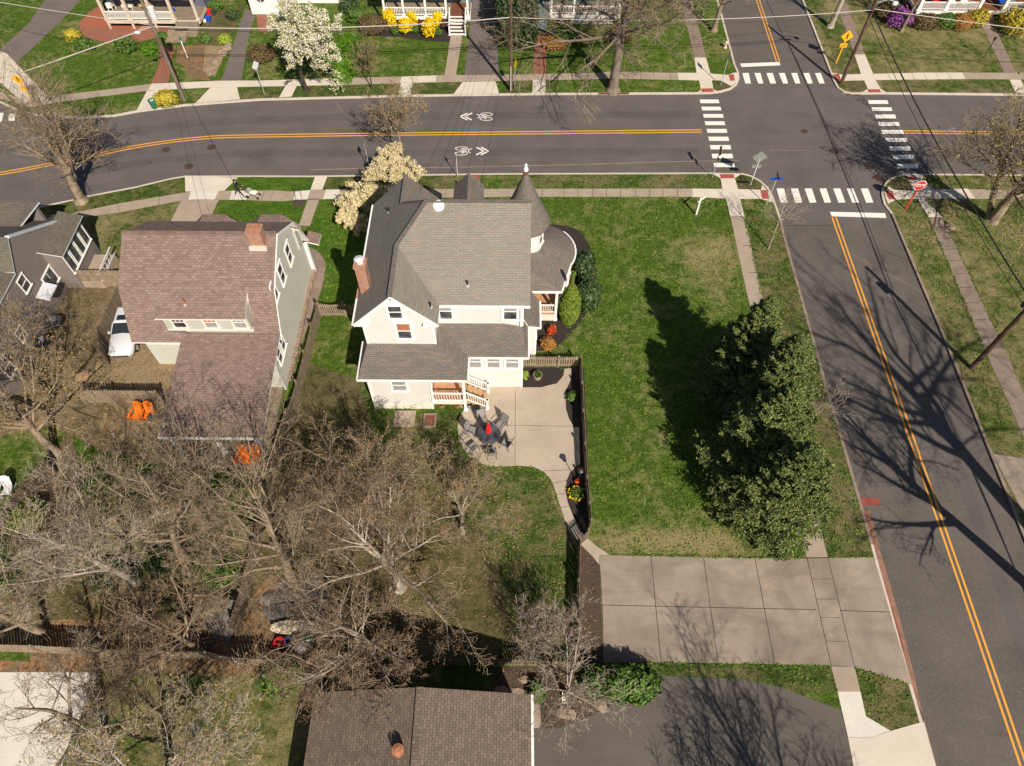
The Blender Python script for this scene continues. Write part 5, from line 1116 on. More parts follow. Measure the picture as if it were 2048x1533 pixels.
# corner house E
ex0 = G(1835, 22, .9)[0]; ex1 = G(2110, 22, .9)[0]; ey = G(1900, 22, .9)[1]
HE, xs = porch_house('porch_house', 'reddish house with cream railed porch behind yellow shrubs at the right corner', ex0, ex1, ey, 2.6, .9, 4.0, 'siding_tan', 'white', [ex0+.1, ex0+2.8, G(1955, 22, .9)[0], G(2005, 22, .9)[0], ex1-.1], floor='rust', rail=[(0, 1), (1, 2), (3, 4)], postw=.3)
mb = MB().mat(X['stone']); qx0 = G(1963, 55)[0]; qx1 = G(1988, 55)[0]; qy = G(1970, 57)[1]
for i in range(5): mb.box(qx0, qx1, qy+i*.4, qy+.38+i*.4, 0, .14+.15*i)
mb.build('steps', HE)
for i, (u, v, c) in enumerate([(1872, 12, 'red'), (1900, 10, 'white'), (1925, 12, 'offwhite'), (2000, 8, 'blue'), (2020, 10, 'siding_teal')]):
    x, y, z = G(u, v+2, .9); mb = MB().mat(X[c]).box(x-.35, x+.35, y-.3, y+.3, 1.2, 1.35).box(x-.35, x+.35, y+.22, y+.3, 1.35, 1.8)
    for a in (-.3, .3):
        for b_ in (-.25, .25): mb.box(x+a-.03, x+a+.03, y+b_-.03, y+b_+.03, .9, 1.2)
    tag(mb.build('porch_chair'), ['red', 'white', 'cream', 'bright blue', 'teal grey'][i]+' chair on the corner house porch', 'chair', 'chairs on the corner house porch')
# ================================================================ FENCES
def fence(label, pts, h=1.2, mat='wood_fence', style='picket', postev=2.4, scallop=0.0, zs=0.0):
    T = thing('wooden_fence', label, 'fence', (pts[0][0], pts[0][1], 0)); rng = random.Random(int(abs(pts[0][0]*97+pts[-1][1]*31)))
    for i in range(len(pts)-1):
        a = Vector((*pts[i][:2], 0)); b = Vector((*pts[i+1][:2], 0)); L = (b-a).length; d = (b-a)/L; n = Vector((-d.y, d.x, 0))
        mb = MB().mat(X[mat]); w_ = .1 if style == 'picket' else .14; sp = .145 if style == 'picket' else .165
        k = max(1, int(L/sp))
        for j in range(k):
            p = a+d*(L*(j+.5)/k); hh = h-scallop*math.sin(PI*(j+.5)/k)+rng.uniform(-.02, .02); t = rng.uniform(-.01, .01)
            q = p+n*(.03+t)
            V = [q-d*w_/2, q+d*w_/2, q+d*w_/2+n*.025, q-d*w_/2+n*.025]
            V = [v+Vector((0, 0, zs+.03)) for v in V]+[v+Vector((0, 0, zs+hh-.07)) for v in V]
            c = q+n*.0125+Vector((0, 0, zs+hh))
            V += [c+n*.0125, c-n*.0125]
            mb.mesh(V, [(0, 3, 2, 1), (0, 1, 5, 4), (1, 2, 6, 5), (2, 3, 7, 6), (3, 0, 4, 7), (4, 5, 9), (6, 7, 8), (5, 6, 8, 9), (7, 4, 9, 8)])
        for z in (.25, h*.78): mb.beam(a+Vector((0, 0, zs+z)), b+Vector((0, 0, zs+z)), .05, .09)
        mb.build('picket_panel', T)
        m = max(1, round(L/postev))
        for j in range(m+(1 if i == len(pts)-2 else 0)):
            p = a.lerp(b, j/m); MB().mat(X[mat]).box(p.x-.06, p.x+.06, p.y-.06, p.y+.06, -.1, zs+h+.08).build('post', T)
    return T
def FP(P, z): return [G(u, v, z)[:2] for u, v in P]
fence('weathered picket fence across the mulch bed beside the kitchen windows', FP([(1046, 713), (1118, 714), (1161, 713)], 1.2), 1.2, 'wood_fence', scallop=.06)
fence('long picket fence curving down the right side of the patio', FP([(1162, 712), (1165, 765), (1167.5, 820), (1171, 886), (1175, 953), (1180, 1005), (1183, 1039), (1178, 1059), (1160, 1075), (1158, 1160), (1157, 1240), (1156, 1308)], 1.35), 1.35, 'wood_fence_dk')
fence('sunlit picket fence beside the mulched rock bed', FP([(998, 1321), (1080, 1322), (1156, 1327)], 1.25), 1.25, 'wood_fence')
fence('picket fence in the shadow of the tan roofed house', FP([(525, 1320), (620, 1322), (783, 1322), (900, 1321), (996, 1321)], 1.25), 1.25, 'wood_fence_dk')  # same fence as the sunlit run; darker wood paints in the house's shadow
fence('board fence along the orange leaf litter at the lower left', FP([(-60, 1290), (60, 1293), (160, 1298), (280, 1304), (410, 1306), (460, 1318), (523, 1320)], 1.5), 1.5, 'wood_fence', 'board')
fence('scalloped picket gate fence between the two houses', FP([(633, 606), (684, 606)], 1.5), 1.5, 'wood_fence', scallop=.25)
fence('short picket fence against the chimney side of the cream house', FP([(685, 606), (706, 612)], 1.3), 1.3, 'wood_fence')
fence('picket fence slanting along the brown stone path', FP([(632, 606), (620, 648), (606, 702), (590, 762), (572, 820)], 1.5), 1.5, 'wood_fence_dk', scallop=.15)
fence('tall brown board fence right of the deck with orange chairs', FP([(570, 825), (545, 893), (522, 990), (500, 1090), (478, 1180), (455, 1250)], 1.7), 1.7, 'wood_fence_dk', 'board')
fence('board fence joining the dark grey house and the brown roofed house', FP([(146, 541), (243, 542)], 1.8), 1.8, 'wood_fence', 'board')
fence('board fence at the left side of the white car', FP([(243, 549), (228, 582), (208, 622), (192, 655), (196, 700)], 1.7), 1.7, 'wood_fence_dk', 'board')
fence('board fence behind the two orange chairs on the worn patio', FP([(150, 781), (210, 782), (310, 783)], 1.6), 1.6, 'wood_fence', 'board')
fence('brown board fence slanting behind the white garden chair', FP([(82, 920), (40, 968), (0, 1020), (-50, 1085)], 1.8), 1.8, 'wood_fence_dk', 'board')

# ================================================================ POLES AND WIRES
def upole(label, base, h, mat='pole', r=.17, lean=(0, 0)):
    x, y, _ = G(*base); T = thing('utility_pole', label, 'utility pole', (x, y, 0))
    MB().mat(X[mat]).tube([(x, y, -.2), (x+lean[0]*.5, y+lean[1]*.5, h/2), (x+lean[0], y+lean[1], h)], [r, r*.85, r*.66], 10).build('pole', T)
    return T, x, y
PA, xa, ya = upole('left utility pole with grey transformer, lamp and heavy cables', (369, 201), 9.6, 'poleg')
mb = MB().mat(X['metal_w']).cyl(xa+.42, ya+.1, 7.6, 8.6, .27, n=16).cyl(xa+.42, ya+.1, 8.6, 8.68, .28, .1, n=16).mat(X['metal']).beam((xa, ya, 8.1), (xa+.4, ya+.1, 8.1), .1, .3)
for k in (-.12, .12): mb.cyl(xa+.42+k, ya+.1, 8.65, 8.9, .04, n=6)
mb.build('transformer', PA)
MB().mat(X['metal']).tube([(xa, ya, 6.9), (xa-.5, ya-.5, 7.25), (xa-.85, ya-.9, 7.15)], .035, 6).mat(X['metal_w']).ball((xa-.95, ya-1.0, 7.05), (.28, .2, .12)).build('lamp', PA)
PB, xb, yb = upole('middle utility pole in front of the dark hedge', (1022, 183), 10.2)
MB().mat(X['metal_w']).cyl(xb-.02, yb-.19, .2, 2.6, .04, n=6).build('conduit', PB)
PCc, xc, yc = upole('corner utility pole with street lamp beside the yellow pedestrian sign', (1682, 168), 9.6)
MB().mat(X['metal']).tube([(xc, yc, 7.6), (xc+.9, yc-.2, 8.0), (xc+1.4, yc-.3, 7.9)], .04, 6).mat(X['metal_w']).ball((xc+1.5, yc-.35, 7.75), (.26, .18, .2)).build('lamp', PCc)
MB().mat(X['dkgrey']).beam((xc-.6, yc, 7.2), (xc+.6, yc, 7.2), .1, .12).build('cross_arm', PCc)
PD, xd, yd = upole('right utility pole beside the old slab sidewalk', (1942, 737), 9.0, 'pole', .18)
MB().mat(X['dkgrey']).cyl(xd-.35, yd, 6.6, 7.4, .2, n=12).build('transformer', PD)
def wire(name, label, pts, r=.02, sag=.3, mat='cable', cat='cable', n=24):
    mb = MB().mat(X[mat])
    for i in range(len(pts)-1):
        a = Vector(pts[i]); b = Vector(pts[i+1]); L = (b-a).length; s = sag*(L/30)**2
        P = [a.lerp(b, t/n)-Vector((0, 0, 4*s*(t/n)*(1-t/n))) for t in range(n+1)]
        mb.tube(P, r, 5, False)
    return tag(mb.build(name), label, cat)
wa = G(316, 87, 7.0); W = lambda u, v, z: G(u, v, z)
hA = 7.0; pa = (xa, ya, hA); pb = (xb, yb, 7.0); pc = (xc, yc, 7.0)
wire('overhead_cable', 'heavy pale cable running left from the transformer pole', [pa, W(30, 150, 7.2), W(-300, 220, 7.2)], .045, .2, 'cable_l')
wire('overhead_cable', 'upper cable slanting up to the left from the transformer pole', [(xa, ya, 7.1), W(0, 5, 7.2), W(-200, -50, 7.2)], .03, .2, 'cable_l')
wire('overhead_cable', 'heavy cable between the transformer pole and the middle pole', [pa, pb], .045, .5, 'cable_l')
wire('overhead_cable', 'dark lower cable between the transformer pole and the middle pole', [(xa, ya, 6.8), (xb, yb, 6.75)], .03, .6)
wire('overhead_cable', 'pale cable between the middle pole and the corner pole', [pb, pc], .03, .5, 'cable_l')
wire('overhead_cable', 'dark cable between the middle pole and the corner pole', [(xb, yb, 6.7), (xc, yc, 6.75)], .025, .6)
wire('overhead_cable', 'high thin cable above the white railed porch', [W(740, 28, 8.5), W(1022, 15, 8.5), W(1400, 20, 8.6), (xc, yc, 8.6)], .015, .3)
wire('overhead_cable', 'pale cable running right from the corner pole', [(xc, yc, 7.1), W(2048, 58, 7.3), W(2400, 70, 7.3)], .035, .3, 'cable_l')
wire('overhead_cable', 'thin upper cable running right past the corner house porch', [(xc, yc, 8.9), W(2048, 18, 8.9), W(2400, 24, 8.9)], .02, .2, 'cable_l')
pd = (xd, yd, 6.9)
wire('overhead_cable', 'thick twisted black cable over the side street', [(xc, yc, 6.9), pd, (xd+1.5, yd-32, 6.9)], .05, .5)
wire('overhead_cable', 'thinner black cable beside the thick one over the side street', [(xc-.15, yc, 6.5), (xd, yd, 6.3), (xd+1, yd-32, 6.3)], .025, .6)
wire('overhead_cable', 'dark cable leading away up the far side street', [(xc, yc, 7.3), (xc-3.5, yc+45, 7.3)], .035, .3)
wire('overhead_cable', 'thin grey service wire at the right edge under the budding tree', [W(1980, 435, 3), W(2052, 560, 5.5), (xd+4, yd+2, 6.5)], .015, .1, 'cable_l')
for k, lb in enumerate(['left', 'middle', 'right']):
    wire('service_wire', ['leftmost', 'middle one', 'rightmost'][k]+' of the thin service wires from the middle pole over the road', [(xb, yb, 6.4-.2*k), (-5.2+1.3*k, 38.0, 6.6)], .012, .6)
for k in range(2): wire('service_wire', ['left', 'right'][k]+' thin service wire crossing the road by the transformer pole', [(xa, ya, 6.3), (-21.5+3.5*k, 36.0, 5.6)], .012, .6)

# ================================================================ SIGNS AND STREET FURNITURE
def sign(name, label, cat, base, h, mat='metal', face=None, rz=0.0, r=.03, tilt=0):
    x, y, _ = G(*base); T = thing(name, label, cat, (x, y, 0), rz)
    MB().mat(X[mat]).box(-r, r, -r*.7, r*.7, -.1, h).build('post', T, world=False); return T
def plate(T, name, shape, s, z, mat, y=-.04, border=None, th=.012):
    if shape == 'diamond': P = [(0, -s), (s, 0), (0, s), (-s, 0)]
    elif shape == 'oct': P = [(s*math.cos(PI/8+i*PI/4), s*math.sin(PI/8+i*PI/4)) for i in range(8)]
    else: P = [(-s[0], -s[1]), (s[0], -s[1]), (s[0], s[1]), (-s[0], s[1])]
    def pl(P, y0, y1, m):
        mb = MB().mat(X[m]); n = len(P); V = [(p[0], y0, z+p[1]) for p in P]+[(p[0], y1, z+p[1]) for p in P]
        return mb.mesh(V, [tuple(range(n)), tuple(range(2*n-1, n-1, -1))]+[(i, i+n, (i+1) % n+n, (i+1) % n) for i in range(n)])
    if border:
        o = pl(P, y, y+th, border).build(name, T, world=False)
        pl([(p[0]*.9, p[1]*.9) for p in P], y-.006, y, mat).build('panel', o, world=False); return o
    return pl(P, y, y+th, mat).build(name, T, world=False)
def text(T, s, size, z, y, mat, name='lettering', bold=.012):
    cu = bpy.data.curves.new(name, 'FONT'); cu.body = s; cu.size = size; cu.align_x = 'CENTER'; cu.align_y = 'CENTER'; cu.extrude = .004; cu.offset = bold
    tmp = bpy.data.objects.new('tmp', cu); COL.objects.link(tmp); bpy.context.view_layer.update()
    me = bpy.data.meshes.new_from_object(tmp.evaluated_get(bpy.context.evaluated_depsgraph_get())); bpy.data.objects.remove(tmp); me.materials.clear(); me.materials.append(X[mat])
    o = bpy.data.objects.new(name, me); COL.objects.link(o); o.parent = T; o.location = (0, y, z); o.rotation_euler = (PI/2, 0, 0); return o
def tiltface(T, a=R(25)):
    pass
st = sign('stop_sign', 'red octagonal sign reading STOP on a red post', 'stop sign', (1811, 418), 2.75, 'red', r=.05)
pl_ = plate(st, 'sign_face', 'oct', .50, 2.45, 'red', border='white', y=-.07); text(pl_, 'STOP', .29, 2.45, -.082, 'white', bold=.008).scale = (1, 1.4, 1)
def walker(T, z, s=1.0, y=-.06, mat='black'):
    mb = MB().mat(X[mat]); b = lambda a, c, w_: mb.beam((a[0]*s, y, z+a[1]*s), (c[0]*s, y, z+c[1]*s), w_*s, .006, (0, 1, 0)) if False else mb.beam((a[0]*s, y, z+a[1]*s), (c[0]*s, y, z+c[1]*s), .006, w_*s, (0, 0, 1))
    mb.tube([(0, y-.004, z+.24*s), (0, y+.004, z+.24*s)], .055*s, 8)
    b((0, .18), (0, -.02), .10); b((0, 0), (.12, -.26), .06); b((0, 0), (-.12, -.26), .06); b((0, .14), (.14, .0), .04); b((0, .14), (-.13, .02), .04); return mb.build('symbol', T, world=False)
s1 = sign('pedestrian_sign', 'bright yellow diamond walker sign on yellow post at the far right corner', 'road sign', (1672, 127), 2.6, 'signyel', r=.05)
p1 = plate(s1, 'sign_face', 'diamond', .58, 2.75, 'signyel', y=-.07); walker(p1, 2.75, 1.0, -.08)
p1 = plate(s1, 'arrow_plaque', 'rect', (.33, .2), 1.85, 'signyel', y=-.07); MB().mat(X['black']).beam((-.2, -.08, 1.75), (.18, -.08, 1.92), .01, .06).build('symbol', p1, world=False)
s2 = sign('pedestrian_sign', 'orange yellow diamond walker sign at the far left corner behind bare branches', 'road sign', (70, 212), 2.5, 'signyel', r=.05)
p1 = plate(s2, 'sign_face', 'diamond', .55, 2.7, 'signyel', y=-.07); walker(p1, 2.7, .95, -.08); plate(s2, 'arrow_plaque', 'rect', (.3, .2), 1.8, 'signyel', y=-.07)
s3 = sign('pedestrian_sign', 'yellow sign turned edge on beside the middle utility pole', 'road sign', (1030, 180), 2.5, 'metal', rz=R(80))
plate(s3, 'sign_face', 'diamond', .5, 2.55, 'signyel')
s4 = sign('pedestrian_sign', 'dull yellow pedestrian sign seen from behind in tree shadow at the near right corner', 'road sign', (1803, 361), 2.6, 'metal', rz=R(62))
plate(s4, 'sign_face', 'diamond', .5, 2.7, 'signdk'); plate(s4, 'arrow_plaque', 'rect', (.3, .18), 1.95, 'signdk')
s5 = sign('road_sign', 'thin metal sign post with edge on yellow sign at the left zebra crossing', 'road sign', (1424.5, 356), 2.6, 'metal', rz=R(88))
plate(s5, 'sign_face', 'diamond', .5, 2.75, 'signdk'); plate(s5, 'arrow_plaque', 'rect', (.3, .18), 1.95, 'signdk')
s6 = sign('road_sign', 'grey back of a diamond sign with small plaque on the near corner', 'road sign', (1501, 370), 2.7, 'metal_w', rz=R(0))
plate(s6, 'sign_face', 'diamond', .6, 2.75, 'sign_back', y=.04); plate(s6, 'plaque', 'rect', (.38, .18), 1.85, 'sign_back', y=.04)
s7 = sign('street_name_sign', 'blue street name blades on a thin post at the near corner', 'street sign', (1532, 412), 2.75, 'metal')
a_ = plate(s7, 'name_blade', 'rect', (.5, .12), 2.8, 'blue'); b_ = plate(s7, 'name_blade', 'rect', (.4, .12), 3.02, 'black'); b_.rotation_euler = (0, 0, PI/2)
s8 = sign('parking_sign', 'thin sign post by the road behind the white house ridge', 'road sign', (915.5, 354), 2.3, 'metal_w', rz=R(80)); plate(s8, 'sign_face', 'rect', (.15, .23), 2.15, 'metal_w')
s9 = sign('road_sign', 'sign post half hidden by the cream blossoms', 'road sign', (739, 338), 2.6, 'metal', rz=R(80)); plate(s9, 'sign_face', 'rect', (.25, .3), 2.4, 'sign_back')
s10 = sign('road_sign', 'pale diamond sign beside the white blossoming tree', 'road sign', (529, 189), 3.0, 'metal', rz=R(60)); plate(s10, 'sign_face', 'diamond', .45, 2.9, 'metal_w')
s11 = sign('road_sign', 'tall thin leaning post at the far left corner of the junction', 'road sign', (1441.5, 172), 3.4, 'metal', rz=R(85)); plate(s11, 'sign_face', 'rect', (.3, .35), 3.1, 'metal')
# white real estate post
x, y, _ = G(1392, 430.5); T = thing('sign_post', 'white wooden yard post with angled arm on the green corner lawn', 'yard post', (x, y, 0))
MB().mat(X['white']).box(-.06, .06, -.06, .06, 0, 1.75).mesh([(-.06, -.06, 1.75), (.06, -.06, 1.75), (.06, .06, 1.75), (-.06, .06, 1.75), (0, 0, 1.85)], [(0, 1, 4), (1, 2, 4), (2, 3, 4), (3, 0, 4)]).build('post', T, world=False)
MB().mat(X['white']).beam((-.15, -.1, 1.45), (.55, .55, 1.45), .08, .09).build('arm', T, world=False)
MB().mat(X['dirt']).ball((0, 0, -.05), (.35, .35, .12)).build('soil_mound', T, world=False)
x, y, _ = G(1450, 96); T = thing('fire_hydrant', 'pale fire hydrant standing in the grass by the far side street', 'hydrant', (x, y, 0))
MB().mat(X['cream_trim']).lathe([(.18, 0), (.18, .08), (.12, .1), (.12, .5), (.15, .52), (.13, .62), (.05, .72), (.0, .74)], n=14).build('barrel', T, world=False); MB().mat(X['cream_trim']).tube([(-.22, 0, .42), (.22, 0, .42)], .06, 8).build('nozzle', T, world=False)
x, y, _ = G(1967, 117); T = thing('lamp_post', 'black garden lamp post on the lawn of the corner house', 'lamp post', (x, y, 0))
MB().mat(X['black']).cyl(0, 0, 0, 1.75, .035, n=8).build('post', T, world=False); MB().mat(X['black']).lathe([(.05, 1.75), (.1, 1.85), (.13, 2.05), (.16, 2.08), (0, 2.2)], n=8).build('lamp_shade', T, world=False)
x, y, _ = G(375, 115); T = thing('lamp_post', 'white garden lamp post beside the brick path', 'lamp post', (x, y, 0))
MB().mat(X['white']).cyl(0, 0, 0, 1.7, .05, n=8).build('post', T, world=False); MB().mat(X['green_pl']).lathe([(.05, 1.7), (.12, 1.85), (.14, 2.02), (0, 2.2)], n=8).build('lamp_shade', T, world=False)
x, y, _ = G(1155, 1000); x, y, _ = G(1148, 968); T = thing('garden_lamp', 'small black lantern post casting its shadow on the patio walk', 'garden lamp', (x+.25, y, 0))
MB().mat(X['black']).cyl(0, 0, 0, 1.5, .025, n=8).build('post', T, world=False); MB().mat(X['black']).lathe([(.04, 1.5), (.13, 1.6), (.16, 1.82), (.22, 1.86), (.05, 1.98), (0, 2.1)], n=8).build('lamp_shade', T, world=False)
# green recycling bin
x, y, _ = G(310, 216); T = thing('recycling_bin', 'green round recycling bin by the kerb with white mark', 'bin', (x, y, 0))
MB().mat(X['green_pl']).lathe([(0, 0), (.24, 0), (.33, .75), (.36, .78), (.33, .8), (0, .82)], n=20).build('body', T, world=False); MB().mat(X['white']).tube([(.05, -.05, .81), (.05, -.05, .835)], .14, 14).mat(X['blue']).tube([(.05, -.05, .835), (.05, -.05, .842)], .07, 10).build('mark', T, world=False)
# ================================================================ PATIO SET
def limbmesh(mb, pts, r=.014): return mb.tube(pts, r, 6)
def sling_chair():
    T = thing('patio_chair', '', 'chair', (0, 0, 0), 0, 'sling chairs round the glass patio table')
    MB().mat(X['sling']).mesh([(-.26, -.24, .44), (.26, -.24, .44), (.26, .24, .41), (-.26, .24, .41), (-.26, -.24, .425), (.26, -.24, .425), (.26, .24, .395), (-.26, .24, .395)], [(0, 1, 2, 3), (7, 6, 5, 4), (0, 4, 5, 1), (2, 6, 7, 3)]).build('seat', T, world=False)
    MB().mat(X['sling']).mesh([(-.26, .26, .46), (.26, .26, .46), (.25, .44, 1.12), (-.25, .44, 1.12), (-.26, .275, .46), (.26, .275, .46), (.25, .455, 1.12), (-.25, .455, 1.12)], [(0, 1, 2, 3), (7, 6, 5, 4), (0, 4, 5, 1), (2, 6, 7, 3), (1, 5, 6, 2), (0, 3, 7, 4)]).build('backrest', T, world=False)
    for s in (-1, 1):
        x = .28*s
        MB().mat(X['dkgrey']).tube([(x, -.28, 0), (x, -.24, .45), (x, -.22, .64), (x, .22, .66), (x, .33, .66)], .017, 6).build('arm', T, world=False)
        MB().mat(X['dkgrey']).tube([(x, .36, 0), (x, .25, .44), (x, .46, 1.14)], .017, 6).build('leg', T, world=False)
    for yy, zz_ in ((-.25, .43), (.25, .42), (.46, 1.14)): MB().mat(X['dkgrey']).tube([(-.28, yy, zz_), (.28, yy, zz_)], .015, 6).build('crossbar', T, world=False)
    return T
def copytree(o, parent=None):
    c = o.copy(); COL.objects.link(c); c.parent = parent
    for ch in list(o.children): copytree(ch, c)
    return c
ZP = .05
tx, ty, _ = G(978, 872); tx += 0; sc0 = sling_chair()
chs = [(938, 866, 'left of the table', 118), (966, 858-8, 'behind the table left of the red umbrella', 195-10), (1003, 856, 'behind the table right of the red umbrella', 225+100), (1008, 893, 'right of the table near the paving joint', 262), (983, 909, 'nearest the camera, its seat partly dark', 180), (953, 897, 'front left of the table, turned towards the lawn', 150)]
cent = G(978, 880)
for i, (u, v, d, _) in enumerate(chs):
    o = sc0 if i == 0 else copytree(sc0)
    x, y, _z = G(u, v); dx, dy = cent[0]-x, cent[1]-y; L = math.hypot(dx, dy); rad_ = 1.15+.06*(i % 2); x, y = cent[0]-dx/L*rad_, cent[1]-dy/L*rad_
    o.location = (x, y, ZP); o.rotation_euler = (0, 0, math.atan2(dy, dx)+PI/2); o['label'] = 'grey sling patio chair '+d
T = thing('patio_table', 'round glass patio table with dark metal ribs', 'table', (cent[0], cent[1], ZP))
MB().mat(X['glass']).cyl(0, 0, .70, .715, .72, n=36).build('tabletop', T, world=False)
mb = MB().mat(X['dkgrey']); mb.tube([(.73*math.cos(t*PI/18), .73*math.sin(t*PI/18), .705) for t in range(37)], .022, 6, False)
for k in range(6): a = k*PI/3; mb.beam((0, 0, .69), (.72*math.cos(a), .72*math.sin(a), .69), .03, .02)
mb.build('frame', T, world=False)
for k in range(4): a = PI/4+k*PI/2; MB().mat(X['dkgrey']).tube([(.25*math.cos(a), .25*math.sin(a), .69), (.5*math.cos(a), .5*math.sin(a), 0)], .02, 6).build('leg', T, world=False)
T = thing('patio_umbrella', 'closed red umbrella standing through the glass table', 'umbrella', (cent[0], cent[1], ZP))
MB().mat(X['metal_w']).cyl(0, 0, 0, 2.17, .022, n=8).build('pole', T, world=False)
mb = MB().mat(X['red']); V = []; n = 16; K = [(.98, .15), (1.2, .14), (1.5, .1), (1.8, .07), (2.05, .04), (2.15, .01)]
for z, r_ in K:
    for j in range(n): a = 2*PI*j/n; q = r_*(1+(.35 if j % 2 else -.15)); V.append((q*math.cos(a), q*math.sin(a), z))
mb.mesh(V, [(i*n+j, i*n+(j+1) % n, (i+1)*n+(j+1) % n, (i+1)*n+j) for i in range(len(K)-1) for j in range(n)]).build('canopy', T, world=False)
# ================================================================ ADIRONDACK CHAIRS
def adirondack(mat, label, loc, rz, group):
    T = thing('adirondack_chair', label, 'chair', loc, rz, group)
    mb = MB().mat(X[mat])
    for i in range(6): mb.beam((-.26, -.30+.1*i, .38-.022*i), (.26, -.30+.1*i, .38-.022*i), .085, .02)
    mb.build('seat', T, world=False)
    mb = MB().mat(X[mat])
    for i in range(7):
        a = (i-3)/3; hh = .92-.14*a*a; x = a*.25; mb.beam((x*.85, .24, .26), (x*1.15, .24+.38*(hh/.9), .26+hh*.86), .02, .075, (1, 0, 0))
    mb.beam((-.25, .44, .62), (.25, .44, .62), .06, .03).build('backrest', T, world=False)
    for s in (-1, 1):
        MB().mat(X[mat]).mesh([(s*.27, -.42, .56), (s*.42, -.42, .56), (s*.42, .1, .57), (s*.32, .38, .57), (s*.27, .38, .57)][::s]+[(s*.27, -.42, .535), (s*.42, -.42, .535), (s*.42, .1, .545), (s*.32, .38, .545), (s*.27, .38, .545)][::s], [(0, 1, 2, 3, 4), (9, 8, 7, 6, 5), (0, 5, 6, 1), (1, 6, 7, 2), (2, 7, 8, 3), (3, 8, 9, 4), (4, 9, 5, 0)]).build('arm', T, world=False)
        MB().mat(X[mat]).beam((s*.3, -.34, 0), (s*.3, -.34, .54), .04, .11, (0, 1, 0)).build('leg', T, world=False)
        MB().mat(X[mat]).beam((s*.28, -.34, .34), (s*.28, .58, .05), .03, .12).build('leg', T, world=False)
    return T
gA = 'orange garden chairs'
for u, v, z, rz, lb in [(277, 838, 0, R(-8), 'orange slatted garden chair, left one on the worn patio'), (301, 838, 0, R(4), 'orange slatted garden chair, right one on the worn patio with dark thing on its seat'), (487, 925, .35, R(-4), 'orange slatted garden chair, left one on the grey deck'), (512, 925, .35, R(3), 'orange slatted garden chair, right one on the grey deck')]:
    x, y, _ = G(u, v, z); adirondack('orange', lb, (x, y+.1, z), rz, gA)
x, y, _ = G(302, 836, .45); tag(MB().mat(X['dkgrey']).ball((x, y, .55), (.2, .22, .16)).ball((x+.05, y-.15, .5), (.16, .14, .12)).build('cushion'), 'crumpled dark cushion lying on the right orange chair', 'cushion')
x, y, _ = G(20, 985, 0); adirondack('white', 'white slatted garden chair beside the board fence at the left edge', (x, y, 0), R(10), 'white garden chairs')
# ================================================================ CAR
def car():
    x, y = G(243, 722)[0]+.0, G(243, 722)[1]+2.2
    T = thing('parked_car', 'white hatchback with dark sunroof parked beside the brown roofed house', 'car', (x, y, 0), R(4))
    sec = [(-2.2, .35, .62, .62), (-2.05, .30, .80, .78), (-1.2, .28, .98, .84), (-.75, .28, 1.02, .86), (.3, .28, 1.05, .87), (1.4, .28, 1.08, .87), (2.0, .32, 1.02, .82), (2.2, .4, .85, .72)]
    V = []; F = []
    for (yy, zl, zh, hw) in sec:
        V += [(-hw*.92, yy, zl), (-hw, yy, zl+.18), (-hw, yy, zh-.14), (-hw*.86, yy, zh), (0, yy, zh+.04), (hw*.86, yy, zh), (hw, yy, zh-.14), (hw, yy, zl+.18), (hw*.92, yy, zl)]
    n = 9
    for i in range(len(sec)-1):
        for j in range(n): F.append((i*n+j, i*n+(j+1) % n, (i+1)*n+(j+1) % n, (i+1)*n+j))
    F.append(tuple(range(n-1, -1, -1))); F.append(tuple((len(sec)-1)*n+j for j in range(n)))
    MB().mat(X['car']).mesh(V, F).build('body', T, world=False, smooth=True)
    g = MB().mat(X['carglass']); A = [(-.75, -.70, 1.0), (.75, -.70, 1.0), (.80, 1.75, 1.06), (-.80, 1.75, 1.06)]; Bq = [(-.60, .02, 1.46), (.60, .02, 1.46), (.60, 1.35, 1.47), (-.60, 1.35, 1.47)]
    g.mesh(A+Bq, [(0, 1, 5, 4), (1, 2, 6, 5), (2, 3, 7, 6), (3, 0, 4, 7)]).build('windows', T, world=False)
    MB().mat(X['car']).mesh([(-.62, -.02, 1.46), (.62, -.02, 1.46), (.62, 1.4, 1.47), (-.62, 1.4, 1.47), (-.5, .12, 1.53), (.5, .12, 1.53), (.5, 1.3, 1.53), (-.5, 1.3, 1.53)], [(4, 5, 6, 7), (0, 1, 5, 4), (1, 2, 6, 5), (2, 3, 7, 6), (3, 0, 4, 7)]).build('roof_panel', T, world=False)
    MB().mat(X['carglass']).box(-.4, .4, .18, .62, 1.531, 1.545).build('sunroof', T, world=False)
    for s in (-1, 1):
        MB().mat(X['car']).beam((s*.62, .0, 1.45), (s*.78, -.68, 1.01), .05, .05).build('pillar', T, world=False)
        MB().mat(X['car']).box(min(s*.86, s*1.02), max(s*.86, s*1.02), -.55, -.42, .95, 1.08).build('mirror', T, world=False)
        MB().mat(X['metal_w']).ball((s*.6, -2.08, .66), (.2, .1, .1)).build('headlight', T, world=False)
        for yy in (-1.35, 1.35):
            wl = MB().mat(X['tyre']).tube([(s*.66, yy, .32), (s*.87, yy, .32)], .32, 18).build('wheel', T, world=False); MB().mat(X['metal']).tube([(s*.84, yy, .32), (s*.885, yy, .32)], .2, 12).build('rim', wl, world=False)
    MB().mat(X['dkgrey']).box(-.55, .55, -2.23, -2.15, .42, .58).build('grille', T, world=False)
car()
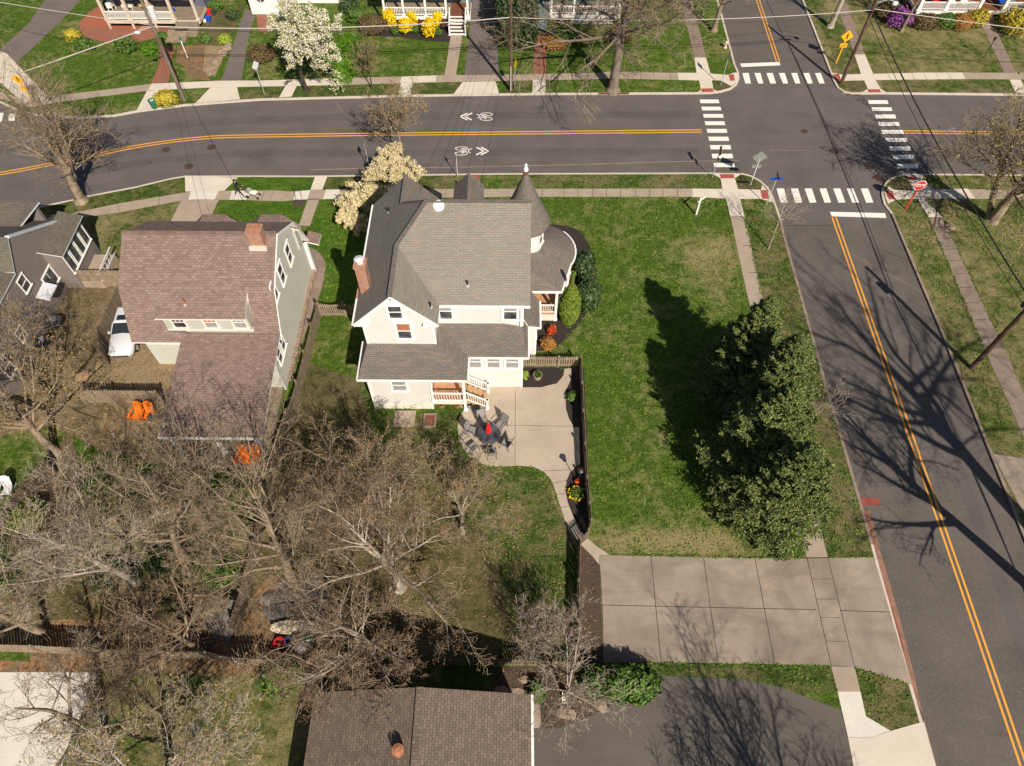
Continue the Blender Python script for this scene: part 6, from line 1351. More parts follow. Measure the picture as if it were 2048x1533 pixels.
# ================================================================ PERSON AND STROLLER
def person():
    x, y, _ = G(478, 396); T = thing('person', 'person in dark clothes walking and pushing a pale stroller on the sidewalk', 'person', (x, y+.15, .02), R(-8))
    bm_v = []; bm_e = []; rad = []; mat = []
    def ch(pts, rs, root=None):
        ids = []
        for p, r_ in zip(pts, rs): bm_v.append(p); rad.append(r_); ids.append(len(bm_v)-1)
        if root is not None: bm_e.append((root, ids[0]))
        for a, b in zip(ids, ids[1:]): bm_e.append((a, b))
        return ids
    # facing +X
    sp = ch([(0, 0, .92), (.03, 0, 1.1), (.07, 0, 1.3), (.1, 0, 1.45), (.13, 0, 1.53), (.15, 0, 1.62), (.155, 0, 1.71)], [.14, .125, .15, .10, .05, .085, .08])
    ch([(.12, -.1, .82), (.36, -.1, .48), (.50, -.1, .09), (.64, -.1, .05)], [.095, .062, .045, .035], sp[0])
    ch([(-.06, .1, .82), (-.16, .1, .48), (-.36, .1, .12), (-.26, .1, .05)], [.095, .062, .045, .035], sp[0])
    for s in (-1, 1):
        a = ch([(.09, s*.18, 1.40), (.22, s*.22, 1.16), (.45, s*.2, 1.05), (.52, s*.19, 1.04)], [.055, .042, .03, .03], sp[3])
        for k in range(4): ch([(.57, s*.19+(k-1.5)*.02, 1.045-.004*k), (.61, s*.19+(k-1.5)*.022, 1.03), (.60, s*.19+(k-1.5)*.022, 1.0)], [.010, .009, .008], a[-1])
        ch([(.53, s*.15, 1.05), (.57, s*.14, 1.03)], [.011, .009], a[-1])
    me = bpy.data.meshes.new('body'); me.from_pydata(bm_v, bm_e, []); o = bpy.data.objects.new('body', me); COL.objects.link(o)
    md = o.modifiers.new('skin', 'SKIN'); me.materials.append(X['skin'])
    for i, r_ in enumerate(rad): me.skin_vertices[0].data[i].radius = (r_, r_*.95)
    me.skin_vertices[0].data[0].use_root = True
    o.modifiers.new('sub', 'SUBSURF').levels = 1; o.modifiers['sub'].render_levels = 2; o.parent = T
    bpy.context.view_layer.update(); ev = o.evaluated_get(bpy.context.evaluated_depsgraph_get()); m2 = bpy.data.meshes.new_from_object(ev)
    m2.materials.clear(); m2.materials.append(X['skin']); m2.materials.append(X['cloth_dk'])
    for p in m2.polygons:
        c = p.center; p.material_index = 1 if (c.z < 1.5 and c.x < .48 and c.z > .0) or c.z < .9 else 0; p.use_smooth = True
    o.modifiers.clear(); o.data = m2
    MB().mat(X['hair']).ball((.13, 0, 1.70), (.10, .095, .11)).ball((.05, 0, 1.62), (.06, .07, .1)).build('hair', T, world=False, smooth=True)
    MB().mat(X['skin']).ball((.235, 0, 1.64), (.02, .014, .02)).mat(X['hair']).ball((.222, .03, 1.67), .008, 6, 4).ball((.222, -.03, 1.67), .008, 6, 4).mat(X['red']).box(.226, .232, -.018, .018, 1.595, 1.602).build('face', T, world=False)
    # stroller
    S_ = thing('stroller', 'pale stroller with grey canopy and white blanket pushed along the sidewalk', 'stroller', (x+1.15, y+.1, .02), R(-8))
    MB().mat(X['offwhite']).ball((.2, 0, .56), (.34, .2, .1)).box(-.15, .42, -.2, .2, .42, .54).build('seat', S_, world=False, smooth=False)
    mb = MB().mat(X['sling']); V = []; n = 9
    for k in range(6):
        b = R(10+k*26)
        for j in range(n): a = PI*j/(n-1); V.append((-.12-.30*math.cos(b)*math.sin(a)*1.0, .23*math.cos(a), .6+.34*math.sin(b)*math.sin(a)))
    mb.mesh(V, [(i*n+j, i*n+j+1, (i+1)*n+j+1, (i+1)*n+j) for i in range(5) for j in range(n-1)]).build('canopy', S_, world=False)
    for s in (-1, 1):
        MB().mat(X['dkgrey']).tube([(-.62, s*.19, 1.0), (-.3, s*.24, .7), (.45, s*.24, .2)], .016, 6).build('frame', S_, world=False); MB().mat(X['dkgrey']).tube([(-.35, s*.24, .15), (.1, s*.24, .5)], .016, 6).build('strut', S_, world=False)
        for xx, r_ in ((-.36, .15), (.5, .11)): MB().mat(X['tyre']).tube([(xx, s*.25-.02, r_), (xx, s*.25+.02, r_)], r_, 14).build('wheel', S_, world=False)
    MB().mat(X['dkgrey']).tube([(-.62, -.19, 1.0), (-.62, .19, 1.0)], .018, 6).build('handle', S_, world=False)
person()
# ================================================================ CLUTTER
def pot(label, base, r=.3, h=.35, mat='terracotta', plant='lf_green', prad=.25, n=200, z=0):
    x, y, _ = G(*base); T = thing('flower_pot', label, 'flower pot', (x, y, z))
    MB().mat(X[mat]).lathe([(0, 0), (r*.75, 0), (r, h), (r*.9, h), (r*.85, h-.05)], n=20).build('pot', T, world=False); MB().mat(X['mulch']).cyl(0, 0, h-.08, h-.05, r*.86, n=16).build('soil', T, world=False)
    rng = np.random.default_rng(abs(int(x*10))); P = rng.normal(0, .4, (n, 3))*prad; P[:, 2] = abs(P[:, 2])+h; V, F = leafquads(P, .08, rng); npmesh('plant', V, F, [X[plant]], T)
pot('round stone planter in the black mulch by the picket fence', (1075, 756), .32, .4, 'conc_old')
pot('terracotta pot, left one under the small back porch', (883, 812), .26, .35, 'terracotta', 'lf_brown', .12, 60)
pot('terracotta pot, right one under the small back porch', (915, 812), .26, .35, 'terracotta', 'lf_brown', .12, 60)
def bucket(name, label, base, mat, r=.25, h=.35, cat='bucket'):
    x, y, _ = G(*base); T = thing(name, label, cat, (x, y, 0)); MB().mat(X[mat]).lathe([(0, 0), (r*.8, 0), (r, h), (r*1.06, h), (r*.92, h-.02), (r*.75, .03)], n=18).build('tub', T, world=False)
    MB().mat(X['dkgrey']).tube([(r*math.cos(a*PI/8), .05, h+r*.6*math.sin(a*PI/8)) for a in range(9)], .012, 5).build('handle', T, world=False)
bucket('tub', 'orange red tub, the upper one beside the cream board', (561, 1288), 'red', .3, .3, 'tub')
bucket('tub', 'orange red tub, the lower one beside the back fence', (554, 1302), 'red', .3, .3, 'tub')
bucket('bucket', 'blue bucket between the red tubs and the grey bins', (580, 1283), 'blue', .2, .32)
for i, (u, v, m_, lb) in enumerate([(597, 1282, 'dkgrey', 'grey bin with lid beside the blue bucket'), (606, 1300, 'metal', 'pale grey bin with lid nearest the back fence'), (620, 1283, 'green_pl', 'small green bin at the end of the row')]):
    x, y, _ = G(u, v); T = thing('trash_bin', lb, 'bin', (x, y, 0)); MB().mat(X[m_]).lathe([(0, 0), (.24, 0), (.3, .6)], n=16).build('body', T, world=False); MB().mat(X[m_]).lathe([(.33, .6), (.33, .65), (.1, .72), (0, .72)], n=16).build('lid', T, world=False)
x, y, _ = G(592, 1256, .5); T = thing('upturned_board', 'long cream curved board lying on trestles above the red tubs', 'board', (x, y, 0), R(-1))
MB().mat(X['creamboard']).mesh([(1.4*s, .38*c_*(1-abs(s)**3*.6), .5+.12*(1-s*s)-.06*abs(c_)) for s in [i/6-1 for i in range(13)] for c_ in (-1, -.5, 0, .5, 1)], [(i*5+j, (i+1)*5+j, (i+1)*5+j+1, i*5+j+1) for i in range(12) for j in range(4)]).build('board', T, world=False)
for s in (-.9, .9): MB().mat(X['wood_grey']).beam((s, -.3, 0), (s, .3, .5), .05, .05, (1, 0, 0)).beam((s, .3, 0), (s, -.3, .5), .05, .05, (1, 0, 0)).build('trestle', T, world=False)
x, y, _ = G(592, 1205); T = thing('tarp', 'grey sagging ground cover under the bare branches', 'cover', (x, y, 0)); rng = np.random.default_rng(4)
N_ = 22; Vt = []; 
for i in range(N_+1):
    for j in range(N_+1):
        a, b = i/N_*2-1, j/N_*2-1; Vt.append((1.9*a*math.sqrt(1-b*b/2), 1.6*b*math.sqrt(1-a*a/2), .25+.08*math.sin(5*a+3*b)+.05*math.sin(9*b)-.15*(a*a+b*b)))
npmesh('cloth', Vt, [(i*(N_+1)+j, (i+1)*(N_+1)+j, (i+1)*(N_+1)+j+1, i*(N_+1)+j+1) for i in range(N_) for j in range(N_)], [X['tarp']], T, smooth=True)
for i, (u, v, w_, d_) in enumerate([(293, 1215, 1.3, 1.5), (286, 1250, 1.1, .7), (390, 1222, 1.6, 1.6), (310, 1272, 1.6, .6), (385, 1272, 2.0, .6)]):
    x, y, _ = G(u, v); T = thing('raised_bed', 'timber raised garden bed with bare brown soil, '+['upper left of the group', 'small one below the upper left', 'large one in the middle right', 'low long one at lower left', 'low long one at lower right'][i], 'garden bed', (x, y, 0), R(2*i-4), 'raised beds by the back fence')
    mb = MB().mat(X['wood_tan']); mb.box(-w_/2, w_/2, -d_/2, -d_/2+.05, 0, .32).box(-w_/2, w_/2, d_/2-.05, d_/2, 0, .32).box(-w_/2, -w_/2+.05, -d_/2+.05, d_/2-.05, 0, .31).box(w_/2-.05, w_/2, -d_/2+.05, d_/2-.05, 0, .31).build('frame', T, world=False)
    MB().mat(X['mulch_b']).box(-w_/2+.05, w_/2-.05, -d_/2+.05, d_/2-.05, 0, .25).build('soil', T, world=False)
x, y, _ = G(445, 1245); tag(MB().mat(X['green_pl']).mesh([(x-1.0, y-.9, .05), (x+.7, y-1.1, .05), (x+1.1, y+.9, .9), (x-.6, y+1.1, .9), (x-1.0, y-.9, .02), (x+.7, y-1.1, .02), (x+1.1, y+.9, .86), (x-.6, y+1.1, .86)], [(0, 1, 2, 3), (7, 6, 5, 4), (0, 4, 5, 1), (1, 5, 6, 2), (2, 6, 7, 3), (3, 7, 4, 0)]).build('shed_panel', None, X['tarp']), 'leaning weathered green grey panel beside the board fence', 'panel')
tag(MB().mat(X['poleg']).tube([G(296, 1283, .2), G(360, 1286, .2), G(428, 1285, .2)], [.1, .11, .1], 8).build('log'), 'long pale log lying along the back fence', 'log')
for i, (u, v, m_, lb) in enumerate([(118, 657, 'dkgrey', 'round black grill with open top beside the dark grey house'), (98, 697, 'black', 'small black grill below the round one')]):
    x, y, _ = G(u, v); T = thing('garden_grill', lb, 'grill', (x, y, 0), R(20*i)); MB().mat(X[m_]).lathe([(0, .35), (.35, .4), (.6, .75), (.62, .8), (.55, .8), (.3, .5), (0, .48)], n=8).build('bowl', T, world=False)
    for k in range(3): a = k*2.1; MB().mat(X['black']).tube([(.3*math.cos(a), .3*math.sin(a), .45), (.5*math.cos(a), .5*math.sin(a), 0)], .025, 6).build('leg', T, world=False)
x, y, _ = G(170, 756); tag(MB().mat(X['wood_tan']).box(x-.6, x+.6, y-.03, y+.4, .05, .1).box(x-.55, x+.5, y-.3, y-.05, .0, .06).box(x-.5, x+.6, y+.05, y+.3, .1, .15).build('plank_stack'), 'short stack of orange tan planks in the brown yard', 'planks')
x, y, _ = G(404, 35, 0)
for i, (u, v, m_, s_, lb) in enumerate([(416, 42, 'blue', (.7, .5, .4), 'blue tub in the clutter beside the blue grey house'), (420, 30, 'red', (.5, .4, .5), 'red box in the clutter beside the blue grey house'), (429, 28, 'dkgrey', (.35, .9, .5), 'long black case leaning in the clutter'), (409, 44, 'offwhite', (.5, .3, .3), 'white bag at the left of the clutter pile')]):
    x, y, _ = G(u, v); mb = MB().mat(X[m_]); mb.mesh([(x+a*s_[0]*k/2, y+b*s_[1]*k/2, z) for z, k in ((0, .85), (s_[2], 1)) for a, b in ((-1, -1), (1, -1), (1, 1), (-1, 1))], [(3, 2, 1, 0), (4, 5, 6, 7), (0, 1, 5, 4), (1, 2, 6, 5), (2, 3, 7, 6), (3, 0, 4, 7)]).box(x-s_[0]*.53, x+s_[0]*.53, y-s_[1]*.53, y+s_[1]*.53, s_[2], s_[2]+.04); tag(mb.build(['storage_tub', 'storage_box', 'carry_case', 'bag'][i]), lb, ['tub', 'box', 'case', 'bag'][i])
x, y, _ = G(1130, 1398); T = thing('garden_trellis', 'small white slatted ladder standing in the rock bed', 'trellis', (x, y, 0)); mb = MB().mat(X['offwhite'])
mb.beam((-.16, -.25, .02), (-.12, .35, .35), .04, .04).beam((.16, -.25, .02), (.12, .35, .35), .04, .04)
for k in range(5): mb.beam((-.15, -.2+.13*k, .06+.07*k), (.15, -.2+.13*k, .06+.07*k), .07, .02)
mb.build('frame', T, world=False)
def rock(label, base, r, seed, mat='stone', flat=.4):
    x, y, _ = G(*base); rng = np.random.default_rng(int(seed*10)); mb = MB().mat(X[mat]).ball((0, 0, 0), (r, r*.7, r*flat), 9, 6)
    k = rng.uniform(.75, 1.2, len(mb.v)); c = math.cos(seed); s = math.sin(seed); mb.v = [(x+(p[0]*c-p[1]*s)*q, y+(p[0]*s+p[1]*c)*q, p[2]*q+r*flat*.3) for p, q in zip(mb.v, k)]
    return tag(mb.build('rock'), label, 'rock')
rock('flat tan rock near the corner of the tan roof', (1048, 1360), .33, 3); rock('long pinkish rock below the white trellis', (1134, 1427), .5, 6.2, flat=.25); rock('brown rock at the edge of the evergreen shrubs', (1200, 1412), .42, 9, flat=.5)
rock('buff flat rock at the corner of the garage wall', (1003, 1387), .5, 6.3, flat=.15); rock('small buff rock at the mulch edge', (1032, 1389), .45, 12.5, flat=.15); rock('long reddish rock under the sapling roots at the lot corner', (1900, 455), .5, 5)
sheet('path', smooth([(1064, 1385), (1078, 1400), (1082, 1430), (1081, 1457), (1064, 1457), (1064, 1385)], 1), .03, 'conc_old', 'curved buff stepping slab beside the tan roof gutter')
# raised stones along upper left garden
rng = random.Random(5)
for i in range(16): rock('tan garden rock, number '+str(i+1)+' along the stony bed edge' if 0 else 'rough tan rock edging the stony garden bed', (456-i*2.6+rng.uniform(-4, 4), 92+i*3.8), .3+rng.random()*.2, i+20.0)['group'] = 'rocks edging the stony garden bed'
# ================================================================ SHRUBS AND BEDS
def B(label, px, rad, mat, n=1500, size=.09, seed=1, cat='bush', name='bush', group=None, **k):
    x, y, _ = G(*px); return bush(name, label, (x, y), rad, mat, n, size, seed, cat, group, **k)
B('tall lime green conical arborvitae beside the round porch', (1137, 640), (.72, .72, 2.5), 'lf_arb', 12000, .1, 2, name='arborvitae', cat='shrub', shape='cone')
B('dark glossy rhododendron right of the arborvitae', (1172, 618), (1.0, 1.1, 1.35), 'lf_dark', 3500, .13, 3, name='shrub', cat='shrub')
B('dark green holly behind the round porch roof edge', (1164, 552), (.85, 1.0, 1.3), 'lf_dark', 3200, .12, 4, name='shrub', cat='shrub')
B('bright red leaved shrub by the porch railing', (1102, 668), (.35, .4, .4), 'lf_red', 420, .09, 5, name='shrub', cat='shrub')
B('orange green shrub below the red one', (1097, 695), (.6, .6, .4), 'lf_orange', 900, .09, 6, name='shrub', cat='shrub')
B('small grey green plant in the narrow mulch bed by the fence', (1143, 797), (.38, .38, .3), 'lf_green', 350, .1, 7, name='plant', cat='plant')
B('lime green plant in the mulch by the kitchen wall', (1050, 754), (.25, .35, .2), 'lf_lime', 160, .1, 8, name='plant', cat='plant')
B('clump of yellow daffodils by the curved walk', (1152, 989), (.42, .45, .25), 'lf_green', 350, .1, 9, name='daffodil_clump', cat='flowers')
x, y, _ = G(1152, 989); rng = np.random.default_rng(3); a = rng.uniform(0, 2*PI, 60); r_ = rng.uniform(.3, .55, 60); V, F = leafquads(np.stack([x+r_*np.cos(a), y+r_*np.sin(a)-.1, rng.uniform(.25, .4, 60)], 1), .09, rng); tag(npmesh('daffodil_flowers', V, F, [X['yellowflower']]), 'yellow daffodil heads around the green clump', 'flowers')
B('red tulips beside the lantern post', (1154, 966), (.15, .2, .22), 'lf_red', 60, .09, 10, name='tulip_clump', cat='flowers')
FY = 'yellow forsythia bushes in front of the white railed porch'
for u, v, r_, h_, lb in [(782, 57, .62, 1.05, 'leftmost tall one below the first porch post'), (812, 66, .7, .8, 'low one in front, second from the left'), (827, 50, .6, .8, 'upper one touching the railing in the middle'), (859, 73, .72, .95, 'largest one standing furthest forward'), (876, 52, .55, .85, 'upper right one near the brown shrub')]:
    B('yellow flowering forsythia, '+lb, (u, v), (r_, r_, h_), 'yellowflower', 1100, .13, int(u), name='forsythia', group=FY, shape='box' if 0 else 'ball')
for u, v, lb in [(791, 69, 'left'), (831, 66, 'middle'), (877, 70, 'right')]: B('small round clipped green shrub, the '+lb+' one among the forsythias', (u, v), (.42, .42, .38), 'lf_green', 500, .08, int(u)+1, name='shrub', cat='shrub')
for u, v, lb in [(799, 45, 'between the left forsythias'), (843, 48, 'between the middle forsythias'), (889, 57, 'beside the brown steps')]: B('dark maroon shrub '+lb, (u, v), (.5, .5, .55), 'lf_maroon', 600, .1, int(u)+2, name='shrub', cat='shrub')
B('big dark evergreen hedge beside the middle utility pole', (1034, 60), (1.9, 3.3, 2.3), 'lf_dark', 9000, .17, 12, name='hedge', cat='hedge', shape='box')
B('brownish bare round bush left of the forsythias', (748, 66), (1.5, 1.5, .85), 'lf_brown', 2600, .09, 13)
B('twiggy brown rounded bush by the asphalt driveway', (527, 122), (1.35, 1.2, .8), 'lf_brown', 2200, .09, 14)
B('yellow green shrub under the left utility pole', (336, 209), (1.1, .9, .65), 'lf_yel', 1500, .1, 15, name='shrub', cat='shrub')
for i, (u, v, r_, m_, lb) in enumerate([(398, 18, .9, 'lf_green', 'yellow green shrub right of the blue grey porch'), (430, 14, .9, 'lf_green', 'leafy shrub above the side clutter'), (470, 30, .8, 'lf_dark', 'dark shrub at the top of the narrow driveway'), (452, 78, .7, 'lf_lime', 'bright green shrub beside the narrow driveway'), (413, 75, .7, 'lf_green', 'green shrub by the garden steps'), (327, 70, .6, 'lf_green', 'green plant at the foot of the porch steps'), (300, 100, .7, 'lf_ivy', 'low green plant beside the brick path'), (149, 72, .9, 'lf_yel', 'yellow daffodils at the left end of the red bed'), (172, 92, 1.0, 'lf_green', 'pale green iris clump below the red bed'), (255, 95, 1.3, 'lf_green', 'green border plants under the curved brick edge'), (717, 35, 1.1, 'lf_green', 'leafy green shrub beside the white cottage'), (700, 15, 1.2, 'lf_dark', 'tall dark green bush at the top edge')]):
    B(lb, (u, v+8), (r_, r_*.8, r_*.6), m_, 800, .12, i+40, name='shrub', cat='shrub')
B('bright green ivy covered bank beside the blossoming tree', (692, 120), (1.6, 4.0, .25), 'lf_ivy', 6000, .1, 16, name='ivy_bank', cat='ivy')
B('dark green ivy below the blossoming tree', (655, 122), (1.0, 1.8, .35), 'lf_ivy', 1800, .12, 17, name='ivy_patch', cat='ivy')
for i, (u, v, rx, ry, h_, m_, lb, sz) in enumerate([(1792, 45, 1.3, 1.3, .9, 'lf_purple', 'purple flowering azalea beside the corner utility pole', .11), (1765, 30, 1.2, 1.2, .8, 'lf_brown', 'brown twiggy shrub behind the purple azalea', .1), (1845, 50, 1.6, 1.0, .7, 'lf_brown', 'brown green shrub row below the corner porch', .1), (1885, 48, 1.4, 1.0, .7, 'lf_green', 'green shrub in the middle of the corner porch row', .1), (1918, 50, 1.2, 1.0, .7, 'lf_orange', 'orange brown shrub in the corner porch row', .1), (1947, 46, 1.1, 1.1, .9, 'lf_yel', 'yellow shrub left of the corner steps', .1), (2020, 60, 1.6, 1.8, 1.2, 'lf_yel', 'big yellow shrub right of the corner steps', .12), (2050, 50, 1.3, 1.6, 1.2, 'lf_green', 'green shrub at the right edge behind the yellow one', .12), (1240, 72, 1.3, 1.1, .6, 'lf_brown', 'reddish brown shrub behind the big street tree trunk', .1), (1130, 75, 1.8, 1.2, .7, 'lf_green', 'green shrub in front of the lattice porch', .1), (1105, 90, 1.3, 1.0, .5, 'lf_orange', 'orange brown shrub beside the teal walkway', .1)]):
    B(lb, (u, v+6), (rx, ry, h_), m_, 1700, sz, i+70, name='shrub', cat='shrub')
B('glossy evergreen shrub at the right end of the rock bed', (1278, 1378), (1.0, .95, .8), 'lf_green', 2600, .12, 90, name='shrub', cat='shrub')
B('glossy evergreen shrub in the middle of the rock bed edge', (1235, 1372), (1.2, 1.0, .8), 'lf_green', 3000, .12, 91, name='shrub', cat='shrub')
B('glossy evergreen shrub nearest the bare dogwood', (1192, 1365), (1.0, .9, .65), 'lf_green', 2000, .12, 92, name='shrub', cat='shrub')
B('small green shrub at the corner of the tan roof', (1076, 1388), (.55, .6, .35), 'lf_green', 600, .1, 93, name='shrub', cat='shrub')
B('leafy green shrub behind the shaded fence', (575, 1362), (1.6, .9, .8), 'lf_green', 2600, .11, 94, name='shrub', cat='shrub')
B('light green leafy shrub beside the slanting board fence', (65, 1045), (1.1, 1.2, .8), 'lf_lime', 1500, .1, 95, name='shrub', cat='shrub')
B('light green shrub at the left edge below the fence', (30, 1110), (1.1, 1.0, .8), 'lf_green', 1300, .1, 96, name='shrub', cat='shrub')
B('dark leafy shrub at the left edge above the back fence', (12, 1185), (.9, .9, .7), 'lf_green', 1200, .1, 97, name='shrub', cat='shrub')
for i, (u, v, r_, lb) in enumerate([(470, 985, 1.5, 'right of the forked trunk'), (350, 1110, 1.4, 'under the left middle branches'), (430, 1140, 1.3, 'below the forked trunk'), (235, 1150, 1.2, 'near the lower left crown'), (215, 960, 1.2, 'beside the worn patio'), (300, 990, 1.3, 'under the pale upright branches')]):
    B('low dark green ground shrubs '+lb, (u, v), (r_*1.2, r_, .3), 'lf_dark' if i % 2 else 'lf_green', 1500, .12, i+110, name='ground_shrub', cat='shrub')
x, y, _ = G(592, 398); T = thing('shepherd_hooks', 'pair of dark garden hooks in a small square flower bed', 'garden hook', (x, y, 0))
for k in (0, .5): MB().mat(X['black']).tube([(k, 0, 0), (k+.02, .1, 1.3), (k+.15, .15, 1.5), (k+.28, .15, 1.35)], .015, 5).build('hook', T, world=False)
sheet('mulch_bed', [(588, 400), (612, 400), (607, 415), (585, 415)], .022, 'mulch_b', 'small square mulch bed beside the front path')
# ================================================================ TREES
def TR(name, label, px, *a, **k): x, y, _ = G(*px); return tree(name, label, (x, y), *a, **k)
sx, sy, _ = G(1505, 590)
for i, (x, y, h_, r_, lb) in enumerate([(14.5, 26.2, 9.2, 2.5, 'topmost, darkest spruce of the row'), (15.5, 23.3, 9.6, 2.6, 'second spruce from the top, full of yellow green tips'), (14.4, 20.0, 9.7, 2.9, 'third spruce from the top, in the middle of the row'), (14.8, 16.8, 9.1, 2.7, 'bottom spruce of the row, nearest the concrete driveway')]):
    spruce(lb, (x, y), h_, r_, 31+i)
TR('vase_tree', 'tall bare vase shaped street tree at the left curve of the road', (163, 402), 12.5, 5.0, 11, 'bark_tan', 'twig', 'bud_gold', .06, .25, r0=.42, fork=.14, limbs=9, lang=.42, lv=(8, 6, 5, 2), trop=.05, lean=(.0, .1), thin=.0065)
TR('sycamore_tree', 'big bare street tree with thick pale trunk beyond the road', (1226, 181), 16, 9.5, 12, 'bark_grey', 'twig', None, r0=.5, fork=.33, limbs=12, lang=1.25, lv=(8, 6, 6), trop=-.015, lean=(-.05, .15), thin=.013)
TR('young_tree', 'small bare street tree with orange buds above the cream blossoms', (808, 322), 7.2, 2.6, 13, 'bark_tan', 'twig', 'bud_gold', .08, .5, r0=.13, fork=.25, limbs=9, lang=.7, lv=(7, 5, 4), thin=.011)
TR('blossoming_pear', 'white blossoming pear tree across the road', (614, 183), 8.2, 4.0, 14, 'bark_dk', 'twig', 'blossom_w', .075, 5, r0=.2, fork=.3, limbs=10, lang=.85, lv=(7, 6, 5), thin=.012, lean=(-.02, -.05))
TR('young_tree', 'thin bare sapling on the verge beyond the road', (744, 178), 5.0, 1.7, 15, 'bark_dk', 'twig', 'bud_gold', .06, .5, r0=.075, fork=.3, limbs=8, lang=.75, lv=(6, 5, 3), thin=.009)
TR('blossoming_dogwood', 'cream blossoming tree at the corner of the white house, upper crown', (785, 408), 4.9, 2.2, 16, 'bark_dk', 'twig', 'blossom_c', .065, 4, r0=.14, fork=.2, limbs=10, lang=1.0, lv=(7, 6, 6), trop=.03, thin=.011)
TR('blossoming_dogwood', 'smaller cream blossoming tree left of the eave, lower crown', (725, 462), 3.4, 1.4, 17, 'bark_dk', 'twig', 'blossom_c', .065, 4, r0=.1, fork=.2, limbs=9, lang=.9, lv=(6, 5, 6), trop=.03, thin=.01)
TR('sapling', 'pale bare sapling near the near left corner of the junction', (1537, 497), 5.8, 1.8, 18, 'bark_pale', 'twig_pale', None, r0=.06, fork=.38, limbs=8, lang=.75, lv=(5, 4, 3), thin=.005)
TR('sapling', 'pale bare sapling between the spruces and the side street', (1612, 866), 5.2, 1.4, 19, 'bark_pale', 'twig_pale', None, r0=.055, fork=.3, limbs=8, lang=.7, lv=(5, 4, 3), thin=.005)
TR('multi_trunk_tree', 'large tree with yellow green buds and several bare trunks at the right edge', (1985, 440), 12.5, 4.8, 20, 'bark_tan', 'twig', 'bud_green', .10, .6, r0=.30, fork=.3, limbs=7, lang=.8, lv=(7, 6, 4), stems=3, thin=.010, trop=.04)
TR('street_tree', 'bare tree trunk beside the far side street, right side', (1660, 54), 10, 3.5, 21, 'bark_pale', 'twig', None, r0=.3, fork=.35, limbs=7, lang=.7, lv=(6, 5, 4))
TR('street_tree', 'bare tree on the far left verge of the side street', (1428, 62), 11, 4.2, 22, 'bark_tan', 'twig', None, r0=.28, fork=.25, limbs=8, lang=.8, lv=(6, 5, 4))
TR('street_tree', 'bare tree leaning beside the purple azalea', (1802, 64), 9, 3.2, 23, 'bark_tan', 'twig', None, r0=.16, fork=.3, limbs=7, lang=.7, lv=(6, 5, 3))
TR('street_tree', 'bare tree at the top of the shaded sidewalk', (1350, 18), 8, 3.2, 24, 'bark_tan', 'twig', 'bud_red', .07, .4, r0=.18, fork=.2, limbs=8, lang=.8, lv=(6, 5, 4))
# back yard woods
TR('backyard_tree', 'large forked bare tree below the deck with orange chairs', (380, 1140), 10.5, 4.0, 31, 'bark_tan', 'twig', 'bud_red', .035, .4, r0=.3, fork=.22, limbs=8, lang=.75, lv=(7, 6, 5, 2), lean=(.05, .15), thin=.0065)
TR('backyard_tree', 'pale bare tree with upright limbs in the lower left yard', (272, 1165), 11.5, 4.6, 32, 'bark_pale', 'twig_pale', 'bud_red', .035, .4, r0=.24, fork=.25, limbs=8, lang=.7, lv=(7, 6, 5, 2), thin=.0065)
TR('backyard_tree', 'wide bare tree with dense reddish twigs in the middle of the back lawn', (800, 1175), 9.5, 6.2, 33, 'bark_pale', 'twig_red', 'bud_red', .04, .7, r0=.3, fork=.18, limbs=11, lang=1.05, lv=(8, 7, 5, 2), trop=.02, thin=.0065)
TR('backyard_tree', 'bare tree with thick brown trunk right of the board fence', (590, 1175), 12.5, 5.2, 34, 'bark_tan', 'twig', 'bud_red', .035, .5, r0=.34, fork=.22, limbs=9, lang=.8, lv=(7, 7, 5, 2), lean=(.12, .1), thin=.0065)
TR('backyard_tree', 'bare many branched tree behind the left wing of the white house', (765, 1010), 8.5, 4.6, 35, 'bark_pale', 'twig', 'bud_gold', .05, .5, r0=.24, fork=.2, limbs=10, lang=.9, lv=(7, 7, 5, 2), thin=.0065)
TR('backyard_tree', 'sparse bare tree just below the deck, its twigs over the rear roof', (436, 1045), 9.5, 3.8, 37, 'bark_tan', 'twig', 'bud_red', .035, .4, r0=.17, fork=.25, limbs=8, lang=.75, lv=(6, 5, 4, 2), thin=.0065, lean=(-.05, .25))
TR('backyard_tree', 'lower bare tree with drooping reddish twigs above the shaded fence', (742, 1300), 8.0, 4.6, 36, 'bark_pale', 'twig_red', 'bud_red', .04, .7, r0=.24, fork=.2, limbs=10, lang=1.0, lv=(8, 6, 5, 2), trop=.0, thin=.0065)
TR('backyard_tree', 'light bare tree beside the curved patio edge', (925, 1065), 6.6, 3.8, 38, 'bark_pale', 'twig', 'bud_gold', .05, .5, r0=.14, fork=.2, limbs=9, lang=1.0, lv=(7, 6, 5, 2), thin=.0065)
TR('budding_tree', 'wide tree with golden buds over the left yard by the white car', (110, 905), 11, 5.2, 39, 'bark_tan', 'twig', 'bud_gold', .055, 1, r0=.3, fork=.2, limbs=10, lang=.9, lv=(7, 6, 5, 2), thin=.0065, lean=(-.05, .12))
TR('budding_tree', 'second golden budding tree at the left edge', (-40, 860), 10, 5.0, 40, 'bark_tan', 'twig', 'bud_gold', .055, 1, r0=.28, fork=.2, limbs=9, lang=.9, lv=(7, 6, 5, 2), thin=.0065)
TR('backyard_tree', 'bare tree over the back fence at the lower left', (95, 1270), 9.0, 4.6, 42, 'bark_tan', 'twig', 'bud_red', .035, .5, r0=.24, fork=.2, limbs=9, lang=.9, lv=(7, 6, 5, 2), thin=.0065)
TR('backyard_tree', 'bare tree above the raised garden beds', (400, 1300), 7.5, 4.2, 43, 'bark_tan', 'twig_red', 'bud_red', .035, .5, r0=.2, fork=.2, limbs=9, lang=.95, lv=(7, 6, 5, 2), thin=.0065)
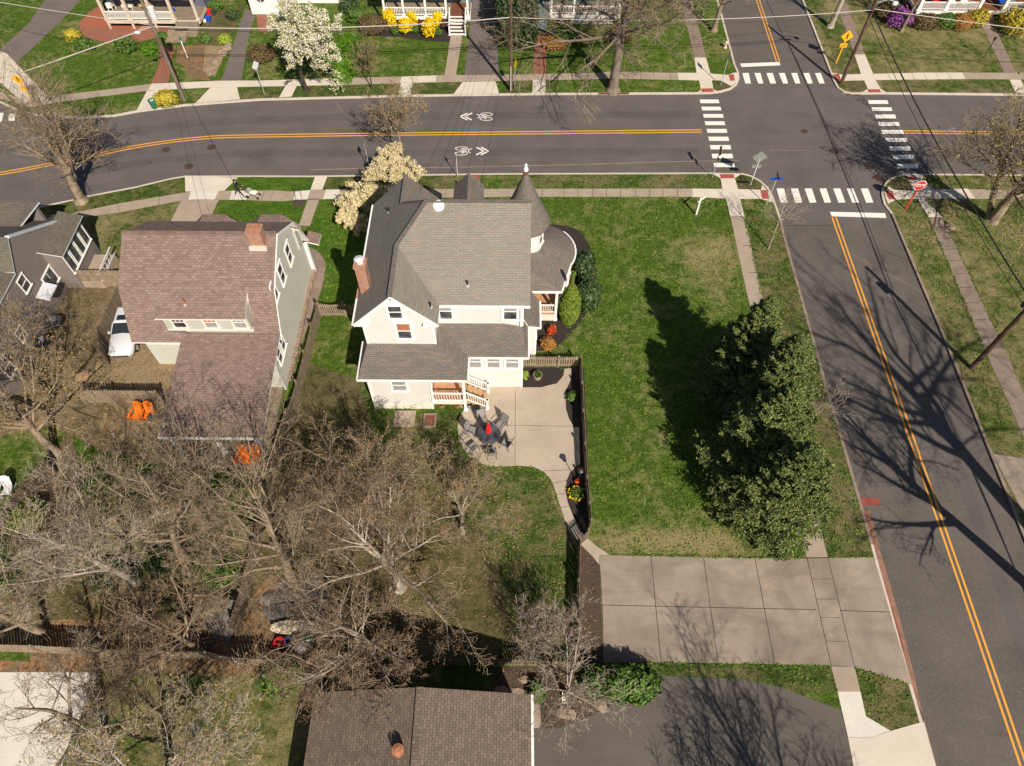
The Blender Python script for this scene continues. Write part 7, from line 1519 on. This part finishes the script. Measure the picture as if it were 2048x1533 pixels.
TR('forked_tree', 'forked bare tree over the pale concrete slab at the lower left', (215, 1480), 9.5, 4.6, 44, 'bark_tan', 'twig', None, r0=.3, fork=.25, limbs=6, lang=.95, lv=(6, 5, 5, 3), thin=.0065, lean=(-.1, .1))
TR('white_limbed_tree', 'whitish limbed bare tree with golden buds left of the tan roof', (345, 1580), 10.0, 5.2, 45, 'bark_pale', 'twig_pale', 'bud_gold', .06, .7, r0=.28, fork=.2, limbs=8, lang=.95, lv=(7, 6, 5, 3), thin=.0065, lean=(.15, .15))
TR('bare_dogwood', 'small spreading bare dogwood standing in the rock bed', (1132, 1392), 5.2, 3.0, 46, 'bark_pale', 'twig_pale', 'bud_red', .035, .4, r0=.13, fork=.2, limbs=10, lang=1.1, lv=(6, 5, 4), trop=.0, thin=.0065)
TR('bare_dogwood', 'dark stemmed small tree inside the fence by the driveway', (1085, 1290), 4.6, 2.3, 47, 'bark_dk', 'twig_pale', 'bud_red', .035, .5, r0=.09, fork=.15, limbs=7, lang=.6, lv=(6, 5, 4), stems=3, thin=.0065)
# trees just outside the picture that throw their shade into it
tree('shade_tree', 'huge bare tree right of the picture shading the side street', (34.6, 9.0), 25, 9.5, 51, 'bark_tan', 'twig', None, r0=.62, fork=.42, limbs=9, lang=.85, lv=(7, 6, 5), trop=.02, thin=.013, lk=.42, wander=.17)
tree('shade_tree', 'leaning bare tree at the lower right reaching over the yellow line', (32.3, 9.2), 15, 5.5, 52, 'bark_tan', 'twig_pale', 'bud_gold', .06, .5, r0=.42, fork=.45, limbs=7, lang=1.0, lv=(6, 6, 5), trop=.02, thin=.011, lk=.5, lean=(-.75, .2))
tree('shade_tree', 'tall bare tree below the picture shading the asphalt driveway', (16.5, -5.5), 14, 5.5, 53, 'bark_tan', 'twig', 'bud_gold', .06, .5, r0=.36, fork=.25, limbs=9, lang=.75, lv=(7, 6, 5), thin=.012)
tree('shade_tree', 'bare tree below the picture beside the asphalt driveway', (12.5, -2.5), 8.5, 3.6, 54, 'bark_tan', 'twig', 'bud_gold', .06, .6, r0=.2, fork=.25, limbs=8, lang=.75, lv=(6, 6, 4), thin=.011)

# ================================================================ GRASS TUFTS AND FALLEN LEAVES
X['tuft'] = MAT('grass_tuft_mat', f_leaf([(.0, (.03, .075, .008)), (.55, (.10, .17, .02)), (.85, (.19, .24, .045)), (1., (.34, .28, .13))], 1.5, .5), .9)
X['leafdrop'] = MAT('fallen_leaf_mat', f_leaf([(.0, (.07, .045, .025)), (.5, (.22, .14, .075)), (.8, (.34, .22, .11)), (1., (.42, .2, .08))], 1.5, .3), .9)
LW = [(1118, 740), (1150, 560), (1190, 400), (1443, 399), (1490, 590), (1500, 1040), (1600, 1106), (1215, 1106), (1190, 1060), (1190, 1000), (1172, 745)]
scatter('grass_tufts', 'grass tufts on the lawns and verges near the white house', [LW, [(1490, 440), (1550, 418), (1562, 450), (1628, 700), (1740, 1110), (1657, 1110), (1600, 880), (1526, 590)], [(1000, 354), (1420, 353), (1440, 376), (1000, 376)], [(1711, 1340), (1818, 1372), (1834, 1440), (1782, 1456), (1737, 1430)], [(1284, 1330), (1660, 1338), (1674, 1383), (1530, 1361), (1292, 1348)], [(1000, 945), (1085, 955), (1125, 1070), (1150, 1110), (1150, 1300), (1060, 1300), (1000, 1150), (940, 1000)], [(1800, 430), (1850, 440), (2040, 860), (1985, 890)], [(1905, 420), (2048, 420), (2048, 640)], [(640, 404), (700, 404), (700, 600), (650, 600)]], 45, 'tuft', .085, 5,
    edge=[[(1444, 400), (1490, 590), (1530, 760)], [(1215, 1110), (1500, 1116), (1600, 1117)], [(1489, 440), (1523, 590)], [(1656, 1114), (1745, 1114)], [(929, 826), (915, 856), (924, 896), (958, 928), (1003, 935), (1066, 936), (1100, 960), (1126, 1035)], [(1000, 396), (1385, 396)], [(1711, 1337), (1820, 1370)], [(1284, 1327), (1660, 1334)], [(1000, 377), (1385, 376.5)], [(1857, 437), (1978, 720)], [(1886, 437), (2010, 700)]])
scatter('fallen_leaves', 'fallen tan and orange leaves over the back yards', [[(60, 940), (480, 940), (560, 860), (740, 800), (1000, 960), (1140, 1100), (1150, 1310), (60, 1320)], [(150, 570), (235, 570), (200, 690), (360, 740), (340, 900), (100, 880)], [(990, 1340), (1160, 1340), (1280, 1350), (1180, 1430), (1080, 1450)], [(1160, 1100), (1197, 1130), (1204, 1325), (1160, 1325)]], 26, 'leafdrop', .075, 6)
